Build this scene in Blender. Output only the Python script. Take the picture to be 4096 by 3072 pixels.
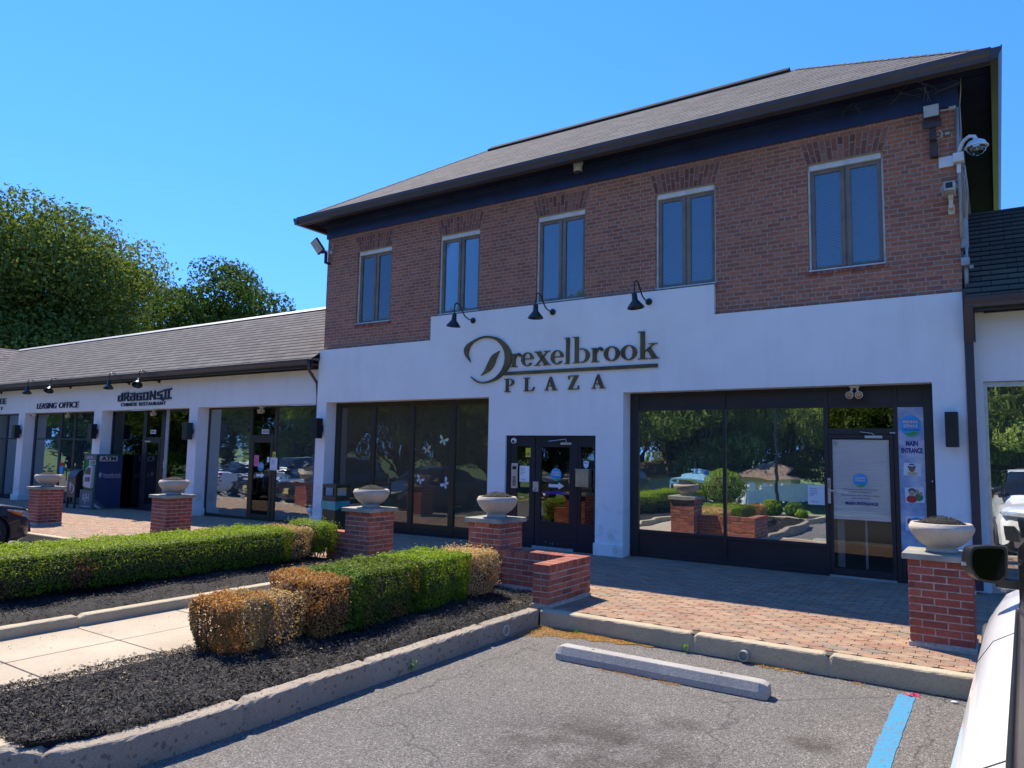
import bpy, bmesh, math, random
import numpy as np
from mathutils import Vector, Matrix
random.seed(7); RNG = np.random.default_rng(11)
for o in list(bpy.data.objects): bpy.data.objects.remove(o)
S = bpy.context.scene; COL = S.collection
PI = math.pi

# ---------------------------------------------------------------- camera, sky, sun
yaw, pitch, roll = math.radians(33.79), math.radians(5.43), math.radians(1.055)
fwd = Vector((-math.sin(yaw)*math.cos(pitch), math.cos(yaw)*math.cos(pitch), math.sin(pitch)))
rgt0 = Vector((math.cos(yaw), math.sin(yaw), 0)); up0 = rgt0.cross(fwd)
rgt = rgt0*math.cos(roll) + up0*math.sin(roll); upv = -rgt0*math.sin(roll) + up0*math.cos(roll)
cd = bpy.data.cameras.new('camera'); cam = bpy.data.objects.new('camera', cd); COL.objects.link(cam)
cd.sensor_width = 36; cd.lens = 25.553; cd.clip_start = .05; cd.clip_end = 2000
cam.matrix_world = Matrix(((rgt.x, upv.x, -fwd.x, 0), (rgt.y, upv.y, -fwd.y, 0), (rgt.z, upv.z, -fwd.z, 1.7), (0, 0, 0, 1)))
S.camera = cam
W = bpy.data.worlds.new('World'); S.world = W; W.use_nodes = True
wn = W.node_tree.nodes; wl = W.node_tree.links; wn.clear()
wo = wn.new('ShaderNodeOutputWorld'); wb = wn.new('ShaderNodeBackground'); sky = wn.new('ShaderNodeTexSky')
hs = wn.new('ShaderNodeHueSaturation'); hs.inputs['Saturation'].default_value = 1.33; hs.inputs['Hue'].default_value = .512; hs.inputs['Value'].default_value = .725
sky.sky_type = 'NISHITA'; sky.sun_disc = False
SUNV = Vector((-.66, .30, 1)).normalized()
sky.sun_elevation = math.asin(SUNV.z); sky.sun_rotation = math.atan2(SUNV.x, SUNV.y)
sky.air_density = 1.0; sky.dust_density = 0; sky.ozone_density = 2.2
wb.inputs['Strength'].default_value = .15
tcw = wn.new('ShaderNodeTexCoord'); vm = wn.new('ShaderNodeVectorMath'); vm.operation = 'MULTIPLY_ADD'   # even, deep blue sky: look up from higher above the horizon
vm.inputs[1].default_value = (1, 1, 1); vm.inputs[2].default_value = (0, 0, .30); wl.new(tcw.outputs['Generated'], vm.inputs[0])
nm = wn.new('ShaderNodeVectorMath'); nm.operation = 'NORMALIZE'; wl.new(vm.outputs[0], nm.inputs[0]); wl.new(nm.outputs[0], sky.inputs[0])
wl.new(sky.outputs[0], hs.inputs['Color']); wl.new(hs.outputs[0], wb.inputs[0]); wl.new(wb.outputs[0], wo.inputs[0])
sd = bpy.data.lights.new('sun', 'SUN'); sun = bpy.data.objects.new('sun', sd); COL.objects.link(sun)
sd.energy = 2.7; sd.angle = math.radians(.53); sd.color = (1, .88, .70)
sun.rotation_euler = (-SUNV).to_track_quat('-Z', 'Y').to_euler(); sun.location = (-20, 10, 30)
S.view_settings.view_transform = 'Standard'; S.view_settings.look = 'None'
S.view_settings.exposure = 1.70; S.view_settings.gamma = 1; S.view_settings.use_curve_mapping = False
S.render.engine = 'CYCLES'
S.cycles.max_bounces = 6; S.cycles.transparent_max_bounces = 12

# ---------------------------------------------------------------- materials
def N(nt, t, **kw):
    n = nt.nodes.new(t)
    for k, v in kw.items():
        if k in n.inputs: n.inputs[k].default_value = v
        else: setattr(n, k, v)
    return n
def L(nt, a, b): nt.links.new(a, b)
def rgba(c): return (c[0], c[1], c[2], 1)
def base(name):
    m = bpy.data.materials.new(name); m.use_nodes = True; nt = m.node_tree; nt.nodes.clear()
    out = N(nt, 'ShaderNodeOutputMaterial'); p = N(nt, 'ShaderNodeBsdfPrincipled'); L(nt, p.outputs[0], out.inputs[0])
    return m, nt, p, out
def coords(nt, sc=(1, 1, 1), rot=(0, 0, 0)):
    tc = N(nt, 'ShaderNodeTexCoord'); mp = N(nt, 'ShaderNodeMapping'); mp.inputs['Scale'].default_value = sc; mp.inputs['Rotation'].default_value = rot
    L(nt, tc.outputs['Object'], mp.inputs[0]); return mp.outputs[0]
def ramp(nt, fac, stops):
    r = N(nt, 'ShaderNodeValToRGB'); e = r.color_ramp.elements
    while len(e) < len(stops): e.new(.5)
    for i, (p, c) in enumerate(stops): e[i].position = p; e[i].color = rgba(c)
    L(nt, fac, r.inputs[0]); return r.outputs[0]
def mixc(nt, fac, a, b, mode='MIX'):
    n = N(nt, 'ShaderNodeMix', data_type='RGBA', blend_type=mode)
    for s, v in ((0, fac), (6, a), (7, b)):
        if hasattr(v, 'links'): L(nt, v, n.inputs[s])
        else: n.inputs[s].default_value = v if s == 0 else rgba(v)
    return n.outputs[2]
def noise(nt, vec, scale, detail=4, rough=.55):
    n = N(nt, 'ShaderNodeTexNoise', Scale=scale, Detail=detail, Roughness=rough); L(nt, vec, n.inputs['Vector']); return n.outputs[0]
def bump(nt, p, h, strength=.3, dist=.01):
    b = N(nt, 'ShaderNodeBump', Strength=strength, Distance=dist); L(nt, h, b.inputs['Height']); L(nt, b.outputs[0], p.inputs['Normal']); return b
def pbr(name, c, rough=.6, metal=0, var=.12, scale=3, bmp=0, bscale=60, attr=False, spec=.5, coat=0, sc=(1, 1, 1)):
    m, nt, p, _ = base(name); v = coords(nt, sc)
    nz = noise(nt, v, scale, 5)
    d = tuple(x*(1-var*1.6) for x in c); h = tuple(min(1, x*(1+var*1.6)) for x in c)
    col = ramp(nt, nz, [(.3, d), (.7, h)])
    if attr:
        a = N(nt, 'ShaderNodeAttribute', attribute_name='tint'); col = mixc(nt, 1, col, a.outputs[0], 'MULTIPLY')
    L(nt, col, p.inputs['Base Color']); p.inputs['Roughness'].default_value = rough; p.inputs['Metallic'].default_value = metal
    p.inputs['Specular IOR Level'].default_value = spec
    p.inputs['Coat Weight'].default_value = coat; p.inputs['Coat Roughness'].default_value = .04
    if bmp: bump(nt, p, noise(nt, v, bscale, 4), bmp, .01)
    return m
def glassm(name, refl, tint, wave=0, rough=0.0, haze=None):
    m, nt, p, out = base(name); nt.nodes.remove(p)
    g = N(nt, 'ShaderNodeBsdfAnisotropic'); g.inputs['Roughness'].default_value = rough; g.inputs['Color'].default_value = (.88, .93, .92, 1)
    t = N(nt, 'ShaderNodeBsdfTransparent'); t.inputs[0].default_value = rgba(tint)
    f = N(nt, 'ShaderNodeFresnel', IOR=1.5); mx = N(nt, 'ShaderNodeMixShader')
    ma = N(nt, 'ShaderNodeMath', operation='MULTIPLY_ADD'); L(nt, f.outputs[0], ma.inputs[0]); ma.inputs[1].default_value = 1-refl; ma.inputs[2].default_value = refl
    L(nt, ma.outputs[0], mx.inputs[0]); L(nt, t.outputs[0], mx.inputs[1]); L(nt, g.outputs[0], mx.inputs[2])
    if haze:       # diffuse veil: film and dust, also put in to lift or dull reflections
        df = N(nt, 'ShaderNodeBsdfDiffuse'); df.inputs[0].default_value = rgba(haze[1]); m2 = N(nt, 'ShaderNodeMixShader')
        hz = noise(nt, coords(nt, (1, 1, .6)), 2.2, 5); mh = N(nt, 'ShaderNodeMath', operation='MULTIPLY_ADD'); L(nt, hz, mh.inputs[0]); mh.inputs[1].default_value = haze[0]*.9; mh.inputs[2].default_value = haze[0]*.55
        L(nt, mh.outputs[0], m2.inputs[0]); L(nt, mx.outputs[0], m2.inputs[1]); L(nt, df.outputs[0], m2.inputs[2]); mx = m2
    L(nt, mx.outputs[0], out.inputs[0])
    if wave:
        nz = noise(nt, coords(nt, (.9, 1, 3.2)), 1.0, 2, .5); b = N(nt, 'ShaderNodeBump', Strength=wave, Distance=.05)
        L(nt, nz, b.inputs['Height']); L(nt, b.outputs[0], g.inputs['Normal'])
    return m
M = {}
def stucco(name, c):
    m, nt, p, _ = base(name); v = coords(nt)
    n1 = noise(nt, v, .9, 6, .6); n2 = noise(nt, coords(nt, (2.2, 2.2, .35)), 1.9, 6)
    col = ramp(nt, n1, [(.3, tuple(x*.9 for x in c)), (.65, c)])
    col = mixc(nt, ramp(nt, n2, [(.52, (0, 0, 0)), (.8, (.38, .38, .38))]), col, tuple(x*.78 for x in c))
    # scuffed, dirty lower part of the piers
    tc = N(nt, 'ShaderNodeTexCoord'); sx = N(nt, 'ShaderNodeSeparateXYZ'); L(nt, tc.outputs['Object'], sx.inputs[0])
    mr = N(nt, 'ShaderNodeMapRange'); L(nt, sx.outputs[2], mr.inputs[0]); mr.inputs[1].default_value = 1.3; mr.inputs[2].default_value = 0
    mu = N(nt, 'ShaderNodeMath', operation='MULTIPLY'); L(nt, mr.outputs[0], mu.inputs[0]); L(nt, ramp(nt, noise(nt, v, 4.5, 3), [(.52, (0, 0, 0)), (.68, (.8, .8, .8))]), mu.inputs[1])
    col = mixc(nt, mu.outputs[0], col, (c[0]*.62, c[1]*.6, c[2]*.56))
    L(nt, col, p.inputs['Base Color']); p.inputs['Roughness'].default_value = .85
    bump(nt, p, noise(nt, v, 38, 6, .72), .55, .009); return m
M['stucco'] = stucco('white_stucco', (.84, .825, .79))
def brickwall(name):
    m, nt, p, _ = base(name)
    tc = N(nt, 'ShaderNodeTexCoord'); sp = N(nt, 'ShaderNodeSeparateXYZ'); cb = N(nt, 'ShaderNodeCombineXYZ')
    L(nt, tc.outputs['Object'], sp.inputs[0])
    ad = N(nt, 'ShaderNodeMath', operation='ADD'); L(nt, sp.outputs[0], ad.inputs[0]); L(nt, sp.outputs[1], ad.inputs[1])
    L(nt, ad.outputs[0], cb.inputs[0]); L(nt, sp.outputs[2], cb.inputs[1])
    wv = noise(nt, tc.outputs['Object'], 14, 3); wm = N(nt, 'ShaderNodeVectorMath', operation='MULTIPLY_ADD')
    L(nt, wv, wm.inputs[0]); wm.inputs[1].default_value = (.006, .006, 0); L(nt, cb.outputs[0], wm.inputs[2])
    b = N(nt, 'ShaderNodeTexBrick', Scale=1.0); b.offset = .5; b.squash_frequency = 6; b.squash = .5
    L(nt, wm.outputs[0], b.inputs['Vector'])
    b.inputs['Brick Width'].default_value = .213; b.inputs['Row Height'].default_value = .0685; b.inputs['Mortar Size'].default_value = .0085
    b.inputs['Mortar Smooth'].default_value = .25; b.inputs['Bias'].default_value = -.1
    b.inputs['Color1'].default_value = (.45, .165, .088, 1); b.inputs['Color2'].default_value = (.28, .100, .062, 1); b.inputs['Mortar'].default_value = (.37, .30, .245, 1)
    n = noise(nt, tc.outputs['Object'], 22, 5, .65); n2 = noise(nt, tc.outputs['Object'], .7, 4)
    c = mixc(nt, .6, b.outputs[0], ramp(nt, n, [(.25, (.6, .6, .6)), (.75, (1.25, 1.25, 1.25))]), 'MULTIPLY')
    c = mixc(nt, .55, c, ramp(nt, n2, [(.3, (.8, .78, .78)), (.7, (1.2, 1.15, 1.1))]), 'MULTIPLY')
    L(nt, c, p.inputs['Base Color']); p.inputs['Roughness'].default_value = .85
    inv = N(nt, 'ShaderNodeMath', operation='SUBTRACT'); inv.inputs[0].default_value = 1; L(nt, b.outputs['Fac'], inv.inputs[1])
    mm = N(nt, 'ShaderNodeMath', operation='MULTIPLY_ADD'); L(nt, n, mm.inputs[0]); mm.inputs[1].default_value = .3; L(nt, inv.outputs[0], mm.inputs[2])
    bump(nt, p, mm.outputs[0], .8, .008); return m
M['brickwall'] = brickwall('old_red_brickwork')
def shingles(name, c1, c2, rowax='y'):
    m, nt, p, _ = base(name)
    tc = N(nt, 'ShaderNodeTexCoord'); sp = N(nt, 'ShaderNodeSeparateXYZ'); cb = N(nt, 'ShaderNodeCombineXYZ'); L(nt, tc.outputs['Object'], sp.inputs[0])
    if rowax == 'y': L(nt, sp.outputs[0], cb.inputs[0])
    else: L(nt, sp.outputs[1], cb.inputs[0])
    L(nt, sp.outputs[2], cb.inputs[1])           # rows run level: height picks the course
    b = N(nt, 'ShaderNodeTexBrick', Scale=1.0); L(nt, cb.outputs[0], b.inputs['Vector']); b.offset = .37; b.offset_frequency = 2
    b.inputs['Brick Width'].default_value = .30; b.inputs['Row Height'].default_value = .108; b.inputs['Mortar Size'].default_value = .004; b.inputs['Mortar Smooth'].default_value = .15
    b.inputs['Color1'].default_value = rgba(c1); b.inputs['Color2'].default_value = rgba(c2); b.inputs['Mortar'].default_value = rgba(tuple(x*.16 for x in c2))
    n = noise(nt, tc.outputs['Object'], 120, 3, .7); n2 = noise(nt, tc.outputs['Object'], .6, 4)
    c = mixc(nt, .8, b.outputs[0], ramp(nt, n, [(.3, (.65, .65, .65)), (.7, (1.35, 1.35, 1.35))]), 'MULTIPLY')
    c = mixc(nt, .5, c, ramp(nt, n2, [(.3, (.8, .8, .8)), (.7, (1.15, 1.15, 1.15))]), 'MULTIPLY')
    p.inputs['Roughness'].default_value = .95; p.inputs['Specular IOR Level'].default_value = .12
    # saw-tooth of height: shade at each course's step put into the colour
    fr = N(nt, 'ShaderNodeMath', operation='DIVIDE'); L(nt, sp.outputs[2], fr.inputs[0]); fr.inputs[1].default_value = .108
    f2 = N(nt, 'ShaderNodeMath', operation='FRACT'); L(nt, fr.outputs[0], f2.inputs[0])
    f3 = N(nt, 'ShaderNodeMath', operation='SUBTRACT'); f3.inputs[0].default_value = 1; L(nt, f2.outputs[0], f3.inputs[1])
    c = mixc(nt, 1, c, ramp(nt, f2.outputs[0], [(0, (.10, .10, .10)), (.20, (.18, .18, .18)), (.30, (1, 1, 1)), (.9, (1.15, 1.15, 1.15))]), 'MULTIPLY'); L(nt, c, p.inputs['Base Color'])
    bump(nt, p, n, .4, .01); return m
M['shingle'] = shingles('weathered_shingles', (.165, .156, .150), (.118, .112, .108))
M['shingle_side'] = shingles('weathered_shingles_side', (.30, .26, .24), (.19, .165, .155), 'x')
M['shingle_dark'] = shingles('dark_brown_shingles', (.15, .105, .07), (.10, .07, .05))
def asphalt():
    m, nt, p, _ = base('asphalt_paving'); v = coords(nt)
    vo = N(nt, 'ShaderNodeTexVoronoi', Scale=125.0); L(nt, v, vo.inputs['Vector'])
    g = ramp(nt, vo.outputs['Color'], [(.0, (.035, .034, .032)), (.45, (.11, .105, .097)), (.8, (.19, .18, .165)), (1, (.42, .40, .36))])
    n1 = noise(nt, v, .35, 5); n2 = noise(nt, v, 2.2, 5)
    c = mixc(nt, .7, g, ramp(nt, n1, [(.3, (.82, .82, .84)), (.7, (1.18, 1.15, 1.1))]), 'MULTIPLY')
    c = mixc(nt, .5, c, ramp(nt, n2, [(.3, (.85, .85, .85)), (.7, (1.12, 1.12, 1.1))]), 'MULTIPLY')
    # oil stains in the parking bay
    tc = N(nt, 'ShaderNodeTexCoord'); tot = None
    for (x, y, r) in ((-2.2, 4.3, 1.15), (-2.15, 4.45, .62), (-1.75, 4.1, .38), (-2.3, 3.6, .42), (-1.95, 5.0, .35), (-2.75, 4.3, .35), (-2.0, 3.1, .3), (-1.1, 5.3, .25)):
        d = N(nt, 'ShaderNodeVectorMath', operation='DISTANCE'); L(nt, tc.outputs['Object'], d.inputs[0]); d.inputs[1].default_value = (x, y, -.18)
        mr = N(nt, 'ShaderNodeMapRange'); mr.interpolation_type = 'SMOOTHSTEP'; L(nt, d.outputs['Value'], mr.inputs[0]); mr.inputs[1].default_value = r; mr.inputs[2].default_value = r*.1
        if tot is None: tot = mr.outputs[0]
        else:
            mx = N(nt, 'ShaderNodeMath', operation='MAXIMUM'); L(nt, tot, mx.inputs[0]); L(nt, mr.outputs[0], mx.inputs[1]); tot = mx.outputs[0]
    sm = N(nt, 'ShaderNodeMath', operation='MULTIPLY'); L(nt, tot, sm.inputs[0]); L(nt, ramp(nt, noise(nt, v, 3.4, 6, .65), [(.38, (0, 0, 0)), (.62, (1, 1, 1))]), sm.inputs[1])
    c = mixc(nt, sm.outputs[0], c, mixc(nt, 1, c, (.40, .36, .34), 'MULTIPLY'))
    # thin wandering cracks
    cv = N(nt, 'ShaderNodeTexVoronoi', feature='DISTANCE_TO_EDGE', Scale=.42)
    wv = N(nt, 'ShaderNodeVectorMath', operation='MULTIPLY_ADD'); L(nt, noise(nt, v, 3, 5), wv.inputs[0]); wv.inputs[1].default_value = (.5, .5, 0); L(nt, v, wv.inputs[2]); L(nt, wv.outputs[0], cv.inputs['Vector'])
    cr = ramp(nt, cv.outputs['Distance'], [(0, (.75, .75, .75)), (.005, (0, 0, 0))])
    c = mixc(nt, cr, c, (.03, .03, .03))
    L(nt, c, p.inputs['Base Color']); p.inputs['Roughness'].default_value = .9
    bump(nt, p, vo.outputs['Distance'], .8, .006); return m
M['asphalt'] = asphalt()
def concrete(name, c, speck=.3, pit=70, bs=.5, dark=.5):
    m, nt, p, _ = base(name); v = coords(nt)
    n1 = noise(nt, v, 1.3, 6, .6); n2 = noise(nt, v, 140, 3, .7)
    col = ramp(nt, n1, [(.3, tuple(x*.8 for x in c)), (.7, tuple(x*1.12 for x in c))])
    col = mixc(nt, speck, col, ramp(nt, n2, [(.35, (.45, .45, .45)), (.65, (1.4, 1.4, 1.4))]), 'MULTIPLY')
    vo = N(nt, 'ShaderNodeTexVoronoi', Scale=pit); L(nt, v, vo.inputs['Vector'])
    sel = ramp(nt, vo.outputs['Color'], [(.80, (0, 0, 0)), (.84, (dark, dark, dark))])
    col = mixc(nt, sel, col, tuple(x*.35 for x in c))
    L(nt, col, p.inputs['Base Color']); p.inputs['Roughness'].default_value = .88
    bump(nt, p, noise(nt, v, 55, 6, .75), bs, .01); return m
M['kerb'] = concrete('kerb_concrete', (.44, .37, .245), .35, 60, .5, .25)
M['kerb_rough'] = concrete('exposed_aggregate_kerb', (.33, .28, .215), .55, 42, 1.0, .75)
M['path'] = concrete('path_concrete', (.42, .345, .245), .3, 110, .25, .15)
M['stop'] = concrete('wheel_stop_concrete', (.37, .355, .32), .5, 120, .5, .35)
M['urn'] = concrete('cast_stone', (.47, .41, .33), .3, 60, .35, .2)
M['slate'] = pbr('bluestone_cap', (.24, .245, .21), .75, 0, .25, 4, .3, 40)
M['paver'] = pbr('concrete_paver', (.9, .9, .9), .9, 0, .18, 55, .5, 120, attr=True)
M['paverbed'] = pbr('paver_joint_sand', (.08, .065, .05), .95, 0, .3, 40)
M['brick'] = pbr('new_red_brick', (.9, .9, .9), .85, 0, .18, 30, .5, 90, attr=True)
M['mortar'] = pbr('lime_mortar', (.40, .37, .32), .95, 0, .2, 25, .5, 80)
M['gutter'] = pbr('dark_bronze_gutter', (.062, .047, .052), .38, 0, .1, 2)
M['frieze'] = pbr('navy_black_frieze_paint', (.017, .027, .09), .45, 0, .2, 2)
M['soffit'] = pbr('dark_soffit_boards', (.012, .014, .040), .85, 0, .2, 2, spec=.15)
M['bronze'] = pbr('bronze_anodised_frame', (.026, .019, .019), .38, 0, .15, 3)
M['navy'] = pbr('dark_navy_frame', (.010, .012, .022), .35, 0, .15, 3)
M['olive'] = pbr('olive_bronze_frame', (.030, .023, .012), .4, 0, .15, 3)
M['winframe'] = pbr('taupe_window_frame', (.18, .148, .118), .5, 0, .15, 5)
M['whitetrim'] = pbr('white_painted_trim', (.62, .63, .62), .6, 0, .1, 6)
M['white'] = pbr('white_plastic', (.72, .72, .70), .45, 0, .05, 6)
M['cream'] = pbr('cream_plastic', (.60, .53, .40), .45, 0, .08, 8)
M['beige'] = pbr('beige_enclosure', (.46, .44, .40), .6, 0, .1, 8)
M['greybox'] = pbr('grey_conduit', (.34, .35, .35), .5, .2, .12, 6)
M['black'] = pbr('black_painted_metal', (.012, .012, .014), .35, 0, .15, 6)
M['lampgreen'] = pbr('dark_green_black_enamel', (.018, .024, .022), .32, .2, .2, 8)
M['sign'] = pbr('bronze_lettering', (.105, .073, .020), .45, .0, .35, 2.5)
M['signedge'] = pbr('dark_lettering', (.012, .012, .02), .4, 0, .1, 3)
M['signnavy'] = pbr('navy_lettering', (.012, .014, .05), .4, 0, .1, 3)
M['archmortar'] = pbr('aged_mortar', (.30, .245, .20), .95, 0, .15, 25)
M['trashbrown'] = pbr('brown_plastic_bin', (.060, .050, .026), .5, 0, .1, 4)
M['tealbag'] = pbr('teal_bin_liner', (.07, .33, .33), .35, 0, .2, 6)
M['alu'] = pbr('brushed_aluminium', (.55, .54, .50), .35, .7, .08, 10)
M['steelbox'] = pbr('stainless_letter_box', (.50, .47, .38), .3, .85, .1, 6)
M['glass_lens'] = glassm('clear_dome', .1, (.6, .6, .6))
M['rustbrown'] = pbr('brown_bracket', (.055, .032, .03), .6, 0, .2, 8)
M['interior'] = pbr('dim_interior_wall', (.11, .105, .095), .9, 0, .2, 1)
M['interior_brown'] = pbr('brown_film_interior', (.15, .125, .09), .9, 0, .2, 1)
M['interior_light'] = pbr('pale_interior_wall', (.34, .33, .31), .9, 0, .12, 1)
M['blindwhite'] = pbr('white_door_blind', (.86, .86, .86), .7, 0, .02, 3)
M['blind'] = pbr('window_blind', (.20, .20, .22), .7, 0, .04, 3)
M['curtain'] = pbr('sheer_curtain', (.30, .31, .32), .8, 0, .12, 5)
M['glass_mirror'] = glassm('reflective_shopfront_glass', .62, (.6, .62, .6), .03, .004, (.07, (.45, .45, .36)))
M['glass_wavy'] = glassm('wavy_shopfront_glass', .46, (.75, .80, .78), .10, .01, (.07, (.4, .45, .42)))
M['glass_teal'] = glassm('teal_tinted_glass', .30, (.4, .62, .64), .06, 0, (.06, (.2, .35, .4)))
M['glass_dark'] = glassm('smoked_glass', .13, (.6, .54, .46), .03)
M['glass_film'] = glassm('brown_filmed_glass', .12, (.6, .54, .46), .03, .004, (.30, (.20, .17, .11)))
M['glass_door'] = glassm('clear_door_glass', .0, (.995, .995, .995), .01)
M['glass_up'] = glassm('upper_window_glass', .09, (.88, .90, .93), .01, 0, (.10, (.2, .2, .26)))
M['asphaltpaint'] = None
M['ridge'] = pbr('pale_metal_ridge', (.42, .40, .36), .5, .1, .1, 4)
# ---------------------------------------------------------------- mesh helpers
class MB:
    def __init__(s): s.v = []; s.f = []; s.c = []; s.tint = (1, 1, 1)
    def add(s, vs, fs):
        o = len(s.v); s.v += [tuple(p) for p in vs]; s.f += [tuple(i+o for i in f) for f in fs]; s.c += [s.tint]*len(fs); return s
    def box(s, x0, x1, y0, y1, z0, z1):
        return s.add([(x, y, z) for z in (z0, z1) for y in (y0, y1) for x in (x0, x1)],
                     [(0, 2, 3, 1), (4, 5, 7, 6), (0, 1, 5, 4), (2, 6, 7, 3), (0, 4, 6, 2), (1, 3, 7, 5)])
    def prism(s, poly, axis, a, b):       # polygon in the plane across 'axis', pushed from a to b
        n = len(poly)
        def P(u, w, t): return {'x': (t, u, w), 'y': (u, t, w), 'z': (u, w, t)}[axis]
        s.add([P(u, w, a) for u, w in poly]+[P(u, w, b) for u, w in poly],
              [tuple(range(n)), tuple(range(2*n-1, n-1, -1))]+[(i, (i+n), (i+1) % n+n, (i+1) % n) for i in range(n)]); return s
    def quad(s, a, b, c, d): return s.add([a, b, c, d], [(0, 1, 2, 3)])
    def slab(s, a, b, c, d, t):           # quad given a thickness t downwards
        dn = lambda p: (p[0], p[1], p[2]-t)
        return s.add([a, b, c, d, dn(a), dn(b), dn(c), dn(d)], [(0, 1, 2, 3), (7, 6, 5, 4), (0, 4, 5, 1), (1, 5, 6, 2), (2, 6, 7, 3), (3, 7, 4, 0)])
    def lathe(s, prof, c, n=32, axis='z', rot=None):
        vs = []; c = Vector(c)
        for r, h in prof:
            for k in range(n):
                a = 2*PI*k/n; p = Vector((r*math.cos(a), r*math.sin(a), h))
                if axis == 'y': p = Vector((p.x, p.z, p.y))
                if axis == 'x': p = Vector((p.z, p.x, p.y))
                if rot is not None: p = rot @ p
                vs.append(c+p)
        m = len(prof); fs = [(i*n+k, i*n+(k+1) % n, (i+1)*n+(k+1) % n, (i+1)*n+k) for i in range(m-1) for k in range(n)]
        fs += [tuple(range(n))[::-1], tuple((m-1)*n+k for k in range(n))]; return s.add(vs, fs)
    def tube(s, path, r, n=8):
        path = [Vector(p) for p in path]; rr = r if isinstance(r, (list, tuple)) else [r]*len(path); vs = []; ref = None
        for i, p in enumerate(path):
            t = (path[min(i+1, len(path)-1)]-path[max(i-1, 0)]).normalized()
            if ref is None: ref = t.orthogonal().normalized()
            ref = (ref-t*ref.dot(t)).normalized(); b = t.cross(ref)
            vs += [p+(ref*math.cos(2*PI*k/n)+b*math.sin(2*PI*k/n))*rr[i] for k in range(n)]
        m = len(path); fs = [(i*n+k, i*n+(k+1) % n, (i+1)*n+(k+1) % n, (i+1)*n+k) for i in range(m-1) for k in range(n)]
        fs += [tuple(range(n))[::-1], tuple((m-1)*n+k for k in range(n))]; return s.add(vs, fs)
    def build(s, name, mat, parent=None, smooth=False, bevel=0, fix=True):
        me = bpy.data.meshes.new(name); me.from_pydata(s.v, [], s.f)
        if any(c != (1, 1, 1) for c in s.c):
            a = me.attributes.new('tint', 'FLOAT_COLOR', 'FACE')
            a.data.foreach_set('color', np.array([(c[0], c[1], c[2], 1) for c in s.c], dtype=np.float32).ravel())
        if fix:
            bm = bmesh.new(); bm.from_mesh(me); bmesh.ops.recalc_face_normals(bm, faces=bm.faces); bm.to_mesh(me); bm.free()
        if smooth:
            me.polygons.foreach_set('use_smooth', [True]*len(me.polygons))
        return link(name, me, mat, parent, bevel, smooth)
def link(name, me, mat, parent=None, bevel=0, smooth=False):
    me.materials.append(M[mat] if isinstance(mat, str) else mat)
    o = bpy.data.objects.new(name, me); COL.objects.link(o)
    if parent: attach(o, parent)
    if bevel:
        b = o.modifiers.new('bevel', 'BEVEL'); b.width = bevel; b.segments = 2; b.limit_method = 'ANGLE'; b.angle_limit = math.radians(40)
    if smooth == 'auto':
        me.set_sharp_from_angle(angle=math.radians(35))
    return o
def world_loc(p):
    v = Vector(p.location)
    while p.parent: p = p.parent; v = v + Vector((0, 0, 0)) if False else v
    return v
def attach(o, parent):
    o.parent = parent
    top = parent
    while top.parent: top = top.parent
    if parent.type == 'EMPTY': o.matrix_parent_inverse = Matrix.Translation(-Vector(parent.location))
def tag(o, label, cat, group=None):
    o['label'] = label; o['category'] = cat
    if group: o['group'] = group
    return o
def thing(name, label, cat, loc=(0, 0, 0), group=None):
    o = bpy.data.objects.new(name, None); COL.objects.link(o); o.location = loc; o.empty_display_size = .2
    return tag(o, label, cat, group)
def struct(o, kind='structure'): o['kind'] = kind; return o
def kids(o): return [c for c in bpy.data.objects if c.parent == o]
def dup(root, loc, label, group=None):
    src = Vector(root.location)
    r = root.copy(); COL.objects.link(r); r.location = loc; r['label'] = label
    if group: r['group'] = group
    for ch in kids(root):
        c = ch.copy(); COL.objects.link(c); c.parent = r; c.matrix_parent_inverse = ch.matrix_parent_inverse.copy()
        for g in kids(ch):
            d = g.copy(); COL.objects.link(d); d.parent = c
    return r
def gridwall(xs, zs, solid, y0, y1):
    """wall slab from a grid of cells; solid(x, z) says which cells are wall; reveals are built round the holes"""
    m = MB(); nx, nz = len(xs)-1, len(zs)-1
    sol = [[solid((xs[i]+xs[i+1])/2, (zs[j]+zs[j+1])/2) for j in range(nz)] for i in range(nx)]
    g = lambda i, j: 0 <= i < nx and 0 <= j < nz and sol[i][j]
    for i in range(nx):
        for j in range(nz):
            if not sol[i][j]: continue
            a, b, c, d = xs[i], xs[i+1], zs[j], zs[j+1]
            m.quad((a, y0, c), (b, y0, c), (b, y0, d), (a, y0, d)); m.quad((a, y1, c), (a, y1, d), (b, y1, d), (b, y1, c))
            if not g(i-1, j): m.quad((a, y0, c), (a, y0, d), (a, y1, d), (a, y1, c))
            if not g(i+1, j): m.quad((b, y0, c), (b, y1, c), (b, y1, d), (b, y0, d))
            if not g(i, j-1): m.quad((a, y0, c), (a, y1, c), (b, y1, c), (b, y0, c))
            if not g(i, j+1): m.quad((a, y0, d), (b, y0, d), (b, y1, d), (a, y1, d))
    return m
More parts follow.
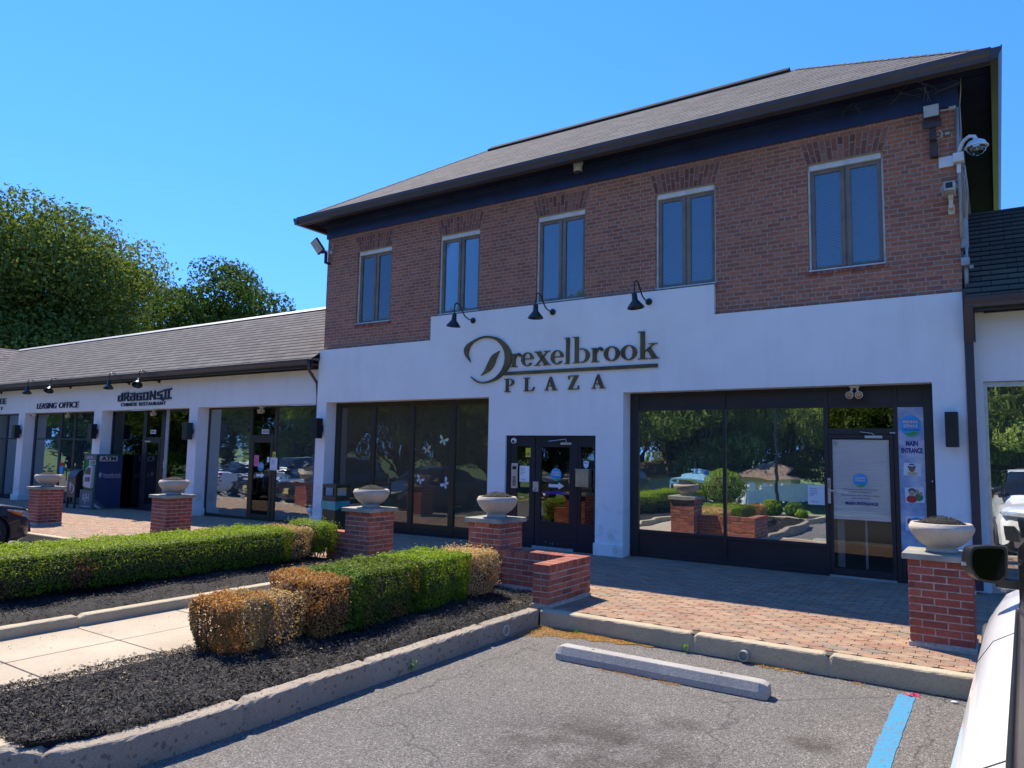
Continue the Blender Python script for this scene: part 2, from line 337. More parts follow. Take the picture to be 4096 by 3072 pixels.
def text_mb(body, x0, x1, z0, z1, y, depth, bold=0, shear=0, space=1.0, mode='front'):
    """lettering standing on a wall that faces the car park; fitted to a rectangle"""
    cu = bpy.data.curves.new('lettering', 'FONT'); cu.body = body; cu.size = 1; cu.offset = bold; cu.shear = shear; cu.space_character = space
    cu.extrude = .5; cu.resolution_u = 3; cu.align_x = 'LEFT'
    ob = bpy.data.objects.new('lettering', cu); COL.objects.link(ob)
    dg = bpy.context.evaluated_depsgraph_get(); me = ob.evaluated_get(dg).to_mesh()
    vs = [v.co.copy() for v in me.vertices]; fs = [tuple(p.vertices) for p in me.polygons]
    ob.evaluated_get(dg).to_mesh_clear(); bpy.data.objects.remove(ob); bpy.data.curves.remove(cu)
    ax = [v.x for v in vs]; ay = [v.y for v in vs]; mx, Mx, my, My = min(ax), max(ax), min(ay), max(ay)
    m = MB(); out = []
    for v in vs:
        u = (v.x-mx)/(Mx-mx); w = (v.y-my)/(My-my); t = v.z+.5
        if mode == 'front': out.append((x0+(x1-x0)*u, y-depth*t, z0+(z1-z0)*w))
        elif mode == 'right': out.append((y+depth*t, x0+(x1-x0)*u, z0+(z1-z0)*w))     # on a face that looks to +X; x0,x1 are y values
    return m.add(out, fs)
def text(name, body, x0, x1, z0, z1, y, depth, mat, parent=None, **k):
    return text_mb(body, x0, x1, z0, z1, y, depth, **k).build(name, mat, parent, fix=False)
def ellipse(cx, cz, rx, rz, n=24, a0=0, a1=2*PI):
    return [(cx+rx*math.cos(a0+(a1-a0)*k/n), cz+rz*math.sin(a0+(a1-a0)*k/n)) for k in range(n)]

def zg(x):            # the pavement falls gently to the left
    return 0 if x > -8 else .0100*(x+8)

# ---------------------------------------------------------------- ground
DZ = -.18
def sheet(name, pts, z, mat, kind='structure', thick=.0):
    m = MB(); m.add([(x, y, z+zg(x)) for x, y in pts], [tuple(range(len(pts)))]); o = m.build(name, mat, fix=False); return struct(o, kind)
# one ground sheet out to the horizon, lowest of all
m = MB(); xs = [-600, -60, -35, -8, 70, 600]
for i in range(5):
    zz = [max(zg(x), -1.0) if x > -100 else -1.0 for x in (xs[i], xs[i+1])]
    m.add([(xs[i], -2.2, zz[0]+DZ-.03), (xs[i+1], -2.2, zz[1]+DZ-.03), (xs[i+1], 600, zz[1]+DZ-.03), (xs[i], 600, zz[0]+DZ-.03)], [(0, 1, 2, 3)])
    m.add([(xs[i], -600, -2.6), (xs[i+1], -600, -2.6), (xs[i+1], -45, -2.6), (xs[i], -45, -2.6)], [(0, 1, 2, 3)])
    m.add([(xs[i], -45, -2.6), (xs[i+1], -45, -2.6), (xs[i+1], -2.2, zz[1]+DZ-.03), (xs[i], -2.2, zz[0]+DZ-.03)], [(0, 1, 2, 3)])
M['lawn'] = pbr('mown_lawn', (.10, .16, .035), .9, 0, .35, 1.2, .6, 90)
struct(m.build('ground', 'lawn', fix=False))
m = MB()
for i in range(4):
    xs2 = [-60, -35, -8, 0, 60]; a, b = xs2[i], xs2[i+1]
    m.quad((a, -2.0, zg(a)+DZ), (b, -2.0, zg(b)+DZ), (b, 6.98, zg(b)+DZ), (a, 6.98, zg(a)+DZ))
struct(m.build('parking_lot', 'asphalt', fix=False))
m = MB(); m.quad((-60, 11.95, -.3), (60, 11.95, -.3), (60, 60, -.3), (-60, 60, -.3)); struct(m.build('added_rear_asphalt', 'asphalt', fix=False))  # unseen asphalt, added to keep green lawn bounce off the gutter
# block pavers laid one by one
m = MB(); w, h, A = .205, .100, .014; rows = int((11.66-7.12)/h)
pal = [(.36, .205, .135), (.38, .225, .15), (.37, .215, .145), (.34, .205, .145), (.31, .195, .145), (.38, .24, .165), (.29, .205, .155), (.39, .25, .175), (.34, .175, .12)]
for j in range(rows):
    y = 7.125+(j+.5)*h; off = (j % 2)*.5; x = -30+off*w
    while x < 3.6:
        g = .0042; xa, xb = x+g, x+w-g; hm, he = h/2+A-g, h/2-A-g; q = w*.26
        t = random.choice(pal); k = random.uniform(.90, 1.10)
        if RNG.random() < .03: t = (.25, .20, .16)
        dz = random.uniform(-.0015, .0015)+zg(x); tl = random.uniform(-.002, .002)
        poly = [(xa, y-he), (xa+q*.55, y-he), (xa+q, y-hm), (xb-q, y-hm), (xb-q*.55, y-he), (xb, y-he), (xb, y+he), (xb-q*.55, y+he), (xb-q, y+hm), (xa+q, y+hm), (xa+q*.55, y+he), (xa, y+he)]
        m.tint = (t[0]*k, t[1]*k*1.07, t[2]*k); o = len(m.v)
        top = [(px, py, dz+(py-y)*tl*10) for px, py in poly]; bot = [(px, py, dz-.012) for px, py in poly]
        n = len(poly)
        m.add(top+bot, [tuple(range(n))]+[(i, i+n, (i+1) % n+n, (i+1) % n) for i in range(n)])
        x += w
struct(m.build('brick_pavement', 'paver', fix=False))
m = MB()
for a, b in ((-40, -30), (-30, -8), (-8, 6)): m.quad((a, 7.0, zg(a)-.008), (b, 7.0, zg(b)-.008), (b, 11.95, zg(b)-.008), (a, 11.95, zg(a)-.008))
struct(m.build('pavement_bed', 'paverbed', fix=False))
# kerbs: chamfered bars along polylines
def kerb(name, pts, wd, zt, zb, mat, joints=(), rough=0):
    """pts run along the road-side top edge; the kerb body lies to the left of the direction of travel"""
    P = [Vector((x, y, 0)) for x, y in pts]; R = []
    for i in range(len(P)-1):                  # resample
        n = max(1, int((P[i+1]-P[i]).length/.045)) if rough else max(1, int((P[i+1]-P[i]).length/.5)); R += [P[i].lerp(P[i+1], k/n) for k in range(n)]
    R.append(P[-1]); m = MB(); vs = []; c = .018
    prof = [(0, zb), (0, zt-c), (c*.35, zt-c*.35), (c, zt), (wd-c, zt), (wd, zt-c*.5), (wd, zb)]
    d = 0
    for i, p in enumerate(R):
        t = (R[min(i+1, len(R)-1)]-R[max(i-1, 0)]).normalized(); nl = Vector((-t.y, t.x, 0))
        if i: d += (R[i]-R[i-1]).length
        jt = min([abs(d-q) for q in joints] or [9])
        for u, z in prof:
            ju = rough*random.uniform(-1, 1) if z > zb else 0; jz = rough*.8*random.uniform(-1, 1) if z > zb+.01 else 0
            dip = .022 if jt < .024 and z > zb else 0
            q = p+nl*(u+ju+(dip if u < wd/2 else -dip)); vs.append((q.x, q.y, z+jz-dip+zg(q.x)))
    n = len(prof); fs = [(i*n+k, i*n+k+1, (i+1)*n+k+1, (i+1)*n+k) for i in range(len(R)-1) for k in range(n-1)]
    fs += [tuple(range(n)), tuple((len(R)-1)*n+k for k in range(n))[::-1]]
    m.add(vs, fs); return struct(m.build(name, mat))
kerb('pavement_kerb', [(-4.24, 6.975), (5.5, 6.975)], .145, 0, -.22, 'kerb', joints=(1.72, 2.95), rough=.0022)
kerb('pavement_kerb', [(-38, 6.975), (-9.95, 6.975)], .145, 0, -.22, 'kerb', joints=(19, 22, 25), rough=.0)
# rough kerb round planting bed: from the pavement corner towards the camera, then curving away
arc = [(-4.25, 6.95), (-4.25, 3.2), (-4.26, 2.75), (-4.29, 2.42), (-4.36, 2.17), (-4.5, 2.02), (-4.72, 1.93)]
kerb('bed_kerb', arc[::-1], .15, .005, -.22, 'kerb_rough', joints=(.30, 1.55, 2.7, 4.3), rough=.0045)
kerb('bed_kerb', [(-7.2, 1.93), (-6.4, 1.90), (-5.4, 1.90), (-4.735, 1.93)], .15, .005, -.22, 'kerb', joints=(), rough=.002)
kerb('bed_kerb', [(-7.25, -1.5), (-7.25, 3.62), (-7.25, 7.7)][0:3], .14, .10, -.2, 'kerb', joints=(5.12, 8.2), rough=.0015)
# concrete path between the beds, cast in slabs
m = MB(); ys = [2.05, 2.68, 3.565, 4.55, 5.5, 6.45, 7.4, 8.0]; xs3 = [-7.26, -6.49, -5.70]
for i in range(2):
    for j in range(len(ys)-1):
        g = .006; m.box(xs3[i]+g, xs3[i+1]-g, ys[j]+g, ys[j+1]-g, -.12, .003+random.uniform(-.001, .001))
struct(m.build('concrete_path', 'path', bevel=.006))
m = MB(); m.box(-7.26, -5.70, 1.95, 8.0, -.2, -.012); struct(m.build('path_joint_bed', 'paverbed'))
# far kerb of lawn behind the camera and drive
kerb('lawn_kerb', [(60, -2.0), (-58, -2.0)], .15, -.03, -.22, 'kerb')

# mulch beds: soil sheet with low relief and bark chips strewn over it
M['soil'] = pbr('dark_mulch_soil', (.009, .008, .008), .95, 0, .3, 20, .8, 60)
M['chips'] = pbr('bark_chips', (.9, .9, .9), .8, 0, .1, 20, attr=True)
def relief(x, y): return .018*math.sin(x*5.1+y*2.3)+.012*math.sin(y*6.7-x*3.1)+.01*math.sin(y*2.1+1)
def bed(name, x0, x1, y0, y1, z, nx, ny, cut=None):
    m = MB(); vs = []
    for j in range(ny+1):
        for i in range(nx+1):
            x = x0+(x1-x0)*i/nx; y = y0+(y1-y0)*j/ny; e = min(x-x0, x1-x, .12)/.12
            if cut: x = cut(x, y)
            vs.append((x, y, z+(relief(x, y)+.03)*e+random.uniform(-.004, .004)*e))
    m.add(vs, [(j*(nx+1)+i, j*(nx+1)+i+1, (j+1)*(nx+1)+i+1, (j+1)*(nx+1)+i) for j in range(ny) for i in range(nx)])
    return struct(m.build(name, 'soil', smooth=True, fix=False))
def cutB(x, y):       # rounded near corner of bed B
    lim = -4.40 if y > 2.75 else (-4.40-.22*((2.75-y)/.75)**2.2)
    return min(x, lim)
bed('planting_bed', -5.74, -4.40, 2.05, 7.8, -.01, 22, 90, cutB)
bed('planting_bed', -10.2, -7.39, -1.5, 7.8, .06, 28, 90)
def scatter_quads(P, Nrm, L_, Wd, tint, mat, name, curl=0.0, parent=None, thick=0):
    """many small four-sided leaves or chips as one mesh: centres P, normals Nrm, lengths, widths"""
    n = len(P); Nrm = Nrm/np.linalg.norm(Nrm, axis=1, keepdims=True)
    r = RNG.normal(size=(n, 3)); U = r-Nrm*(r*Nrm).sum(1, keepdims=True); U /= np.linalg.norm(U, axis=1, keepdims=True); V = np.cross(Nrm, U)
    l = L_[:, None]/2; w = Wd[:, None]/2
    v = np.stack([P-U*l, P+V*w-U*l*.15+Nrm*curl*w, P+U*l, P-V*w-U*l*.15+Nrm*curl*w], 1).reshape(-1, 3).astype(np.float32)
    me = bpy.data.meshes.new(name); me.vertices.add(4*n); me.loops.add(4*n); me.polygons.add(n)
    me.vertices.foreach_set('co', v.ravel()); me.loops.foreach_set('vertex_index', np.arange(4*n, dtype=np.int32))
    me.polygons.foreach_set('loop_start', np.arange(0, 4*n, 4, dtype=np.int32)); me.polygons.foreach_set('loop_total', np.full(n, 4, dtype=np.int32))
    me.update(); a = me.attributes.new('tint', 'FLOAT_COLOR', 'FACE')
    a.data.foreach_set('color', np.concatenate([tint, np.ones((n, 1))], 1).astype(np.float32).ravel())
    return link(name, me, mat, parent)
def chips(name, n, x0, x1, y0, y1, z, cut=None, bias=0):
    x = RNG.uniform(x0, x1, n); y = y0+(y1-y0)*RNG.random(n)**(1+bias)
    if cut: x = np.array([min(a, cut(a, b)+.01+RNG.uniform(-.06, 0)) if a > cut(a, b) else a for a, b in zip(x, y)])
    e = np.clip(np.minimum(x-x0, x1-x), 0, .12)/.12
    rel = .018*np.sin(x*5.1+y*2.3)+.012*np.sin(y*6.7-x*3.1)+.01*np.sin(y*2.1+1)
    P = np.stack([x, y, z+(rel+.03)*e+RNG.uniform(.002, .024, n)], 1)
    Nn = np.stack([RNG.normal(0, .6, n), RNG.normal(0, .6, n), np.ones(n)], 1)
    b = np.array([(.019, .0175, .0185)])*RNG.uniform(.1, 1, (n, 1))**2.4*3.6; pale = RNG.random(n) < .06; b[pale] = np.array([.13, .105, .08])*RNG.uniform(.5, 1.3, (pale.sum(), 1))
    o = scatter_quads(P, Nn, RNG.uniform(.015, .07, n), RNG.uniform(.003, .010, n), b, 'chips', name, .5); return struct(o, 'stuff')
# small island bed beside the camera, seen in the window reflection
kerb('island_kerb', [(-4.35, -.7), (-4.35, 1.0), (-4.6, 1.3), (-6.4, 1.3), (-6.7, 1.0), (-6.7, -.7), (-6.4, -1.0), (-4.6, -1.0), (-4.35, -.7)], .15, 0, -.22, 'kerb')
sheet('planting_bed', [(-6.56, -.86), (-4.49, -.86), (-4.49, 1.16), (-6.56, 1.16)], -.02, 'soil')
chips('mulch_chips', 36000, -5.80, -4.36, 2.02, 7.8, 0, cutB, .35)
def strew(name, n, x0, x1, y0, y1, z, c, l, mat='chips'):
    rg = np.random.default_rng(n); P = np.stack([rg.uniform(x0, x1, n), rg.uniform(y0, y1, n), np.full(n, z)+rg.uniform(0, .004, n)], 1)
    return struct(scatter_quads(P, np.stack([rg.normal(0, .3, n), rg.normal(0, .3, n), np.ones(n)], 1), rg.uniform(l*.4, l, n), rg.uniform(l*.15, l*.5, n), np.array([c])*rg.uniform(.4, 1.6, (n, 1)), mat, name, .5), 'stuff')
strew('spilled_bark', 420, -6.0, -5.72, 2.2, 7.0, .006, (.04, .035, .03), .04); strew('spilled_bark', 160, -4.40, -4.26, 2.6, 6.9, .008, (.05, .04, .03), .022); strew('spilled_bark', 120, -7.2, -6.6, 2.6, 7, .006, (.10, .07, .04), .02)
strew('fallen_leaves', 90, -4.0, -.2, 7.15, 9.4, .004, (.22, .15, .06), .03); strew('fallen_leaves', 130, -4.0, -.4, 3.2, 6.8, DZ+.004, (.25, .17, .07), .022); strew('fallen_leaves', 160, -5.6, -4.5, 2.4, 7.4, .045, (.35, .24, .11), .03)
strew('grit', 2500, -4.0, .2, 2.5, 6.9, DZ+.003, (.35, .33, .29), .008)
chips('mulch_chips', 16000, -9.9, -7.38, 2.2, 7.8, .07, None, .2)
# ---------------------------------------------------------------- main building
BY = 11.40; SY = 11.32
main = thing('plaza_building', 'two storey plaza building with red brick upper floor above white stucco shopfront and hipped roof', 'building', (-6.6, 11.4, 0))
def sol(x, z):
    if z > 3.97: return -9.61 < x < -3.71
    if -12.62 < x < -8.10 and z < 2.77: return False
    if -7.70 < x < -5.81 and z < 2.03: return False
    if -5.29 < x < -.72 and z < 2.765: return False
    return True
gridwall([-12.93, -12.62, -9.61, -8.10, -7.70, -5.81, -5.29, -3.71, -.72, -.33], [-.3, 2.03, 2.765, 3.97, 4.46], sol, SY, BY+.24).build('stucco_wall', 'stucco', main, bevel=.012)
for a, b in ((-12.96, -12.60), (-8.12, -7.68), (-5.83, -5.27), (-.74, -.31)): MB().box(a, b, SY-.035, SY-.001, -.2, .20).build('plinth', 'stucco', main, bevel=.006)
# upper brick wall
wins = [-11.36, -8.98, -6.61, -4.22, -1.76]
WW, Z0, Z1 = 1.04, 4.50, 6.16
def solb(x, z): return not any(abs(x-c) < WW/2 and Z0 < z < Z1 for c in wins)
xs = [-12.87]+sum([[c-WW/2, c+WW/2] for c in wins], [])+[-.33]
bw = gridwall(xs, [3.9, Z0, Z1, 6.96], solb, BY, BY+.22); bw.build('brick_wall', 'brickwall', main)
sw = MB(); sw.box(-.55, -.33, BY+.221, 18.7, 3.2, 6.96); sw.box(-12.87, -12.65, BY+.221, 18.7, 3.2, 6.96); sw.box(-12.64, -.56, 18.5, 18.7, -.3, 6.96)
sw.build('side_wall', 'brickwall', main)
def bricks(mb, p0, u, w, n, L0, H0, depth, gap=.010, tcol=None, jit=.003):
    """one brick standing proud of a face: p0 corner, u along, w up, n outwards"""
    pass
BT = [(.42, .155, .105), (.38, .135, .09), (.34, .115, .08), (.29, .10, .075), (.42, .17, .12)]
for c in wins:      # splayed jack arches of soldier bricks, and rowlock sills
    n = 14; arch = MB()
    for k in range(n):
        for r in range(2):
            first = (k % 2 == 0)
            za, zb = ((.01, .61), (.665, .99))[r] if first else ((.01, .335), (.39, .99))[r]
            u0, u1 = (k+.11)/n, (k+.89)/n
            xb = lambda u, t: c+(u-.5)*(1.04+t*.19*1.0)
            P = [(xb(u0, za), Z1+.008+.335*za), (xb(u1, za), Z1+.008+.335*za), (xb(u1, zb), Z1+.008+.335*zb), (xb(u0, zb), Z1+.008+.335*zb)]
            t = random.choice(BT); q = random.uniform(.6, 1.0); arch.tint = tuple(v*q for v in t); arch.prism(P, 'y', BY-.008, BY-.0035)
    ao = arch.build('jack_arch', 'brick', main)
    MB().prism([(c-.525, Z1+.003), (c+.525, Z1+.003), (c+.625, Z1+.35), (c-.625, Z1+.35)], 'y', BY-.0032, BY+.002).build('arch_mortar', 'archmortar', ao)
    sl = MB()
    for k in range(15):
        t = random.choice(BT); q = random.uniform(.6, 1.1); sl.tint = tuple(v*q for v in t); a = c-.56+k*.0747; sl.box(a+.006, a+.069, BY-.016, BY+.06, Z0-.062, Z0-.004)
    sl.build('brick_sill', 'brick', main)
for i, c in enumerate(wins):
    wf = MB(); a, b = c-WW/2, c+WW/2; t = .028     # white outer trim
    wf.box(a+.001, a+t, BY+.055, BY+.12, Z0, Z1-.001); wf.box(b-t, b-.001, BY+.055, BY+.12, Z0, Z1-.001)
    wf.box(a+t, b-t, BY+.035, BY+.118, Z1-.085, Z1-.002); wf.box(a+.001, b-.001, BY-.004, BY+.054, Z0, Z0+.018)
    wo_ = wf.build('window', 'whitetrim', main)
    fr = MB(); A_, B_ = a+t, b-t; zt = Z1-.085
    for s0, s1 in ((A_, c-.012), (c+.012, B_)):
        fr.box(s0, s0+.062, BY+.075, BY+.125, Z0+.02, zt); fr.box(s1-.062, s1, BY+.075, BY+.125, Z0+.02, zt)
        fr.box(s0+.062, s1-.062, BY+.078, BY+.125, Z0+.02, Z0+.085); fr.box(s0+.062, s1-.062, BY+.078, BY+.125, zt-.06, zt)
    fr.box(c-.012, c+.012, BY+.09, BY+.125, Z0+.02, zt)
    fr.build('frame', 'winframe', wo_, bevel=.004)
    for s0, s1 in ((A_, c-.012), (c+.012, B_)):
        MB().box(s0+.06, s1-.06, BY+.100, BY+.106, Z0+.08, zt-.055).build('pane', 'glass_up', wo_)
    bl = MB(); z = Z0+.09        # slatted blind behind the pane
    while z < zt-.06:
        bl.add([(A_+.06, BY+.150, z), (B_-.06, BY+.150, z), (B_-.06, BY+.168, z+.021), (A_+.06, BY+.168, z+.021)], [(0, 1, 2, 3)]); z += .0245
    bl.build('blind', 'blind', wo_, fix=False)
    MB().box(a, b, BY+.19, BY+.215, Z0, Z1).build('room_backing', 'interior', wo_)
# frieze, soffit, gutter, roof
fz = MB(); fz.box(-12.90, -.30, BY-.035, BY-.002, 6.60, 6.955); fz.box(-.328, -.29, BY, 18.7, 6.60, 6.955); fz.box(-12.92, -12.872, BY, 18.7, 6.60, 6.955)
fz.box(-12.93, -.27, BY-.060, BY-.036, 6.86, 6.955)
fz.build('frieze', 'frieze', main, bevel=.004)
EX0, EX1, EY0, EY1 = -13.30, .10, 10.93, 19.2
sf = MB()
def boards(x0, x1, y0, y1, along):
    d = .115
    if along == 'x':
        y = y0
        while y < y1-.01: sf.box(x0, x1, y+.003, min(y+d, y1)-.003, 6.957, 6.975); y += d
    else:
        y = y0
        while y < y1-.01: sf.box(x0, x1, y+.004, min(y+d, y1)-.004, 6.957, 6.975); y += d
boards(EX0+.02, EX1-.02, EY0+.02, BY-.036, 'x'); boards(-.288, EX1-.02, BY, EY1, 'y'); boards(EX0+.02, -12.93, BY, EY1, 'y')
sf.build('soffit', 'soffit', main)
MB().box(EX0+.01, EX1-.01, EY0+.01, EY1, 6.976, 6.985).build('eaves_deck', 'soffit', main)
gt = MB(); prof = [(0, 0), (0, .16), (-.012, .16), (-.012, .145), (-.115, .145), (-.115, .16), (-.13, .16), (-.125, .10), (-.095, .05), (-.085, 0)]
gt.prism([(EY0+u, 6.875+w) for u, w in prof], 'x', EX0-.0, EX1+.0)
gt.prism([(EX1-u, 6.875+w) for u, w in prof], 'y', EY0-.12, EY1)
gt.prism([(EX0+u, 6.875+w) for u, w in prof], 'y', EY0-.12, EY1)
gt.build('gutter', 'gutter', main)
MB().box(EX0, EX1, EY0+.001, EY0+.02, 6.86, 6.956).build('fascia', 'gutter', main)
ry = 14.0; rz = 7.03+.667*(ry-EY0+.06); xl, xr = EX0-.06+(ry-EY0+.06), EX1+.06-(ry-EY0+.06)
e = .07; zE = 7.03
A1, B1, C1, D1 = (EX0-e, EY0-e, zE), (EX1+e, EY0-e, zE), (EX1+e, EY1+e, zE), (EX0-e, EY1+e, zE); R1, R2 = (xl, ry, rz), (xr, ry, rz)
rf = MB(); rf.add([A1, B1, R2, R1], [(0, 1, 2, 3)]); rf.add([C1, D1, R1, R2], [(0, 1, 2, 3)]); rf.add([(p[0], p[1], p[2]-.03) for p in (A1, B1, C1, D1)], [(3, 2, 1, 0)])
dn = lambda p: (p[0], p[1], p[2]-.03)
for p, q in ((A1, B1), (C1, D1), (B1, C1), (D1, A1)): rf.add([p, dn(p), dn(q), q], [(0, 1, 2, 3)])
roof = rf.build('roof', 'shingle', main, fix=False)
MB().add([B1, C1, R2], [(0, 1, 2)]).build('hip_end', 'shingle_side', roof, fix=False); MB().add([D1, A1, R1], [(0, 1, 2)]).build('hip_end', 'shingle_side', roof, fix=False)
for P0, P1, sgn in ((A1, R1, -1), (B1, R2, 1)):       # hip caps
    P0, P1 = Vector(P0), Vector(P1); n = 30; rc = MB()
    for k in range(1, n):
        a = P0.lerp(P1, k/n)+Vector((0, 0, .016)); b = P0.lerp(P1, (k+1)/n)+Vector((0, 0, .010)); fr_ = Vector((-sgn*.0, -.11, -.0734)); sd2 = Vector((sgn*.11, 0, -.0734))
        rc.add([a, b, b+fr_, a+fr_], [(0, 1, 2, 3)]); rc.add([b, a, a+sd2, b+sd2], [(0, 1, 2, 3)])
    rc.build('hip_cap', 'shingle', roof, fix=False)
M['ventblack'] = pbr('dark_ridge_vent', (.03, .027, .027), .9, 0, .1, 4, spec=.1)
rv = MB(); rv.prism([(ry-.16, rz-.10), (ry, rz+.015), (ry+.16, rz-.10), (ry+.16, rz-.05), (ry, rz+.075), (ry-.16, rz-.05)], 'x', xl+.12, xr-.1)
rv.build('ridge_vent', 'clad' if 'clad' in M else 'ventblack', roof)

# ---- shopfront glazing helper
def frames(name, mat, parent, y, d, vbars, hbars, bevel=.003):
    m = MB()
    for (x0, x1, z0, z1) in vbars: m.box(x0, x1, y, y+d, z0, z1)
    for (x0, x1, z0, z1) in hbars: m.box(x0, x1, y+.006, y+d-.004, z0, z1)
    return m.build(name, mat, parent, bevel=bevel)
def pane(parent, mat, x0, x1, z0, z1, y, name='pane'):
    return MB().box(x0, x1, y, y+.006, z0, z1).build(name, mat, parent)
def room(parent, x0, x1, y0, y1, z0, z1, mat='interior', name='room'):
    m = MB(); m.quad((x0, y1, z0), (x1, y1, z0), (x1, y1, z1), (x0, y1, z1)); m.quad((x0, y0, z0), (x0, y1, z0), (x0, y1, z1), (x0, y0, z1))
    m.quad((x1, y0, z0), (x1, y1, z0), (x1, y1, z1), (x1, y0, z1)); m.quad((x0, y0, z0), (x1, y0, z0), (x1, y1, z0), (x0, y1, z0)); m.quad((x0, y0, z1), (x1, y0, z1), (x1, y1, z1), (x0, y1, z1))
    return m.build(name, mat, parent)
G = 11.60
# right shopfront: two windows, door, banner panel
sfR = frames('shopfront_frame', 'bronze', main, G, .07,
    [(-5.289, -5.13, 0, 2.764), (-3.68, -3.63, 0, 2.764), (-2.16, -2.10, 0, 2.764), (-1.235, -1.18, 0, 2.764), (-.855, -.721, 0, 2.764)],
    [(-5.13, -3.68, 2.46, 2.50), (-3.63, -2.16, 2.46, 2.50), (-2.10, -1.235, 2.45, 2.50), (-1.18, -.855, 2.45, 2.50),
     (-5.13, -3.68, .40, .455), (-3.63, -2.16, .40, .455), (-5.13, -3.68, 0, .05), (-3.63, -2.16, 0, .05), (-2.10, -1.235, 2.065, 2.15),
     (-5.13, -3.68, 2.725, 2.764), (-3.63, -2.16, 2.725, 2.764), (-2.10, -1.235, 2.725, 2.764), (-1.18, -.855, 2.725, 2.764), (-1.18, -.855, .385, .43), (-1.18, -.855, 0, .05)])
for a, b in ((-5.13, -3.68), (-3.63, -2.16), (-2.10, -1.235), (-1.18, -.855)): MB().box(a, b, G+.026, G+.05, 2.50, 2.725).build('bronze_panel', 'bronze', sfR)
for a, b, c in ((-5.13, -3.68, .40), (-3.63, -2.16, .40), (-1.18, -.855, .385)): MB().box(a, b, G+.026, G+.05, .05, c).build('bronze_panel', 'bronze', sfR)
for a, b in ((-5.13, -3.68), (-3.63, -2.16)): pane(sfR, 'glass_mirror', a, b, .455, 2.46, G+.03)
pane(sfR, 'glass_dark', -2.10, -1.235, 2.15, 2.45, G+.03)
room(main, -5.28, -.73, G+.10, 14.5, 0, 2.75, 'interior')
# glazed door with a blind and hours notice
dr = frames('door', 'bronze', main, G-.012, .06, [(-2.096, -2.055, .035, 2.06), (-1.29, -1.239, .035, 2.06)], [(-2.055, -1.29, .035, .12), (-2.055, -1.29, 2.0, 2.06)])
MB().box(-2.11, -1.235, G-.05, G-.013, .0, .03).build('threshold', 'alu', dr)
pane(dr, 'glass_door', -2.056, -1.289, .118, 2.002, G+.012)
bl = MB(); z = .83
while z < 1.97:
    bl.add([(-2.05, G+.026, z), (-1.30, G+.026, z), (-1.30, G+.034, z+.03), (-2.05, G+.034, z+.03)], [(0, 1, 2, 3)])
    bl.add([(-2.05, G+.034, z+.03), (-1.30, G+.034, z+.03), (-1.30, G+.026, z+.034), (-2.05, G+.026, z+.034)], [(0, 1, 2, 3)]); z += .034
bl.build('blind', 'blindwhite' if 'blindwhite' in M else 'white', dr, fix=False)
MB().box(-2.035, -1.94, G+.2, G+.23, .12, .83).box(-1.66, -1.63, G+.2, G+.23, .12, .83).build('curtain_edge', 'interior_light', dr)
hd = MB(); hd.box(-2.115, -2.075, G-.040, G-.0135, 1.05, 1.42); hd.box(-2.09, -1.99, G-.085, G-.065, 1.225, 1.25); hd.box(-2.10, -2.075, G-.066, G-.0405, 1.22, 1.255)
hd.build('door_handle', 'alu', dr, bevel=.004)
kp = MB()
for r in range(6): kp.box(-2.108, -2.084, G-.0445, G-.0405, 1.28+r*.02, 1.29+r*.02)
kp.build('keypad', 'black', dr)
cl = MB(); cl.box(-1.60, -1.37, G-.055, G-.013, 2.005, 2.045); cl.tube([(-1.47, G-.06, 2.05), (-1.50, G-.075, 2.075), (-1.66, G-.03, 2.10)], .008, 6); cl.box(-1.28, -1.21, G-.02, G-.0005, 2.075, 2.095)
cl.build('door_closer', 'alu', dr, bevel=.004)
MB().box(-.80, -.745, G-.03, G-.0005, 1.32, 1.45).build('card_reader', 'black', main, bevel=.006)
MB().box(-.78, -.765, G-.033, G-.0305, 1.41, 1.43).build('indicator', 'white', main)
# left shopfront: four tall dark panes
sfL = frames('shopfront_frame', 'olive', main, G+.02, .08,
    [(-12.619, -12.47, 0, 2.769), (-11.50, -11.36, 0, 2.769), (-10.36, -10.24, 0, 2.769), (-9.28, -9.14, 0, 2.769), (-8.21, -8.101, 0, 2.769)],
    [(a, b, z0, z1) for a, b in ((-12.47, -11.50), (-11.36, -10.36), (-10.24, -9.28), (-9.14, -8.21)) for z0, z1 in ((2.65, 2.769), (.10, .21), (0, .095))])
for a, b in ((-12.47, -11.50), (-11.36, -10.36), (-10.24, -9.28), (-9.14, -8.21)): pane(sfL, 'glass_film', a, b, .21, 2.65, G+.05)
room(main, -12.6, -8.12, G+.13, 12.6, 0, 2.75, 'interior_brown')
MB().box(-12.55, -8.15, G-.02, G+.019, -.05, .045).build('shop_sill', 'navy', sfL)
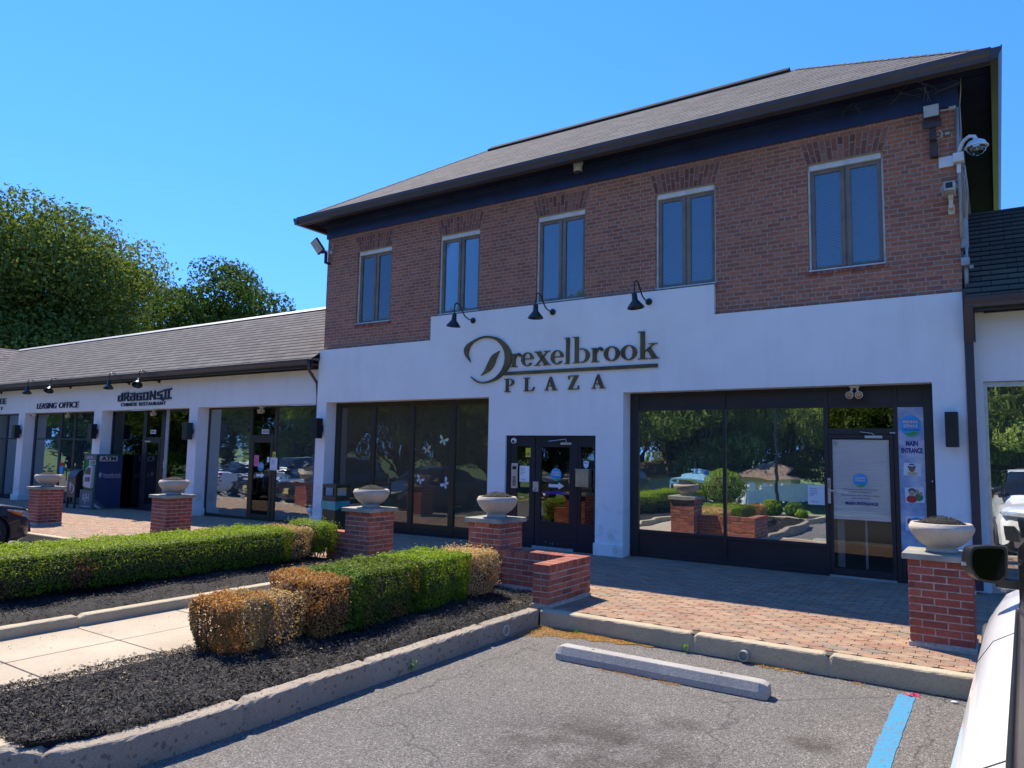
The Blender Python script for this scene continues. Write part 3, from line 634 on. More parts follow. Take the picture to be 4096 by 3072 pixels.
# entrance between the shopfronts: side light, door, side light
E0 = 11.365
en = frames('entrance_frame', 'navy', main, E0, .07, [(-7.699, -7.62, 0, 2.029), (-7.16, -7.07, 0, 2.029), (-6.27, -6.185, 0, 2.029), (-5.86, -5.811, 0, 2.029)],
    [(-7.62, -7.16, 1.83, 2.029), (-7.07, -6.27, 1.975, 2.029), (-6.185, -5.86, 1.83, 2.029), (-7.62, -7.16, 0, .49), (-6.185, -5.86, 0, .49)])
for a, b in ((-7.62, -7.47), (-7.19, -7.161), (-6.184, -6.13)): MB().box(a, b, E0+.01, E0+.06, .491, 1.829).build('stile', 'navy', en)
pane(en, 'glass_dark', -7.47, -7.19, .49, 1.83, E0+.03); pane(en, 'glass_dark', -6.13, -5.86, .49, 1.83, E0+.03)
ed = frames('door', 'navy', main, E0+.012, .05, [(-7.065, -6.95, .05, 1.972), (-6.355, -6.275, .05, 1.972)], [(-6.95, -6.355, .05, .49), (-6.95, -6.355, 1.82, 1.972)])
pane(ed, 'glass_dark', -6.95, -6.355, .49, 1.82, E0+.035)
MB().box(-7.09, -6.25, E0-.04, E0+.011, 0, .045).build('threshold', 'greybox', ed)
lk = MB(); lk.box(-7.085, -6.975, E0-.035, E0+.011, 1.01, 1.19); lk.lathe([(.022, 0), (.026, -.03), (.018, -.05), (.001, -.052)], (-7.045, E0-.035, 1.055), 12, 'y'); lk.build('door_lock', 'alu', ed, bevel=.005)
cl = MB(); cl.box(-6.52, -6.30, E0-.03, E0+.005, 1.865, 1.905); cl.tube([(-6.40, E0-.035, 1.91), (-6.40, E0-.04, 1.965), (-6.74, E0-.07, 1.925)], .008, 6); cl.build('door_closer', 'alu', ed, bevel=.004)
M['paintchip'] = pbr('chipped_paint', (.5, .5, .5), .8, 0, .1, 5)
ch = MB()
for _ in range(26):
    x = random.uniform(-7.03, -6.32); z = random.choice([random.uniform(.07, .16), random.uniform(.3, .45)]); r = random.uniform(.004, .013)
    if x > -6.85 and z > .2: continue
    ch.prism([(x+r*random.uniform(.5, 1.3)*math.cos(a*PI/3), z+r*random.uniform(.5, 1.2)*math.sin(a*PI/3)) for a in range(6)], 'y', E0+.0165, E0+.018)
ch.build('paint_chips', 'paintchip', ed)
room(main, -7.68, -5.83, E0+.10, 14, 0, 2.0, 'interior')

# ---------------------------------------------------------------- low wings either side
LY = 11.5
left = thing('low_shop_row', 'long single storey white shop row with grey shingle roof left of the brick building', 'building', (-23, 11.5, -.2))
ops = [(-17.79, -12.95), (-22.74, -18.18), (-27.85, -23.20), (-32.0, -28.30)]
xs = sorted(set([-33.0, -12.86]+[v for o in ops for v in o])); xs = [x for x in xs if x <= -12.86]
gridwall(xs, [-.6, 2.765, 3.66], lambda x, z: z > 2.765 or not any(a < x < b for a, b in ops), LY, LY+.33).build('stucco_wall', 'stucco', left, bevel=.01)
for a, b in ((-18.20, -17.77), (-23.22, -22.72), (-28.32, -27.83)): MB().box(a-.03, b+.03, LY-.045, LY-.001, -.5, zg(a)+.19).box(b+.001, b+.03, LY-.001, LY+.33, -.5, zg(a)+.189).build('plinth', 'stucco', left, bevel=.006)
def lowroof(parent, x0, x1, mat, ridge, z0=3.76):
    y0, y1 = 11.08, 16.92; r = z0+.667*(14-y0)
    m = MB(); m.add([(x0, y0, z0), (x1, y0, z0), (x1, 14, r), (x0, 14, r)], [(0, 1, 2, 3)]); m.add([(x1, y1, z0), (x0, y1, z0), (x0, 14, r), (x1, 14, r)], [(0, 1, 2, 3)])
    m.add([(x0, y0, z0-.03), (x1, y0, z0-.03), (x1, y0, z0), (x0, y0, z0)], [(0, 1, 2, 3)]); m.add([(x1, y0, z0-.03), (x1, y1, z0-.03), (x1, 14, r-.03)], [(0, 1, 2)])
    m.add([(x0, y0, z0-.03), (x1, y0, z0-.03), (x1, y1, z0-.03), (x0, y1, z0-.03)], [(0, 1, 2, 3)])
    ro = m.build('roof', mat, parent, fix=False)
    if ridge:
        rr = MB(); rr.prism([(13.87, r-.062), (14, r+.025), (14.13, r-.062), (14.13, r-.045), (14, r+.045), (13.87, r-.045)], 'x', x0, x1); rr.build('ridge_strip', 'ridge', ro)
    return ro
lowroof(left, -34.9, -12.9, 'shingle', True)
gt = MB(); gp = [(0, 0), (0, .13), (-.01, .13), (-.01, .115), (-.10, .115), (-.10, .13), (-.115, .13), (-.11, .08), (-.085, .04), (-.075, 0)]
gt.prism([(11.13+u, 3.615+w) for u, w in gp], 'x', -31.6, -13.0); gt.build('gutter', 'gutter', left)
ff = MB(); ff.box(-32, -12.95, 11.131, 11.16, 3.56, 3.73); ff.box(-32, -12.95, 11.161, LY-.001, 3.64, 3.659); ff.box(-32, -12.95, LY-.03, LY-.001, 3.56, 3.639); ff.build('fascia', 'bronze', left)
dsL = MB(); dsL.tube([(-13.02, 11.10, 3.66), (-13.02, 11.12, 3.50), (-13.00, 11.36, 3.22), (-13.0, 11.40, 2.9), (-13.0, 11.40, .35)], .035, 8); dsL.build('downspout', 'gutter', left)
# cross wing at the far end
wz = 3.76; wing = MB(); 
wing.add([(-31.8, 11.08, wz), (-34.7, 14.0, 5.69), (-34.7, 9.5, 5.69), (-31.8, 9.5, wz)], [(0, 1, 2, 3)]); wing.add([(-37.6, 9.5, wz), (-34.7, 9.5, 5.69), (-34.7, 14.0, 5.69), (-37.6, 16.9, wz)], [(0, 1, 2, 3)])
wg = thing('cross_wing', 'far end wing with shingle roof turned at right angles to the shop row', 'building', (-34.7, 11, -.3)); wing.build('roof', 'shingle_side', wg, fix=False)
MB().box(-37.2, -32.1, 9.7, 11.0, -.6, 3.74).build('stucco_wall', 'stucco', wg)
right = thing('right_shop_wing', 'single storey white shop wing with dark brown shingle roof right of the brick building', 'building', (2.5, 11.5, 0))
gridwall([-.32, -.14, 4.5, 6], [-.3, 2.765, 3.70], lambda x, z: z > 2.765 or not (-.14 < x < 4.5), LY, LY+.14).build('stucco_wall', 'stucco', right)
pn = MB(); pn.box(-.139, -.10, LY+.06, LY+.13, 0, 2.76); pn.box(-.10, 4.5, LY+.062, LY+.12, 2.70, 2.76); pn.box(-.10, 4.5, LY+.062, LY+.12, 0, .08); pn.box(2.2, 2.26, LY+.06, LY+.13, .08, 2.70)
f = pn.build('shopfront_frame', 'alu', right); pane(f, 'glass_mirror', -.10, 2.2, .08, 2.70, LY+.09); pane(f, 'glass_mirror', 2.26, 4.5, .08, 2.70, LY+.09)
room(right, -.13, 5, LY+.16, 14, 0, 2.75, 'interior')
lowroof(right, -.28, 7, 'shingle_dark', False, 3.86)
gt = MB(); gt.prism([(11.13+u, 3.70+w) for u, w in gp], 'x', -.30, 7); gt.build('gutter', 'gutter', right)
ff = MB(); ff.box(-.30, 7, 11.131, 11.16, 3.66, 3.83); ff.box(-.30, 7, 11.161, LY-.001, 3.74, 3.76); ff.box(-.1, 7, LY-.05, LY-.001, 3.68, 3.739); ff.build('fascia', 'bronze', right)
dsR = MB(); prs = [(-.325, 11.16), (-.225, 11.16), (-.225, 11.235), (-.325, 11.235)]
dsR.prism([(x, y+.12) for x, y in prs], 'z', .05, 3.25)
for k in range(4): dsR.box(-.318+k*.024, -.308+k*.024, 11.272, 11.2795, .05, 3.25)
dsR.add([(-.325, 11.28, 3.25), (-.225, 11.28, 3.25), (-.225, 11.355, 3.25), (-.325, 11.355, 3.25), (-.31, 11.02, 3.70), (-.21, 11.02, 3.70), (-.21, 11.10, 3.70), (-.31, 11.10, 3.70)], [(0, 1, 5, 4), (1, 2, 6, 5), (2, 3, 7, 6), (3, 0, 4, 7), (4, 5, 6, 7)])
dsR.build('downspout', 'gutter', right)
for a, b in ((-.42, -.30),): MB().box(-.33, -.20, 11.285, 11.50, 3.3, 4.0).build('corner_flashing', 'gutter', right)

# left row glazing
GL = 11.83
def unit(x0, x1, mat, glass, vb, hb, zf, panes):
    f = frames('shopfront_frame', mat, left, GL, .06, [(a, b, zf-.02, 2.763) for a, b in vb], hb); 
    for (a, b, c, d, gm) in panes: pane(f, gm or glass, a, b, c, d, GL+.025)
    return f
z = -.12
# dark framed unit beside the brick building: 4808
u1 = unit(0, 0, 'olive', 'glass_wavy', [(-17.789, -17.75), (-15.98, -15.90), (-15.04, -14.92)], [(-17.75, -15.98, z, z+.09), (-14.92, -12.96, z, z+.09), (-17.75, -15.98, 2.72, 2.763), (-15.90, -15.04, 2.72, 2.763), (-14.92, -12.96, 2.72, 2.763), (-15.90, -15.04, 1.95, 2.03)], z,
     [(-17.75, -15.98, z+.09, 2.72, None), (-14.92, -12.96, z+.09, 2.72, None), (-15.90, -15.04, 2.03, 2.72, 'glass_dark')])
d1 = frames('door', 'olive', left, GL-.01, .055, [(-15.895, -15.80, z+.03, 1.948), (-15.14, -15.045, z+.03, 1.948)], [(-15.80, -15.14, z+.03, z+.17), (-15.80, -15.14, 1.85, 1.948)])
pane(d1, 'glass_door', -15.80, -15.14, z+.17, 1.85, GL+.012); MB().tube([(-15.22, GL-.02, 1.0), (-15.26, GL-.07, .99), (-15.26, GL-.07, .74), (-15.22, GL-.02, .73)], .012, 8).build('door_handle', 'black', d1)
cu = MB(); n = 60; vs = []
for i in range(n+1):
    x = -15.80+.66*i/n; yy = GL+.10+.02*math.sin(i*1.35); vs += [(x, yy, z+.1), (x, yy, 1.80)]
cu.add(vs, [(2*i, 2*i+2, 2*i+3, 2*i+1) for i in range(n)]); cu.build('curtain', 'curtain', d1, smooth=True)
vs = []; n = 150
for i in range(n+1):
    x = -14.9+1.9*i/n; yy = GL+.14+.025*math.sin(i*1.2); vs += [(x, yy, z+.05), (x, yy, 1.05)]
cu2 = MB(); cu2.add(vs, [(2*i, 2*i+2, 2*i+3, 2*i+1) for i in range(n)]); cu2.build('curtain', 'curtain', u1, smooth=True)
room(left, -17.78, -12.9, GL+.08, 14.6, z, 2.76, 'interior')
# restaurant unit
z = -.17
u2 = unit(0, 0, 'navy', 'glass_door', [(-22.739, -22.68), (-20.98, -20.80), (-20.03, -19.84)], [(-22.68, -20.98, z, z+.08), (-22.68, -20.98, 2.74, 2.763), (-20.80, -20.03, 1.90, 1.97), (-20.80, -20.03, 2.74, 2.763), (-19.68, -18.19, 2.70, 2.763), (-19.68, -18.19, z, z+.1)], z,
     [(-22.68, -20.98, z+.08, 2.74, None), (-20.80, -20.03, 1.97, 2.74, None), (-19.68, -18.19, z+.1, 2.70, 'glass_dark')])
MB().box(-19.839, -19.68, GL+.01, GL+.055, z, 2.763).build('grey_mullion', 'greybox', u2)
d2 = frames('door', 'navy', left, GL-.01, .055, [(-20.795, -20.72, z+.03, 1.895), (-20.11, -20.035, z+.03, 1.895)], [(-20.72, -20.11, z+.03, z+.2), (-20.72, -20.11, 1.80, 1.895)])
pane(d2, 'glass_dark', -20.72, -20.11, z+.2, 1.80, GL+.012)
MB().box(-20.76, -20.5, GL-.05, GL-.011, 1.825, 1.865).build('door_closer', 'alu', d2)
room(left, -22.73, -18.2, GL+.08, 14.8, z, 2.76, 'interior_light')
# leasing office unit
z = -.22
u3 = unit(0, 0, 'navy', 'glass_teal', [(-27.849, -27.73), (-26.03, -25.90), (-25.10, -24.98), (-23.26, -23.201)], [(a, b, c, d) for a, b in ((-27.73, -26.03), (-25.90, -25.10), (-24.98, -23.26)) for c, d in ((2.72, 2.763), (1.86, 1.91))]+[(-27.73, -26.03, z, z+.1), (-24.98, -23.26, z, z+.1)], z,
     [(a, b, c, d, None) for a, b in ((-27.73, -26.03), (-25.90, -25.10), (-24.98, -23.26)) for c, d in ((1.91, 2.72), (z+.1, 1.86))])
hd = MB().tube([(-25.16, GL-.01, 1.0), (-25.20, GL-.07, .98), (-25.20, GL-.07, .55)], .014, 8).build('door_handle', 'black', u3)
room(left, -27.84, -23.21, GL+.08, 14.6, z, 2.76, 'interior')
z = -.27
u4 = unit(0, 0, 'navy', 'glass_teal', [(-31.95, -31.8), (-30.05, -29.93)], [(a, b, c, d) for a, b in ((-31.8, -30.05), (-29.93, -28.31)) for c, d in ((2.72, 2.763), (1.86, 1.91), (z, z+.1))], z,
     [(a, b, c, d, None) for a, b in ((-31.8, -30.05), (-29.93, -28.31)) for c, d in ((1.91, 2.72), (z+.1, 1.86))])
room(left, -31.95, -28.31, GL+.08, 14.6, z, 2.76, 'interior')
# ---------------------------------------------------------------- brick piers, garden walls, urns
RB = [(.42, .125, .075), (.37, .11, .067), (.46, .145, .085), (.32, .095, .06), (.40, .14, .09), (.27, .09, .065)]
RBd = [(.34, .082, .054), (.38, .10, .064), (.28, .072, .052), (.36, .10, .07)]
def brickbox(mb, x0, x1, y0, y1, z0, rows, pitch, pal, L0=.205, wear=0):
    """courses of separate bricks round a rectangular pier; corners alternate stretcher and header"""
    g = .011; T = .10
    for r in range(rows):
        za, zb = z0+r*pitch+g/2, z0+(r+1)*pitch-g/2
        def run(a, b, start):
            out = []; p = a
            first = True
            while p < b-.02:
                ln = start if first else L0
                first = False
                q = min(p+ln, b)
                if b-q < .05: q = b
                out.append((p, q)); p = q
            return out
        odd = r % 2
        for side in range(4):
            horiz = side < 2; a, b = (x0, x1) if horiz else (y0, y1)
            if horiz != bool(odd): a, b = a, b
            s = L0 if (odd ^ (side > 1)) else L0/2
            for (p, q) in run(a, b, s):
                t = random.choice(pal); k = random.uniform(.82, 1.12); mb.tint = tuple(c*k for c in t)
                j = random.uniform(-.0015, .002); pa, pb = p+(g/2 if p > a+.001 else -j), q-(g/2 if q < b-.001 else -j)
                e = .0008*side
                dz = random.uniform(-.0012, .0012)
                if side == 0: mb.box(pa, pb, y0-j, y0+.04, za+dz, zb+dz)
                if side == 1: mb.box(pa, pb, y1-.04, y1+j, za+dz, zb+dz)
                if side == 2: mb.box(x0-j-.0006, x0+.04, pa, pb, za+dz+.0004, zb+dz-.0004)
                if side == 3: mb.box(x1-.04, x1+j+.0006, pa, pb, za+dz+.0004, zb+dz-.0004)
def pier(x, y, label, pal, gz=0, s=.51):
    t = thing('brick_pier', label, 'brick pier', (x+s/2, y+s/2, gz), 'brick piers along the pavement kerb')
    m = MB(); brickbox(m, x, x+s, y, y+s, gz+.045, 11, .0675, pal); m.build('brickwork', 'brick', t, bevel=.0025)
    c = MB(); c.box(x+.0045, x+s-.0045, y+.0045, y+s-.0045, gz-.03, gz+.788); c.box(x-.012, x+s+.012, y-.012, y+s+.012, gz-.03, gz+.040)
    c.build('mortar', 'mortar', t, bevel=.004)
    k = MB(); k.box(x-.045, x+s+.045, y-.045, y+s+.045, gz+.789, gz+.845); k.build('cap_stone', 'slate', t, bevel=.006)
    return t
def urn(x, y, z, label, r=.275):
    t = thing('planter_bowl', label, 'planter', (x, y, z), 'stone bowl planters on the piers')
    q = r/.275
    prof = [(.13*q, 0), (.135*q, .012), (.135*q, .030), (.118*q, .040), (.122*q, .048), (.15*q, .062), (.20*q, .10), (.245*q, .155), (.268*q, .205), (.275*q, .232), (.270*q, .240), (.256*q, .268), (.248*q, .274), (.228*q, .270), (.225*q, .235), (.02, .225)]
    MB().lathe(prof, (x, y, z), 56).build('bowl', 'urn', t, smooth=True)
    MB().lathe([(.223*q, .235), (.20*q, .268), (.15*q, .300), (.08*q, .322), (.01, .328)], (x, y, z), 28).build('soil', 'soil', t, smooth=True)
    n = 900; rr = r*.80*np.sqrt(RNG.random(n)); a = RNG.uniform(0, 2*PI, n); h = .330-.082*(rr/(r*.82))**1.7
    P = np.stack([x+rr*np.cos(a), y+rr*np.sin(a), z+h+RNG.uniform(-.004, .012, n)], 1); Nn = np.stack([RNG.normal(0, .6, n), RNG.normal(0, .6, n), np.ones(n)], 1)
    b = np.array([(.018, .016, .016)])*RNG.uniform(.3, 3.6, (n, 1)); pl_ = RNG.random(n) < .06; b[pl_] = np.array([.13, .11, .08])
    o = scatter_quads(P, Nn, RNG.uniform(.012, .035, n), RNG.uniform(.004, .009, n), b, 'chips', 'mulch', .5, t); o['kind'] = 'stuff'
    return t
PR = [(-.745, 7.81, 'large dark red brick pier by the white car with wide stone bowl on it', RBd, 0),
      (-5.87, 7.81, 'brick pier right of the middle, behind the tan end of the near hedge', RB, 0),
      (-8.19, 7.81, 'brick pier with white lime bloom near the brown litter bin', RB, -.0),
      (-13.39, 7.81, 'brick pier behind the long green hedge in front of the curtained shop', RBd, -.05),
      (-18.40, 7.81, 'leftmost brick pier next to the black car nose', RBd, -.10)]
UL = ['wide stone bowl of mulch on the pier beside the white car', 'stone bowl of mulch with a dark crack, left of the entrance door', 'stone bowl of mulch on the pier near the litter bin',
      'stone bowl on the pier in front of the curtained shop', 'stone bowl on the leftmost pier in front of the leasing office']
for (x, y, lb, pal, gz), ul in zip(PR, UL):
    pier(x, y, lb, pal, gz); urn(x+.265, y+.265, gz+.845, ul)
# lime bloom on the third pier is only a paler patch of mortar wash
def lowwall(label, segs):
    t = thing('garden_wall', label, 'garden wall', (segs[0][0], segs[0][2], 0), 'low brick garden walls')
    m = MB(); c = MB()
    for i, (x0, x1, y0, y1, rowlock) in enumerate(segs):
        brickbox(m, x0, x1, y0, y1, .04, 5, .0665, RB)
        c.box(x0+.0045+i*.001, x1-.0045-i*.001, y0+.0045, y1-.0045, -.05, .455-i*.001); c.box(x0-.01, x1+.01-i*.002, y0-.01, y1+.01-i*.002, -.05, .034-i*.001)
        p = y0 if rowlock == 'y' else x0; e = y1 if rowlock == 'y' else x1
        n = max(1, round((e-p)/.0695)); st = (e-p)/n
        for k in range(n):
            tt = random.choice(RB); q = random.uniform(.85, 1.15); m.tint = tuple(v*q for v in tt); a, b = p+k*st+.005, p+(k+1)*st-.005; j = random.uniform(-.002, .002)
            if k == 0: a = p-.001
            if k == n-1: b = e+.001
            if rowlock == 'y': m.box(x0-.002, x1+.002, a, b, .382, .470+j)
            else: m.box(a, b, y0-.002, y1+.002, .382, .470+j)
    m.build('brickwork', 'brick', t, bevel=.0025); c.build('mortar', 'mortar', t, bevel=.003)
    return t
lowwall('low L shaped red brick wall at the kerb corner with soldier course on top', [(-4.395, -4.185, 7.06, 8.04, 'y'), (-5.355, -4.397, 7.835, 8.035, 'x')])
lowwall('short stub of low brick wall left of the pier by the litter bin', [(-8.62, -8.195, 7.86, 8.06, 'x')])

# ---------------------------------------------------------------- foliage
def leafmat(name, tr=.35, gloss=.35):
    m, nt, p, out = base(name); a = N(nt, 'ShaderNodeAttribute', attribute_name='tint')
    L(nt, a.outputs[0], p.inputs['Base Color']); p.inputs['Roughness'].default_value = gloss; p.inputs['Specular IOR Level'].default_value = .2
    t = N(nt, 'ShaderNodeBsdfTranslucent'); b = mixc(nt, 1, a.outputs[0], (1.35, 1.3, .6), 'MULTIPLY'); L(nt, b, t.inputs[0])
    mx = N(nt, 'ShaderNodeMixShader'); mx.inputs[0].default_value = tr; L(nt, p.outputs[0], mx.inputs[1]); L(nt, t.outputs[0], mx.inputs[2]); L(nt, mx.outputs[0], out.inputs[0]); return m
M['leaf'] = leafmat('boxwood_leaves', .36, .55); M['treeleaf'] = leafmat('tree_leaves', .32, .85); M['deadleaf'] = leafmat('dried_leaves', .30, .6)
M['twig'] = pbr('hedge_twigs', (.055, .038, .025), .9, 0, .3, 30); M['greytwig'] = pbr('bare_grey_twigs', (.30, .22, .17), .9, 0, .3, 30)
M['bark'] = pbr('tree_bark', (.035, .027, .02), .9, 0, .3, 8)
def smoothnoise(P, s, seed):
    r = np.random.default_rng(seed); out = 0
    for k in range(5):
        d = r.normal(size=3); d /= np.linalg.norm(d); out = out+np.sin((P@d)*s*(1+.6*k)+r.uniform(0, 6))/(1+.5*k)
    return out/2.2
GREEN = np.array([.175, .27, .014]); OLIVE = np.array([.16, .17, .022]); RUST = np.array([.41, .21, .07]); TAN = np.array([.50, .35, .17]); DGREEN = np.array([.075, .145, .018])
def shrub(name, label, cat, x0, x1, y0, y1, z0, z1, n, colfn, group, taper=.12, r=.12, leaf=(.014, .028), core=True, seed=1, twig='twig', mat='leaf', sprig=.025):
    cx, cy, cz = (x0+x1)/2, (y0+y1)/2, (z0+z1)/2; hx, hy, hz = (x1-x0)/2, (y1-y0)/2, (z1-z0)/2
    t = thing(name, label, cat, (cx, cy, z0), group); rg = np.random.default_rng(seed)
    # sample the clipped box surface, rounded at its edges
    A = np.array([hy*hz, hy*hz, hx*hz, hx*hz, hx*hy*1.1, 0.02*hx*hy]); f = rg.choice(6, n, p=A/A.sum()); u = rg.uniform(-1, 1, (n, 3))
    for i, (ax, sg) in enumerate(((0, 1), (0, -1), (1, 1), (1, -1), (2, 1), (2, -1))): u[f == i, ax] = sg
    Nn = np.zeros((n, 3)); q = u*np.array([hx, hy, hz]); c = np.clip(q, -np.array([hx, hy, hz])+r, np.array([hx, hy, hz])-r); d = q-c; dl = np.linalg.norm(d, axis=1, keepdims=True)+1e-6
    Nn = d/dl; P = c+Nn*np.minimum(dl, r)
    dep = rg.random(n)**1.8*.055
    lump = smoothnoise(P+np.array([cx, cy, 0]), 9, 3)*.024+smoothnoise(P+np.array([cx, cy, 0]), 26, 5)*.014
    P = P+Nn*(lump-dep+np.where(rg.random(n) < .14, rg.random(n)**2*sprig*1.7, 0))[:, None]
    k = 1-taper*np.clip((hz-P[:, 2])/(2*hz), 0, 1)**1.0; P[:, 0] *= k; P[:, 1] *= np.where(hy > .8, 1, k)
    P = P+np.array([cx, cy, cz]); N2 = Nn*.7+rg.normal(0, .65, (n, 3))+np.array([0, 0, .25])
    P[:, 2] = np.maximum(P[:, 2], z0+.01+.06*rg.random(n)*(smoothnoise(P, 12, 9)+1))
    col = colfn(P, rg)*rg.uniform(.65, 1.35, (n, 1))
    o = scatter_quads(P, N2, rg.uniform(*leaf, n), rg.uniform(leaf[0]*.6, leaf[1]*.6, n), col, mat, 'foliage', .6, t)
    st = MB()
    if core:
        bm = bmesh.new(); bmesh.ops.create_cube(bm, size=1)
        for v in bm.verts: v.co = Vector((cx+v.co.x*2*(hx-.09)*(1-taper*(.5-v.co.z)), cy+v.co.y*2*(hy-.08), cz+.01+v.co.z*2*(hz-.07)))
        bmesh.ops.bevel(bm, geom=bm.edges[:], offset=.07, segments=3, affect='EDGES'); me = bpy.data.meshes.new('inner_twigs'); bm.to_mesh(me); bm.free(); link('inner_twigs', me, 'twig', t)
    ns = int((150 if twig == 'greytwig' else 45)*(y1-y0)/.6)+10
    for _ in range(ns):
        bx, by = rg.uniform(x0+.2, x1-.2), rg.uniform(y0+.08, y1-.08); ex, ey = bx+rg.normal(0, .1), by+rg.normal(0, .1)
        st.tube([(bx, by, z0-.02), ((bx+ex)/2+rg.normal(0, .015), (by+ey)/2, (z0+z1)/2*.8), (min(max(ex, x0+.07), x1-.07), min(max(ey, y0+.05), y1-.05), z1-.06)], [.006, .004, .002], 4)
    st.build('stems', twig, t)
    return t
def mixcol(a, b, w): w = np.clip(w, 0, 1)[:, None]; return a*(1-w)+b*w
def colA(P, rg):       # long green hedge with brown die-back low down near y 3 to 3.7
    g = mixcol(GREEN*1.0, DGREEN*1.3, (smoothnoise(P, 4, 2)+.2)*.6)
    g = mixcol(g, np.array([.24, .34, .015]), (P[:, 2]-.50)*9+rg.normal(0, .3, len(P)))  # sunlit hedge top put into the leaf colour: brighter yellow-green with height
    w = np.exp(-((P[:, 1]-3.15)/.28)**2-((P[:, 2]-.17)/.15)**2)*2+np.exp(-((P[:, 1]-4.12)/.09)**2-((P[:, 2]-.27)/.16)**2)*2
    return np.where((rg.random(len(P)) < w)[:, None], RUST*.75, g)
GA = 'boxwood hedge plants of the far planting bed'; GB = 'boxwood hedge plants of the near planting bed'
shrub('hedge', 'long clipped bright green boxwood hedge in the far planting bed', 'hedge', -9.34, -8.28, -1.0, 7.0, .10, .585, 95000, colA, GA, .10, .13, seed=2)
shrub('hedge', 'tan dried hedge plant between green ones at the far hedge end', 'hedge', -9.22, -8.36, 6.98, 7.42, .10, .57, 8000, lambda P, rg: mixcol(TAN, RUST*.8, smoothnoise(P, 8, 4)), GA, .10, .12, seed=3, mat='deadleaf')
shrub('hedge', 'small green shrub ending the far hedge beside the brick pier', 'hedge', -9.15, -8.28, 7.42, 7.86, .10, .62, 7000, lambda P, rg: mixcol(GREEN*1.1, OLIVE, smoothnoise(P, 6, 4)), GA, .12, .16, seed=4, sprig=.05)
def patchy(a, b, th, s, seed): return lambda P, rg: mixcol(a, b, (smoothnoise(P, s, seed)-th)*6+rg.normal(0, .45, len(P)))
shrub('hedge', 'rust brown dead hedge plant nearest the camera', 'hedge', -5.70, -5.02, 3.60, 4.16, .0, .475, 16000, patchy(RUST, TAN*.8, .2, 8, 5), GB, .30, .16, seed=5, core=False, mat='deadleaf', twig='twig')
shrub('hedge', 'bare grey twiggy dead plant between two rust brown ones', 'hedge', -5.66, -5.08, 4.12, 4.54, .0, .44, 3200, lambda P, rg: TAN*.9+0*P, GB, .25, .14, seed=6, core=False, twig='greytwig', mat='deadleaf')
def colC(P, rg):
    w = (smoothnoise(P, 7, 12)+np.where(P[:, 1] > 4.88, .9, -.7)+np.where(P[:, 2] < .2, .2, -.1))*3
    return mixcol(RUST, DGREEN*1.3, w+rg.normal(0, .4, len(P)))
shrub('hedge', 'rust brown hedge plant with one dark green corner', 'hedge', -5.74, -5.00, 4.50, 5.16, .0, .545, 13000, colC, GB, .14, .07, seed=7, mat='deadleaf')
def colD(P, rg):
    w = (smoothnoise(P, 6, 22)+(.35-P[:, 2])*2.2-.25+(5.50-P[:, 1])*1.1)*2.2
    return mixcol(np.array([.11, .17, .018]), RUST*.85, w+rg.normal(0, .5, len(P)))
shrub('hedge', 'hedge plant green on top and brown below in the near bed', 'hedge', -5.76, -5.0, 5.08, 5.98, .0, .56, 17000, colD, GB, .12, .07, seed=8)
shrub('hedge', 'bright green healthy hedge plant in the near bed', 'hedge', -5.76, -4.98, 5.90, 6.76, .0, .575, 17000, lambda P, rg: mixcol(GREEN*1.15, DGREEN*1.3, (smoothnoise(P, 7, 14)-.2)*1.5), GB, .12, .07, seed=9)
shrub('hedge', 'pale tan dead hedge plant beside the low brick wall', 'hedge', -5.78, -4.98, 6.70, 7.42, .0, .55, 14000, lambda P, rg: mixcol(TAN*1.15, GREEN, (smoothnoise(P, 9, 31)-.75)*5), GB, .18, .2, seed=10, mat='deadleaf', sprig=.05)

def blob_tree(name, label, x, y, z0, R, H, trunk_h, nl, nq, size, c1, c2, group, seed, squash=.9, mat='treeleaf', vis_trunk=True):
    rg = np.random.default_rng(seed); t = thing(name, label, 'tree', (x, y, z0), group)
    cz = z0+trunk_h+(H-trunk_h)*.48; rz = (H-trunk_h)*.52
    # lobes spread through the crown's volume
    d = rg.normal(size=(nl, 3)); d /= np.linalg.norm(d, axis=1, keepdims=True); rad = rg.random(nl)**.38*.86
    C = d*rad[:, None]*np.array([R, R, rz]); lr = R*rg.uniform(.16, .30, nl)*(1.15-.3*rad)
    k = rg.choice(nl, nq, p=lr**2/(lr**2).sum()); e = rg.normal(size=(nq, 3)); e /= np.linalg.norm(e, axis=1, keepdims=True)
    rr = lr[k]*(1+.12*rg.normal(size=nq))*np.where(rg.random(nq) < .75, 1, rg.random(nq)**.4)
    e2 = e.copy(); e2[:, 2] *= .72
    P = C[k]+e2*rr[:, None]; P += (smoothnoise(P, 14/R, seed+1)[:, None])*e*R*.04
    P = P+np.array([x, y, cz]); Nn = e+rg.normal(0, .6, (nq, 3)); tone = rg.uniform(0, 1, nl)[k]*.6+rg.uniform(0, .5, nq)
    col = mixcol(c1, c2, tone)*rg.uniform(.7, 1.3, (nq, 1))
    s = rg.uniform(.6, 1.3, nq)*size
    scatter_quads(P, Nn, s, s*.62, col, mat, 'crown', .5, t)
    m = MB(); m.tube([(x, y, z0-.3), (x+.05*R*.3, y, z0+trunk_h*.6), (x, y+.02*R, z0+trunk_h), (x+.03*R, y, cz+rz*.3)], [R*.055, R*.045, R*.038, R*.012], 9)
    for i in range(min(nl, 22)):
        st_ = Vector((x, y, z0+trunk_h*rg.uniform(.7, 1.3))); en_ = Vector((x, y, cz))+Vector(C[i]); md = st_.lerp(en_, .5)+Vector((rg.normal(0, .04*R), rg.normal(0, .04*R), .05*R))
        m.tube([st_, md, en_], [R*.02, R*.012, R*.004], 5)
    m.build('trunk', 'bark', t)
    return t
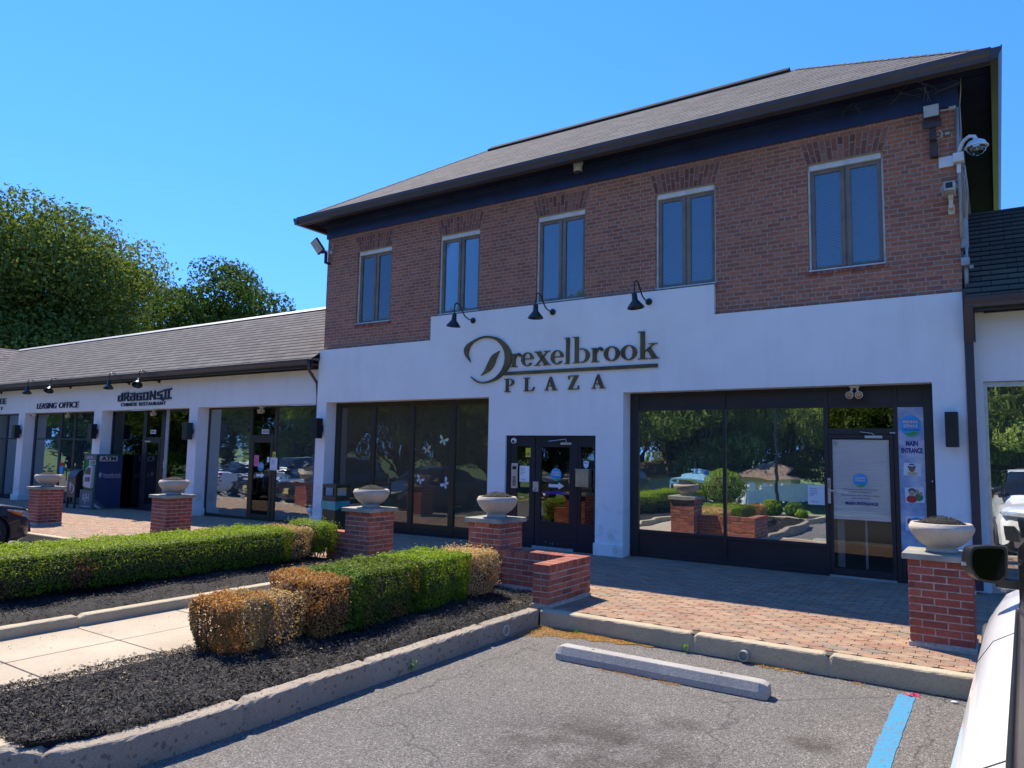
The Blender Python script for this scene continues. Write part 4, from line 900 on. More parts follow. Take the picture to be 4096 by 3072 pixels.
C1, C2 = np.array([.070, .115, .030]), np.array([.165, .21, .05])
TG = 'large trees behind the shop row'
blob_tree('broadleaf_tree', 'huge broad green tree rising behind the shop row roof at far left', -60.0, 23, -.5, 11.8, 20.6, 2.0, 230, 150000, .30, C1, C2*1.15, TG, 21)
blob_tree('broadleaf_tree', 'lower shoulder tree filling the right side of the huge tree', -57.5, 24, -.5, 4.6, 13.6, 1.0, 120, 52000, .27, C1, C2*1.05, TG, 27)
blob_tree('broadleaf_tree', 'smaller round deep green tree just left of the brick building', -33.3, 22.5, -.5, 4.6, 12.4, 2.0, 110, 52000, .19, C1*.9, np.array([.07, .125, .02]), TG, 33)
# ---------------------------------------------------------------- lettering on the walls
sg = thing('plaza_sign', 'bronze serif lettering Drexelbrook over PLAZA with a large swash D and leaf', 'sign', (-6.6, SY, 3.0))
def crescent(outer, inner): return outer+inner[::-1]
def letter(polys, holes=None, y=SY, d=.035, mat='sign', name='letter', parent=None, edge=.006):
    m = MB()
    for p in polys: m.prism(p, 'y', y-d, y-.001)
    o = m.build(name, mat, parent or sg)
    return o
def smooth(pts, n=6):
    out = []; P = [Vector((p[0], 0, p[1])) for p in pts]
    for i in range(len(P)-1):
        a, b, c, d = P[max(i-1, 0)], P[i], P[i+1], P[min(i+2, len(P)-1)]
        for k in range(n):
            t = k/n; q = .5*((2*b)+(c-a)*t+(2*a-5*b+4*c-d)*t*t+(3*b-a-3*c+d)*t**3); out.append((q.x, q.z))
    return out+[(P[-1].x, P[-1].z)]
def ribbon(outer, inner, y=SY, d=.035, mat='sign', name='letter', parent=None):
    """a band between two curves with the same number of points"""
    n = len(outer); m = MB(); vs = []
    for (a, b), (c, e) in zip(outer, inner): vs += [(a, y-d, b), (c, y-d, e), (a, y-.001, b), (c, y-.001, e)]
    fs = []
    for i in range(n-1):
        o = 4*i; q = o+4; fs += [(o, o+1, q+1, q), (o+2, q+2, q+3, o+3), (o, q, q+2, o+2), (o+1, o+3, q+3, q+1)]
    fs += [(0, 2, 3, 1), (4*n-4, 4*n-3, 4*n-1, 4*n-2)]
    return m.add(vs, fs).build(name, mat, parent or sg)
def swashD(parent, y, mat, ox=0, oz=0, k=1, d=.035, cx=-8.15, cz=3.48):
    f = lambda pts: [(ox+(x-cx)*k, oz+(z-cz)*k) for x, z in pts] if k != 1 else pts
    O = [(-8.55, 3.46), (-8.705, 3.64), (-8.66, 3.80), (-8.36, 3.93), (-8.13, 3.945), (-7.88, 3.885), (-7.66, 3.71), (-7.575, 3.50), (-7.65, 3.29), (-7.86, 3.11), (-8.13, 3.035), (-8.37, 3.05), (-8.54, 3.17)]
    I = [(-8.545, 3.465), (-8.61, 3.635), (-8.52, 3.815), (-8.32, 3.905), (-8.14, 3.91), (-7.93, 3.84), (-7.775, 3.67), (-7.735, 3.48), (-7.80, 3.28), (-7.95, 3.135), (-8.14, 3.065), (-8.33, 3.07), (-8.535, 3.175)]
    ribbon(smooth(f(O)), smooth(f(I)), y, d, mat, 'letter', parent)
    Lf1 = [(-7.86, 3.64), (-8.03, 3.56), (-8.12, 3.43), (-8.21, 3.27), (-8.29, 3.18)]; Lf2 = [(-7.86, 3.64), (-7.93, 3.50), (-7.99, 3.36), (-8.09, 3.26), (-8.29, 3.18)]
    ribbon(smooth(f(Lf1)), smooth(f(Lf2)), y, d, mat, 'leaf', parent)
swashD(sg, SY, 'sign')
def ring(cx, cz, rx, rz, th, thin, a0=0, a1=2*PI, n=30, rot=0):
    """bowl of a modern serif letter: thick at the sides, thin at top and bottom"""
    o = []; i_ = []
    for k in range(n+1):
        a = a0+(a1-a0)*k/n; o.append((cx+rx*math.cos(a), cz+rz*math.sin(a))); i_.append((cx+(rx-th)*math.cos(a), cz+(rz-thin)*math.sin(a)))
    return o, i_
XB, XT, AT = 3.312, 3.572, 3.785     # baseline, x height, ascender
def R_(x0, x1, z0, z1): return [(x0, z0), (x1, z0), (x1, z1), (x0, z1)]
def g_r(x, s=1):
    letter([R_(x+.028, x+.088, XB+.0135, XT-.012), R_(x, x+.125, XB, XB+.013), R_(x, x+.027, XT-.024, XT-.012)]); o = smooth([(x+.086, XT-.09), (x+.11, XT-.02), (x+.155, XT), (x+.185, XT-.02)]); i = smooth([(x+.088, XT-.12), (x+.125, XT-.04), (x+.15, XT-.025), (x+.16, XT-.045)])
    ribbon(o, i); letter([ellipse(x+.172, XT-.045, .027, .028, 14)])
def g_e(x, w=.20):
    cx, cz, rz = x+w/2, (XB+XT)/2, (XT-XB)/2; o, i = ring(cx, cz, w/2, rz, .055, .014, .0, 2*PI-.62)
    ribbon(o, i); letter([R_(x+.05, x+w-.052, cz-.001, cz+.013)])
def g_x(x, w=.25):
    letter([[(x+.02, XT-.012), (x+.095, XT-.012), (x+w-.01, XB+.012), (x+w-.085, XB+.012)], [(x+w-.05, XT-.012), (x+w-.032, XT-.012), (x+.045, XB+.012), (x+.027, XB+.012)],
            R_(x-.005, x+.115, XT-.0115, XT), R_(x+w-.10, x+w+.005, XT-.0115, XT), R_(x-.01, x+.085, XB, XB+.0115), R_(x+w-.115, x+w+.015, XB, XB+.0115)])
def g_l(x, sr=True): letter([R_(x+.035, x+.095, XB+.0135, AT), R_(x, x+.13 if sr else x+.095, XB, XB+.013), R_(x, x+.034, AT-.013, AT-.001)])
def g_b(x):
    letter([R_(x+.035, x+.092, XB+.0135, AT), R_(x, x+.034, AT-.013, AT-.001), R_(x+.0, x+.092, XB, XB+.013)]); cz, rz = (XB+XT)/2, (XT-XB)/2
    o, i = ring(x+.145, cz, .115, rz, .055, .014, -PI*.62, PI*.62); ribbon(o, i)
def g_o(x, w=.225):
    o, i = ring(x+w/2, (XB+XT)/2, w/2, (XT-XB)/2, .062, .014); ribbon(o, i)
def g_k(x):
    letter([R_(x+.035, x+.095, XB+.0135, AT), R_(x, x+.135, XB, XB+.013), R_(x, x+.034, AT-.013, AT-.001), [(x+.096, XB+.135), (x+.11, XB+.125), (x+.235, XT-.012), (x+.215, XT-.012)],
            [(x+.125, XB+.163), (x+.17, XB+.205), (x+.272, XB+.012), (x+.195, XB+.012)], R_(x+.15, x+.27, XT-.0115, XT), R_(x+.155, x+.295, XB, XB+.0115)])
def wide(f, x, k, *a):
    global letter, ribbon
    L0, R0 = letter, ribbon; tf = lambda P: [(x+(u-x)*k, v) for u, v in P]
    letter = lambda polys, **q: L0([tf(p) for p in polys], **q); ribbon = lambda o, i, **q: R0(tf(o), tf(i), **q)
    f(x, *a); letter, ribbon = L0, R0
wide(g_r, -7.60, 1.2); wide(g_e, -7.36, 1.15, .23); wide(g_x, -7.07, 1.3, .25); wide(g_e, -6.72, 1.15, .23); wide(g_l, -6.44, 1.1, False); wide(g_b, -6.27, 1.3); wide(g_r, -5.90, 1.2); wide(g_o, -5.65, 1.2, .25); wide(g_o, -5.33, 1.2, .25); wide(g_k, -5.01, 1.28)
letter([[(-7.76, 3.165), (-4.66, 3.165), (-4.66, 3.225), (-7.70, 3.225)]], name='underline')
PB, PT = 2.845, 3.095
def sv(x0, x1, z0, z1): return R_(x0, x1, z0, z1)
letter([sv(-7.70, -7.645, PB+.014, PT-.014), sv(-7.735, -7.60, PB, PB+.0135), sv(-7.735, -7.645, PT-.0135, PT)]); o, i = ring(-7.62, PT-.068, .105, .068, .05, .014, -PI/2, PI/2); ribbon(o, i)
letter([sv(-7.265, -7.21, PB+.014, PT-.014), sv(-7.30, -7.175, PT-.0135, PT), [(-7.30, PB), (-7.09, PB), (-7.065, PB+.075), (-7.085, PB+.075), (-7.115, PB+.0135), (-7.30, PB+.0135)]])
def g_A(x):
    letter([[(x+.125, PT), (x+.145, PT), (x+.245, PB+.0135), (x+.18, PB+.0135), (x+.105, PT-.055)], [(x+.125, PT-.004), (x+.098, PT-.05), (x+.03, PB+.0135), (x+.05, PB+.0135)], R_(x+.068, x+.175, PB+.075, PB+.09), R_(x, x+.085, PB, PB+.013), R_(x+.155, x+.27, PB, PB+.013)])
g_A(-6.85)
letter([[(-6.36, PB), (-6.29, PB), (-6.155, PT-.014), (-6.225, PT-.014)], sv(-6.35, -6.15, PT-.0135, PT), sv(-6.289, -6.14, PB, PB+.0135), sv(-6.35, -6.335, PT-.065, PT-.014), sv(-6.155, -6.14, PB+.014, PB+.07)])
g_A(-5.89)

def wallsign(name, label, loc): return thing(name, label, 'sign', loc)
ls = wallsign('leasing_sign', 'dark raised serif lettering LEASING OFFICE above the shop window', (-25.6, LY, 2.9))
text('lettering', 'LEASING', -26.98, -25.62, 2.885, 3.075, LY, .03, 'signnavy', ls, bold=0, shear=.12, space=1.0); text('lettering', 'OFFICE', -25.45, -24.17, 2.885, 3.075, LY, .03, 'signnavy', ls, bold=0, shear=.12, space=1.0)
ds = wallsign('restaurant_sign', 'navy angular lettering dragons II with CHINESE RESTAURANT below', (-20.5, LY, 2.9))
def strokes(parent, x, w, z0, z1, segs, t=.048, y=LY):
    m = MB(); f = lambda u, v: (x+u*w, z0+v*(z1-z0))
    for s in segs:
        (a, b), (c, d) = f(*s[0]), f(*s[1]); dx, dz = c-a, d-b; l = math.hypot(dx, dz); px, pz = -dz/l*t/2, dx/l*t/2; ex, ez = dx/l*t*.45, dz/l*t*.45
        m.prism([(a-ex+px, b-ez+pz), (c+ex+px, d+ez+pz), (c+ex-px, d+ez-pz), (a-ex-px, b-ez-pz)], 'y', y-.04-.0015*segs.index(s), y-.001)
    m.build('letter', 'signnavy', parent)
Z0_, Z1_ = 3.04, 3.25
dr_ = [([((.1, 0), (.1, .62)), ((.1, 0), (.9, 0)), ((.1, .62), (.9, .62)), ((.9, 0), (.9, 1.0))], .24), ([((.1, 0), (.1, 1)), ((.1, 1), (.85, 1)), ((.85, 1), (.85, .55)), ((.85, .55), (.1, .5)), ((.35, .5), (.95, 0))], .26),
       ([((.1, .9), (.9, .9)), ((.9, .9), (.9, 0)), ((.9, 0), (.1, 0)), ((.1, 0), (.1, .5)), ((.1, .5), (.9, .5))], .25), ([((.95, .85), (.1, .85)), ((.1, .85), (.1, 0)), ((.1, 0), (.9, 0)), ((.9, 0), (.9, .45)), ((.9, .45), (.5, .45))], .27),
       ([((.1, 0), (.1, .9)), ((.1, .9), (.9, .9)), ((.9, .9), (.9, 0)), ((.9, 0), (.1, 0))], .25), ([((.12, 0), (.12, 1.05)), ((.12, .95), (.88, .05)), ((.88, 0), (.88, 1.05))], .30),
       ([((.95, 1), (.1, .85)), ((.1, .85), (.1, .5)), ((.1, .5), (.9, .5)), ((.9, .5), (.8, .0)), ((.8, 0), (.05, .05))], .25)]
x = -21.83
for sgm, w_ in dr_: strokes(ds, x, w_, Z0_, Z1_, sgm); x += w_+.085
strokes(ds, -19.46, .38, Z0_-.03, Z1_+.05, [((.05, .9), (1, 1)), ((.3, .1), (.3, .9)), ((.72, .1), (.72, .92)), ((0, .08), (1, .12)), ((0, -.02), (.05, .15))])
text('lettering', 'CHINESE RESTAURANT', -21.65, -19.33, 2.865, 2.965, LY, .025, 'signnavy', ds, bold=0, space=1.2)
es = wallsign('end_shop_sign', 'end of a dark shop sign with letters EE over a T at the frame edge', (-29.7, LY, 3.0))
text('lettering', 'EE', -29.86, -29.36, 3.11, 3.31, LY, .03, 'signnavy', es, bold=.01); text('lettering', 'T', -29.74, -29.60, 2.90, 3.0, LY, .03, 'signnavy', es, bold=.02)

# ---------------------------------------------------------------- lamps, cameras, boxes
def gooseneck(x, z, y0, label, group, tilt=(0, 0), first=None):
    t = thing('gooseneck_lamp', label, 'wall lamp', (x, y0, z), group)
    MB().lathe([(.058, -.001), (.058, -.022), (.03, -.034), (.014, -.036)], (x, y0, z), 20, 'y').build('wall_plate', 'lampgreen', t, smooth='auto')
    p = [Vector(q) for q in [(x, y0-.02, z), (x, y0-.16, z+.005), (x, y0-.28, z+.05), (x, y0-.37, z+.15), (x, y0-.45, z+.235), (x, y0-.53, z+.25), (x, y0-.59, z+.21), (x, y0-.60, z+.12), (x, y0-.60, z+.03)]]
    pts = []
    for i in range(len(p)-1):
        a, b, c, d = p[max(i-1, 0)], p[i], p[i+1], p[min(i+2, len(p)-1)]
        for k in range(4): u = k/4; pts.append(.5*((2*b)+(c-a)*u+(2*a-5*b+4*c-d)*u*u+(3*b-a-3*c+d)*u**3))
    pts.append(p[-1]); MB().tube(pts, .0125, 8).build('arm', 'lampgreen', t, smooth=True)
    rot = Matrix.Rotation(tilt[0], 3, 'X') @ Matrix.Rotation(tilt[1], 3, 'Y')
    MB().lathe([(.014, .035), (.03, .03), (.043, .01), (.048, -.09), (.052, -.10), (.135, -.205), (.14, -.225), (.132, -.225), (.05, -.11), (.01, -.10)], (x, y0-.60, z+.01), 28, 'z', rot).build('shade', 'lampgreen', t, smooth='auto')
    return t
GM = 'gooseneck lamps over the plaza sign'; GS = 'gooseneck lamps over the small shops'
gooseneck(-8.52, 4.285, SY, 'gooseneck lamp above the swash D, leftmost of the three', GM, (0, .1)); gooseneck(-6.70, 4.285, SY, 'gooseneck lamp over the middle of the big sign', GM, (0, 0)); gooseneck(-4.82, 4.285, SY, 'gooseneck lamp past the k, rightmost of the three', GM, (0, -.12))
gooseneck(-21.29, 3.55, LY, 'upright gooseneck lamp left of the dragons lettering', GS, (-.1, -.15)); gooseneck(-19.72, 3.545, LY, 'gooseneck lamp with tilted shade touching the dragons lettering', GS, (-.45, -.45))
gooseneck(-26.37, 3.56, LY, 'upright gooseneck lamp above the word LEASING', GS, (-.1, -.15)); gooseneck(-24.79, 3.55, LY, 'gooseneck lamp with tilted shade above the word OFFICE', GS, (-.45, -.40))
gooseneck(-29.82, 3.53, LY, 'gooseneck lamp base cut by the left frame edge over EE', GS, (0, 0))
def sconce(x, y0, z0, z1, label, w=.155, side=0):
    t = thing('wall_sconce', label, 'wall light', (x, y0, (z0+z1)/2), 'black up and down wall lights')
    d = .24; m = MB()
    if side: m.box(x-w/2, x+w/2, y0-d-.12, y0-d+.10, z0, z1)
    else: m.box(x-w/2, x+w/2, y0-d, y0-d+.17, z0, z1)
    m.build('housing', 'black', t, bevel=.006)
    zc = (z0+z1)/2; MB().box(x-.05, x+.05, y0-d+.171, y0-.001, zc-.07, zc+.07).build('bracket', 'black', t, bevel=.004)
    MB().box(x-.05, x+.05, y0-d+.02, y0-d+.15, z0-.004, z0+.0).build('lens', 'glass_lens', t)
sconce(-.50, SY, 1.885, 2.345, 'black box wall light right of the banner panel', .15)
sconce(-12.73, SY, 1.95, 2.40, 'black wall light on the left corner pier of the brick building', .20)
sconce(-17.98, LY, 1.90, 2.35, 'black wall light on the pier between the restaurant and curtained shop', .22); sconce(-22.93, LY, 1.90, 2.35, 'black wall light on the pier right of the leasing office', .22); sconce(-28.05, LY, 1.90, 2.35, 'black wall light on the pier left of the leasing office', .22)
M['lens_warm'] = pbr('amber_lamp_lens', (.45, .22, .09), .25, 0, .2, 20)
def twin(x, y, z, label):
    t = thing('twin_emergency_lamp', label, 'emergency light', (x, y, z), 'twin emergency lights under the shopfront lintels')
    MB().box(x-.065, x+.065, y-.05, y+.05, z-.035, z-.001).build('base', 'cream', t, bevel=.008)
    for s in (-1, 1):
        rot = Matrix.Rotation(s*.18, 3, 'Z') @ Matrix.Rotation(.25, 3, 'X')
        h = MB(); h.tube([(x+s*.03, y-.01, z-.035), (x+s*.045, y-.02, z-.085)], .017, 8); h.lathe([(.02, .06), (.045, .04), (.052, -.02), (.054, -.035), (.045, -.036)], (x+s*.057, y-.03, z-.135), 20, 'y', rot); hh = h.build('lamp_head', 'cream', t, smooth='auto')
        MB().lathe([(.044, -.037), (.03, -.045), (.001, -.048)], (x+s*.057, y-.03, z-.135), 18, 'y', rot).build('lens', 'lens_warm', hh, smooth=True)
twin(-1.70, 11.44, 2.763, 'twin emergency light above the white blind door'); twin(-15.36, 11.68, 2.763, 'twin emergency light above the curtained shop door'); twin(-20.2, 11.68, 2.763, 'twin emergency light above the restaurant door'); twin(-25.2, 11.68, 2.763, 'twin emergency light above the leasing office window')
# security cameras
t = thing('dome_camera', 'small white dome camera under the eaves above the middle window', 'security camera', (-6.13, 11.2, 6.95))
MB().box(-6.23, -6.05, 11.17, 11.22, 6.90, 6.956).build('bracket', 'beige', t, bevel=.004); MB().lathe([(.075, .09), (.08, .06), (.078, -.03), (.072, -.045)], (-6.14, 11.19, 6.83), 24).build('housing', 'beige', t, smooth='auto')
MB().lathe([(.06, -.045), (.05, -.08), (.03, -.098), (.001, -.103)], (-6.14, 11.19, 6.83), 20).build('dome', 'black', t, smooth=True)
t = thing('dome_camera', 'small white turret camera in the corner of the blue black entrance', 'security camera', (-7.52, E0, 1.94)); MB().lathe([(.05, -.002), (.055, -.03), (.045, -.06), (.03, -.07)], (-7.52, E0, 1.93), 20, 'y').build('housing', 'white', t, smooth='auto'); MB().lathe([(.028, -.071), (.02, -.085), (.001, -.09)], (-7.51, E0-.001, 1.92), 14, 'y').build('lens', 'black', t, smooth=True)
t = thing('dome_camera', 'tiny white camera in the top corner of the leasing office window', 'security camera', (-27.6, 11.6, 2.76)); MB().lathe([(.07, .0), (.075, -.05), (.06, -.10), (.02, -.12)], (-27.55, 11.65, 2.763), 16).build('housing', 'white', t, smooth='auto'); MB().lathe([(.035, -.05), (.02, -.07), (.001, -.075)], (-27.52, 11.60, 2.68), 12, 'y').build('lens', 'black', t, smooth=True)
t = thing('dome_camera', 'large white pendant dome camera on an arm at the upper right corner', 'security camera', (-.45, BY, 5.83))
MB().box(-.545, -.37, BY-.035, BY-.001, 5.745, 5.895).box(-.372, -.245, BY-.14, BY-.0, 5.76, 5.885).build('mount_box', 'white', t, bevel=.005)
MB().tube([(-.30, BY-.09, 5.885), (-.285, BY-.12, 5.95), (-.235, BY-.17, 6.02), (-.17, BY-.22, 6.045), (-.115, BY-.25, 6.02), (-.095, BY-.26, 5.96), (-.095, BY-.26, 5.93)], .024, 12).build('arm', 'white', t, smooth=True)
hd = MB().lathe([(.035, .07), (.05, .06), (.10, .03), (.125, -.02), (.14, -.035), (.138, -.045), (.12, -.045)], (-.095, BY-.27, 5.90), 32).build('hood', 'white', t, smooth='auto'); MB().lathe([(.112, -.046), (.105, -.09), (.07, -.13), (.03, -.15), (.001, -.154)], (-.095, BY-.27, 5.90), 28).build('dome', 'glass_lens', hd, smooth=True)
MB().lathe([(.06, -.05), (.06, -.08), (.03, -.10), (.001, -.105)], (-.095, BY-.27, 5.90), 18).build('camera_core', 'black', hd, smooth=True)
t = thing('box_camera', 'beige housing camera on a bracket low on the upper right brick wall', 'security camera', (-.42, BY, 5.1))
MB().box(-.455, -.375, BY-.03, BY-.001, 5.07, 5.20).box(-.44, -.39, BY-.16, BY-.031, 5.12, 5.26).box(-.445, -.385, BY-.19, BY-.10, 5.24, 5.30).build('bracket', 'cream', t, bevel=.006)
b = MB().box(-.485, -.355, BY-.36, BY-.02, 5.305, 5.43).build('housing', 'beige', t, bevel=.012); MB().box(-.46, -.38, BY-.366, BY-.361, 5.335, 5.41).build('window', 'black', b)
MB().tube([(-.50, BY-.2, 5.29), (-.505, BY-.2, 5.42), (-.46, BY-.2, 5.475), (-.37, BY-.16, 5.475), (-.33, BY-.1, 5.40)], .010, 6).build('cable', 'beige', t, smooth=True)
# floodlights on both corners
t = thing('floodlight', 'square floodlight facing the car park at the upper right corner', 'floodlight', (-.6, BY, 6.4))
MB().box(-.70, -.50, BY-.26, BY-.20, 6.40, 6.585).build('housing', 'rustbrown', t, bevel=.005); MB().box(-.69, -.51, BY-.268, BY-.2605, 6.415, 6.575).build('lamp_glass', 'beige', t)
MB().box(-.715, -.485, BY-.20, BY-.17, 6.285, 6.40).box(-.64, -.555, BY-.17, BY-.10, 6.12, 6.30).box(-.645, -.55, BY-.10, BY-.001, 5.90, 6.13).build('bracket', 'rustbrown', t, bevel=.006)
MB().tube([(-.56, BY-.13, 6.24), (-.51, BY-.15, 6.235), (-.485, BY-.15, 6.19), (-.50, BY-.14, 6.14), (-.55, BY-.13, 6.13)], .008, 6).build('cable', 'beige', t, smooth=True)
MB().box(-.455, -.40, BY-.03, BY-.001, 6.21, 6.24).build('junction_box', 'beige', t)
t = thing('floodlight', 'tilted floodlight on a bracket at the upper left corner', 'floodlight', (-12.85, BY, 6.3))
rot = Matrix.Rotation(-.5, 3, 'Y') @ Matrix.Rotation(.35, 3, 'X')
def rbox(c, h, rot):
    m = MB(); vs = [Vector(c)+rot @ Vector((sx*h[0], sy*h[1], sz*h[2])) for sz in (-1, 1) for sy in (-1, 1) for sx in (-1, 1)]; return m.add(vs, [(0, 2, 3, 1), (4, 5, 7, 6), (0, 1, 5, 4), (2, 6, 7, 3), (0, 4, 6, 2), (1, 3, 7, 5)])
rbox((-12.98, BY-.22, 6.40), (.11, .03, .17), rot).build('housing', 'rustbrown', t, bevel=.006); rbox((-12.985, BY-.252, 6.395), (.098, .003, .155), rot).build('lamp_glass', 'beige', t)
MB().box(-12.82, -12.76, BY-.10, BY-.001, 5.98, 6.03).box(-12.86, -12.82, BY-.12, BY-.05, 6.0, 6.28).box(-12.95, -12.83, BY-.17, BY-.1, 6.24, 6.3).build('bracket', 'rustbrown', t, bevel=.005)
MB().tube([(-12.86, BY-.12, 6.30), (-12.73, BY-.06, 6.28), (-12.70, BY-.02, 6.35), (-12.71, BY-.02, 6.48), (-12.80, BY-.02, 6.53)], .012, 6).lathe([(.045, 0), (.045, -.04), (.02, -.05)], (-12.74, BY-.001, 6.27), 16, 'y').build('cable', 'beige', t, smooth=True)
# conduits and boxes down the right corner
t = thing('corner_conduits', 'grey conduits, cables and junction boxes running down the upper right corner', 'conduit', (-.3, BY, 5.3))
cn = MB(); cn.tube([(-.305, BY-.03, 6.56), (-.31, BY-.03, 5.9), (-.31, BY-.03, 4.72)], .022, 10); cn.build('conduit', 'greybox', t, smooth=True)
MB().tube([(-.28, BY+.06, 4.50), (-.28, BY+.06, 4.02)], .03, 10).build('conduit', 'greybox', t, smooth=True); MB().tube([(-.262, BY+.03, 4.62), (-.262, BY+.03, 4.40)], .018, 8).build('conduit', 'greybox', t, smooth=True)
MB().box(-.40, -.315, BY-.05, BY-.001, 6.545, 6.59).tube([(-.40, BY-.03, 6.56), (-.44, BY-.06, 6.55), (-.50, BY-.18, 6.50)], .010, 6).build('junction_box', 'beige', t)
MB().box(-.335, -.285, BY-.075, BY-.052, 5.62, 5.745).build('junction_box', 'white', t, bevel=.004)
MB().box(-.329, -.235, BY+.05, BY+.25, 4.60, 5.02).build('meter_box', 'greybox', t, bevel=.006); MB().box(-.33, -.23, BY-.06, BY+.10, 4.335, 4.44).build('junction_box', 'greybox', t, bevel=.006); MB().box(-.235, -.19, BY-.02, BY+.02, 4.29, 4.335).build('conduit', 'greybox', t)
for dx, dy in ((0, 0), (.018, .02), (.03, .03)):
    MB().tube([(-.27+dx, BY-.02+dy, 5.74), (-.245+dx, BY+.01+dy, 5.4), (-.25+dx*.5, BY+.04+dy, 5.0)], .005, 5).build('cable', 'beige', t, smooth=True)
MB().tube([(-.27, BY-.05, 5.75), (-.235, BY-.06, 5.68), (-.235, BY-.05, 5.60), (-.255, BY-.03, 5.55)], .006, 6).build('cable', 'beige', t, smooth=True)
MB().tube([(-.245, BY-.06, 6.95), (-.25, BY-.04, 6.8), (-.27, BY-.02, 6.6), (-.265, BY-.02, 6.3), (-.28, BY-.03, 6.0)], .005, 5).build('cable', 'cream', t, smooth=True)
# cobweb threads under the eaves
M['web'] = pbr('dusty_cobweb', (.30, .30, .34), .9, 0, .1, 5)
cw = MB()
for _ in range(9):
    x = random.uniform(-1.6, -.35); y = random.uniform(11.0, 11.33); cw.tube([(x, y, 6.95-random.random()*.02), (x+random.uniform(-.15, .15), y+.02, 6.90-random.random()*.06), (x+random.uniform(-.2, .2), 11.34, 6.85-random.random()*.15)], .0014, 3)
tag(cw.build('cobwebs', 'web'), 'pale dusty cobweb threads under the dark eaves at right', 'cobweb')
# ---------------------------------------------------------------- notices, decals
def flat(name, mat, parent, x0, x1, z0, z1, y, t=.0012, rot=0):
    cx, cz = (x0+x1)/2, (z0+z1)/2; c, s = math.cos(rot), math.sin(rot)
    P = [(cx+(u-cx)*c-(v-cz)*s, cz+(u-cx)*s+(v-cz)*c) for u, v in R_(x0, x1, z0, z1)]
    return MB().prism(P, 'y', y-t, y).build(name, mat, parent)
def disc(name, mat, parent, cx, cz, rx, rz, y, t=.001, n=32, a0=0, a1=2*PI): return MB().prism(ellipse(cx, cz, rx, rz, n, a0, a1), 'y', y-t, y).build(name, mat, parent)
def cm(name, c, **k): M[name] = pbr(name, c, k.get('rough', .6), 0, .05, 4); return name
cm('logo_blue', (.045, .36, .72)); cm('logo_green', (.06, .36, .05)); cm('ink_navy', (.010, .015, .16)); cm('paper', (.74, .74, .75)); cm('ink_black', (.02, .02, .02)); cm('sticker_yellow', (.72, .62, .03)); cm('paper_pink', (.72, .17, .28))
cm('skin_brown', (.25, .12, .07)); cm('skin_pale', (.55, .32, .22)); cm('cloth_red', (.55, .03, .03)); cm('cloth_green', (.04, .22, .07)); cm('cloth_yellow', (.55, .5, .25)); cm('hair_dark', (.02, .013, .01)); cm('tub_blue', (.08, .40, .68)); cm('label_grey', (.35, .35, .36)); cm('purple_ink', (.09, .05, .45))
M['bannersky'] = (lambda: (lambda m, nt, p: (L(nt, ramp(nt, noise(nt, coords(nt, (1, 1, 1.6)), 3.4, 5, .6), [(.30, (.12, .26, .52)), (.48, (.30, .37, .50)), (.66, (.60, .58, .62))]), p.inputs['Base Color']), m)[1])(*base('printed_cloud_banner')[:3]))()
def logo(parent, cx, cz, rx, rz, y):
    d = disc('logo_disc', 'logo_blue', parent, cx, cz, rx, rz, y)
    MB().prism(ellipse(cx, cz, rx*.97, rz*.97, 20, PI*1.22, PI*1.80)+[(cx+rx*.5, cz-rz*.62), (cx+rx*.2, cz-rz*.50), (cx-rx*.1, cz-rz*.66), (cx-rx*.4, cz-rz*.72)], 'y', y-.0022, y-.0011).build('hill', 'logo_green', d)
    for body, zz in (('RISING', .22), ('STRIDE', -.17)):
        text('lettering_outline', body, cx-rx*.70, cx+rx*.72, cz+rz*(zz-.02), cz+rz*(zz+.34), y-.0011, .0008, 'ink_navy', d, bold=.07)  # printed dark outline behind the white letters
        text('lettering', body, cx-rx*.68, cx+rx*.68, cz+rz*zz, cz+rz*(zz+.30), y-.0020, .0008, 'paper', d, bold=.03)
    text('lettering', 'Child Care Centers', cx-rx*.78, cx+rx*.78, cz-rz*.46, cz-rz*.28, y-.0011, .0006, 'ink_navy', d, bold=.02)
bn = thing('entrance_banner', 'tall cloud printed banner with round logo, MAIN ENTRANCE and three child photographs', 'banner', (-1.02, G, 1.4))
MB().box(-1.178, -.857, G+.012, G+.024, .44, 2.448).build('print', 'bannersky', bn)
YB = G+.0115
logo(bn, -1.015, 2.185, .135, .15, YB)
text('lettering', 'MAIN', -1.085, -.935, 1.90, 1.975, YB, .001, 'ink_navy', bn, bold=.05); text('lettering', 'ENTRANCE', -1.145, -.88, 1.80, 1.875, YB, .001, 'ink_navy', bn, bold=.05)
def photo(cx, cz, w, h, rot, items):
    p = flat('photograph', 'paper', bn, cx-w/2, cx+w/2, cz-h/2, cz+h/2, YB, .0012, rot)
    for i, (kind, u, v, a, b, m_) in enumerate(items):
        yy = YB-.0013-.0005*i; X, Zc = cx+u*w, cz+v*h
        MB().prism(ellipse(X, Zc, a*w, b*h, 18), 'y', yy-.0004, yy).build(kind, m_, p)
photo(-1.015, 1.575, .215, .175, -.05, [('shoulders', 0, -.33, .30, .16, 'cloth_yellow'), ('hair', -.02, .20, .22, .26, 'hair_dark'), ('face', -.02, .08, .19, .28, 'skin_brown'), ('headband', -.02, .30, .20, .05, 'paper')])
photo(-.995, 1.22, .235, .215, .05, [('shoulders', .22, -.12, .22, .25, 'cloth_green'), ('face', .12, .22, .11, .16, 'skin_pale'), ('face', .33, .10, .09, .13, 'skin_pale'), ('shoulders', -.16, -.26, .28, .24, 'cloth_red'), ('hair', -.14, .26, .19, .18, 'hair_dark'), ('face', -.14, .14, .16, .20, 'skin_pale')])
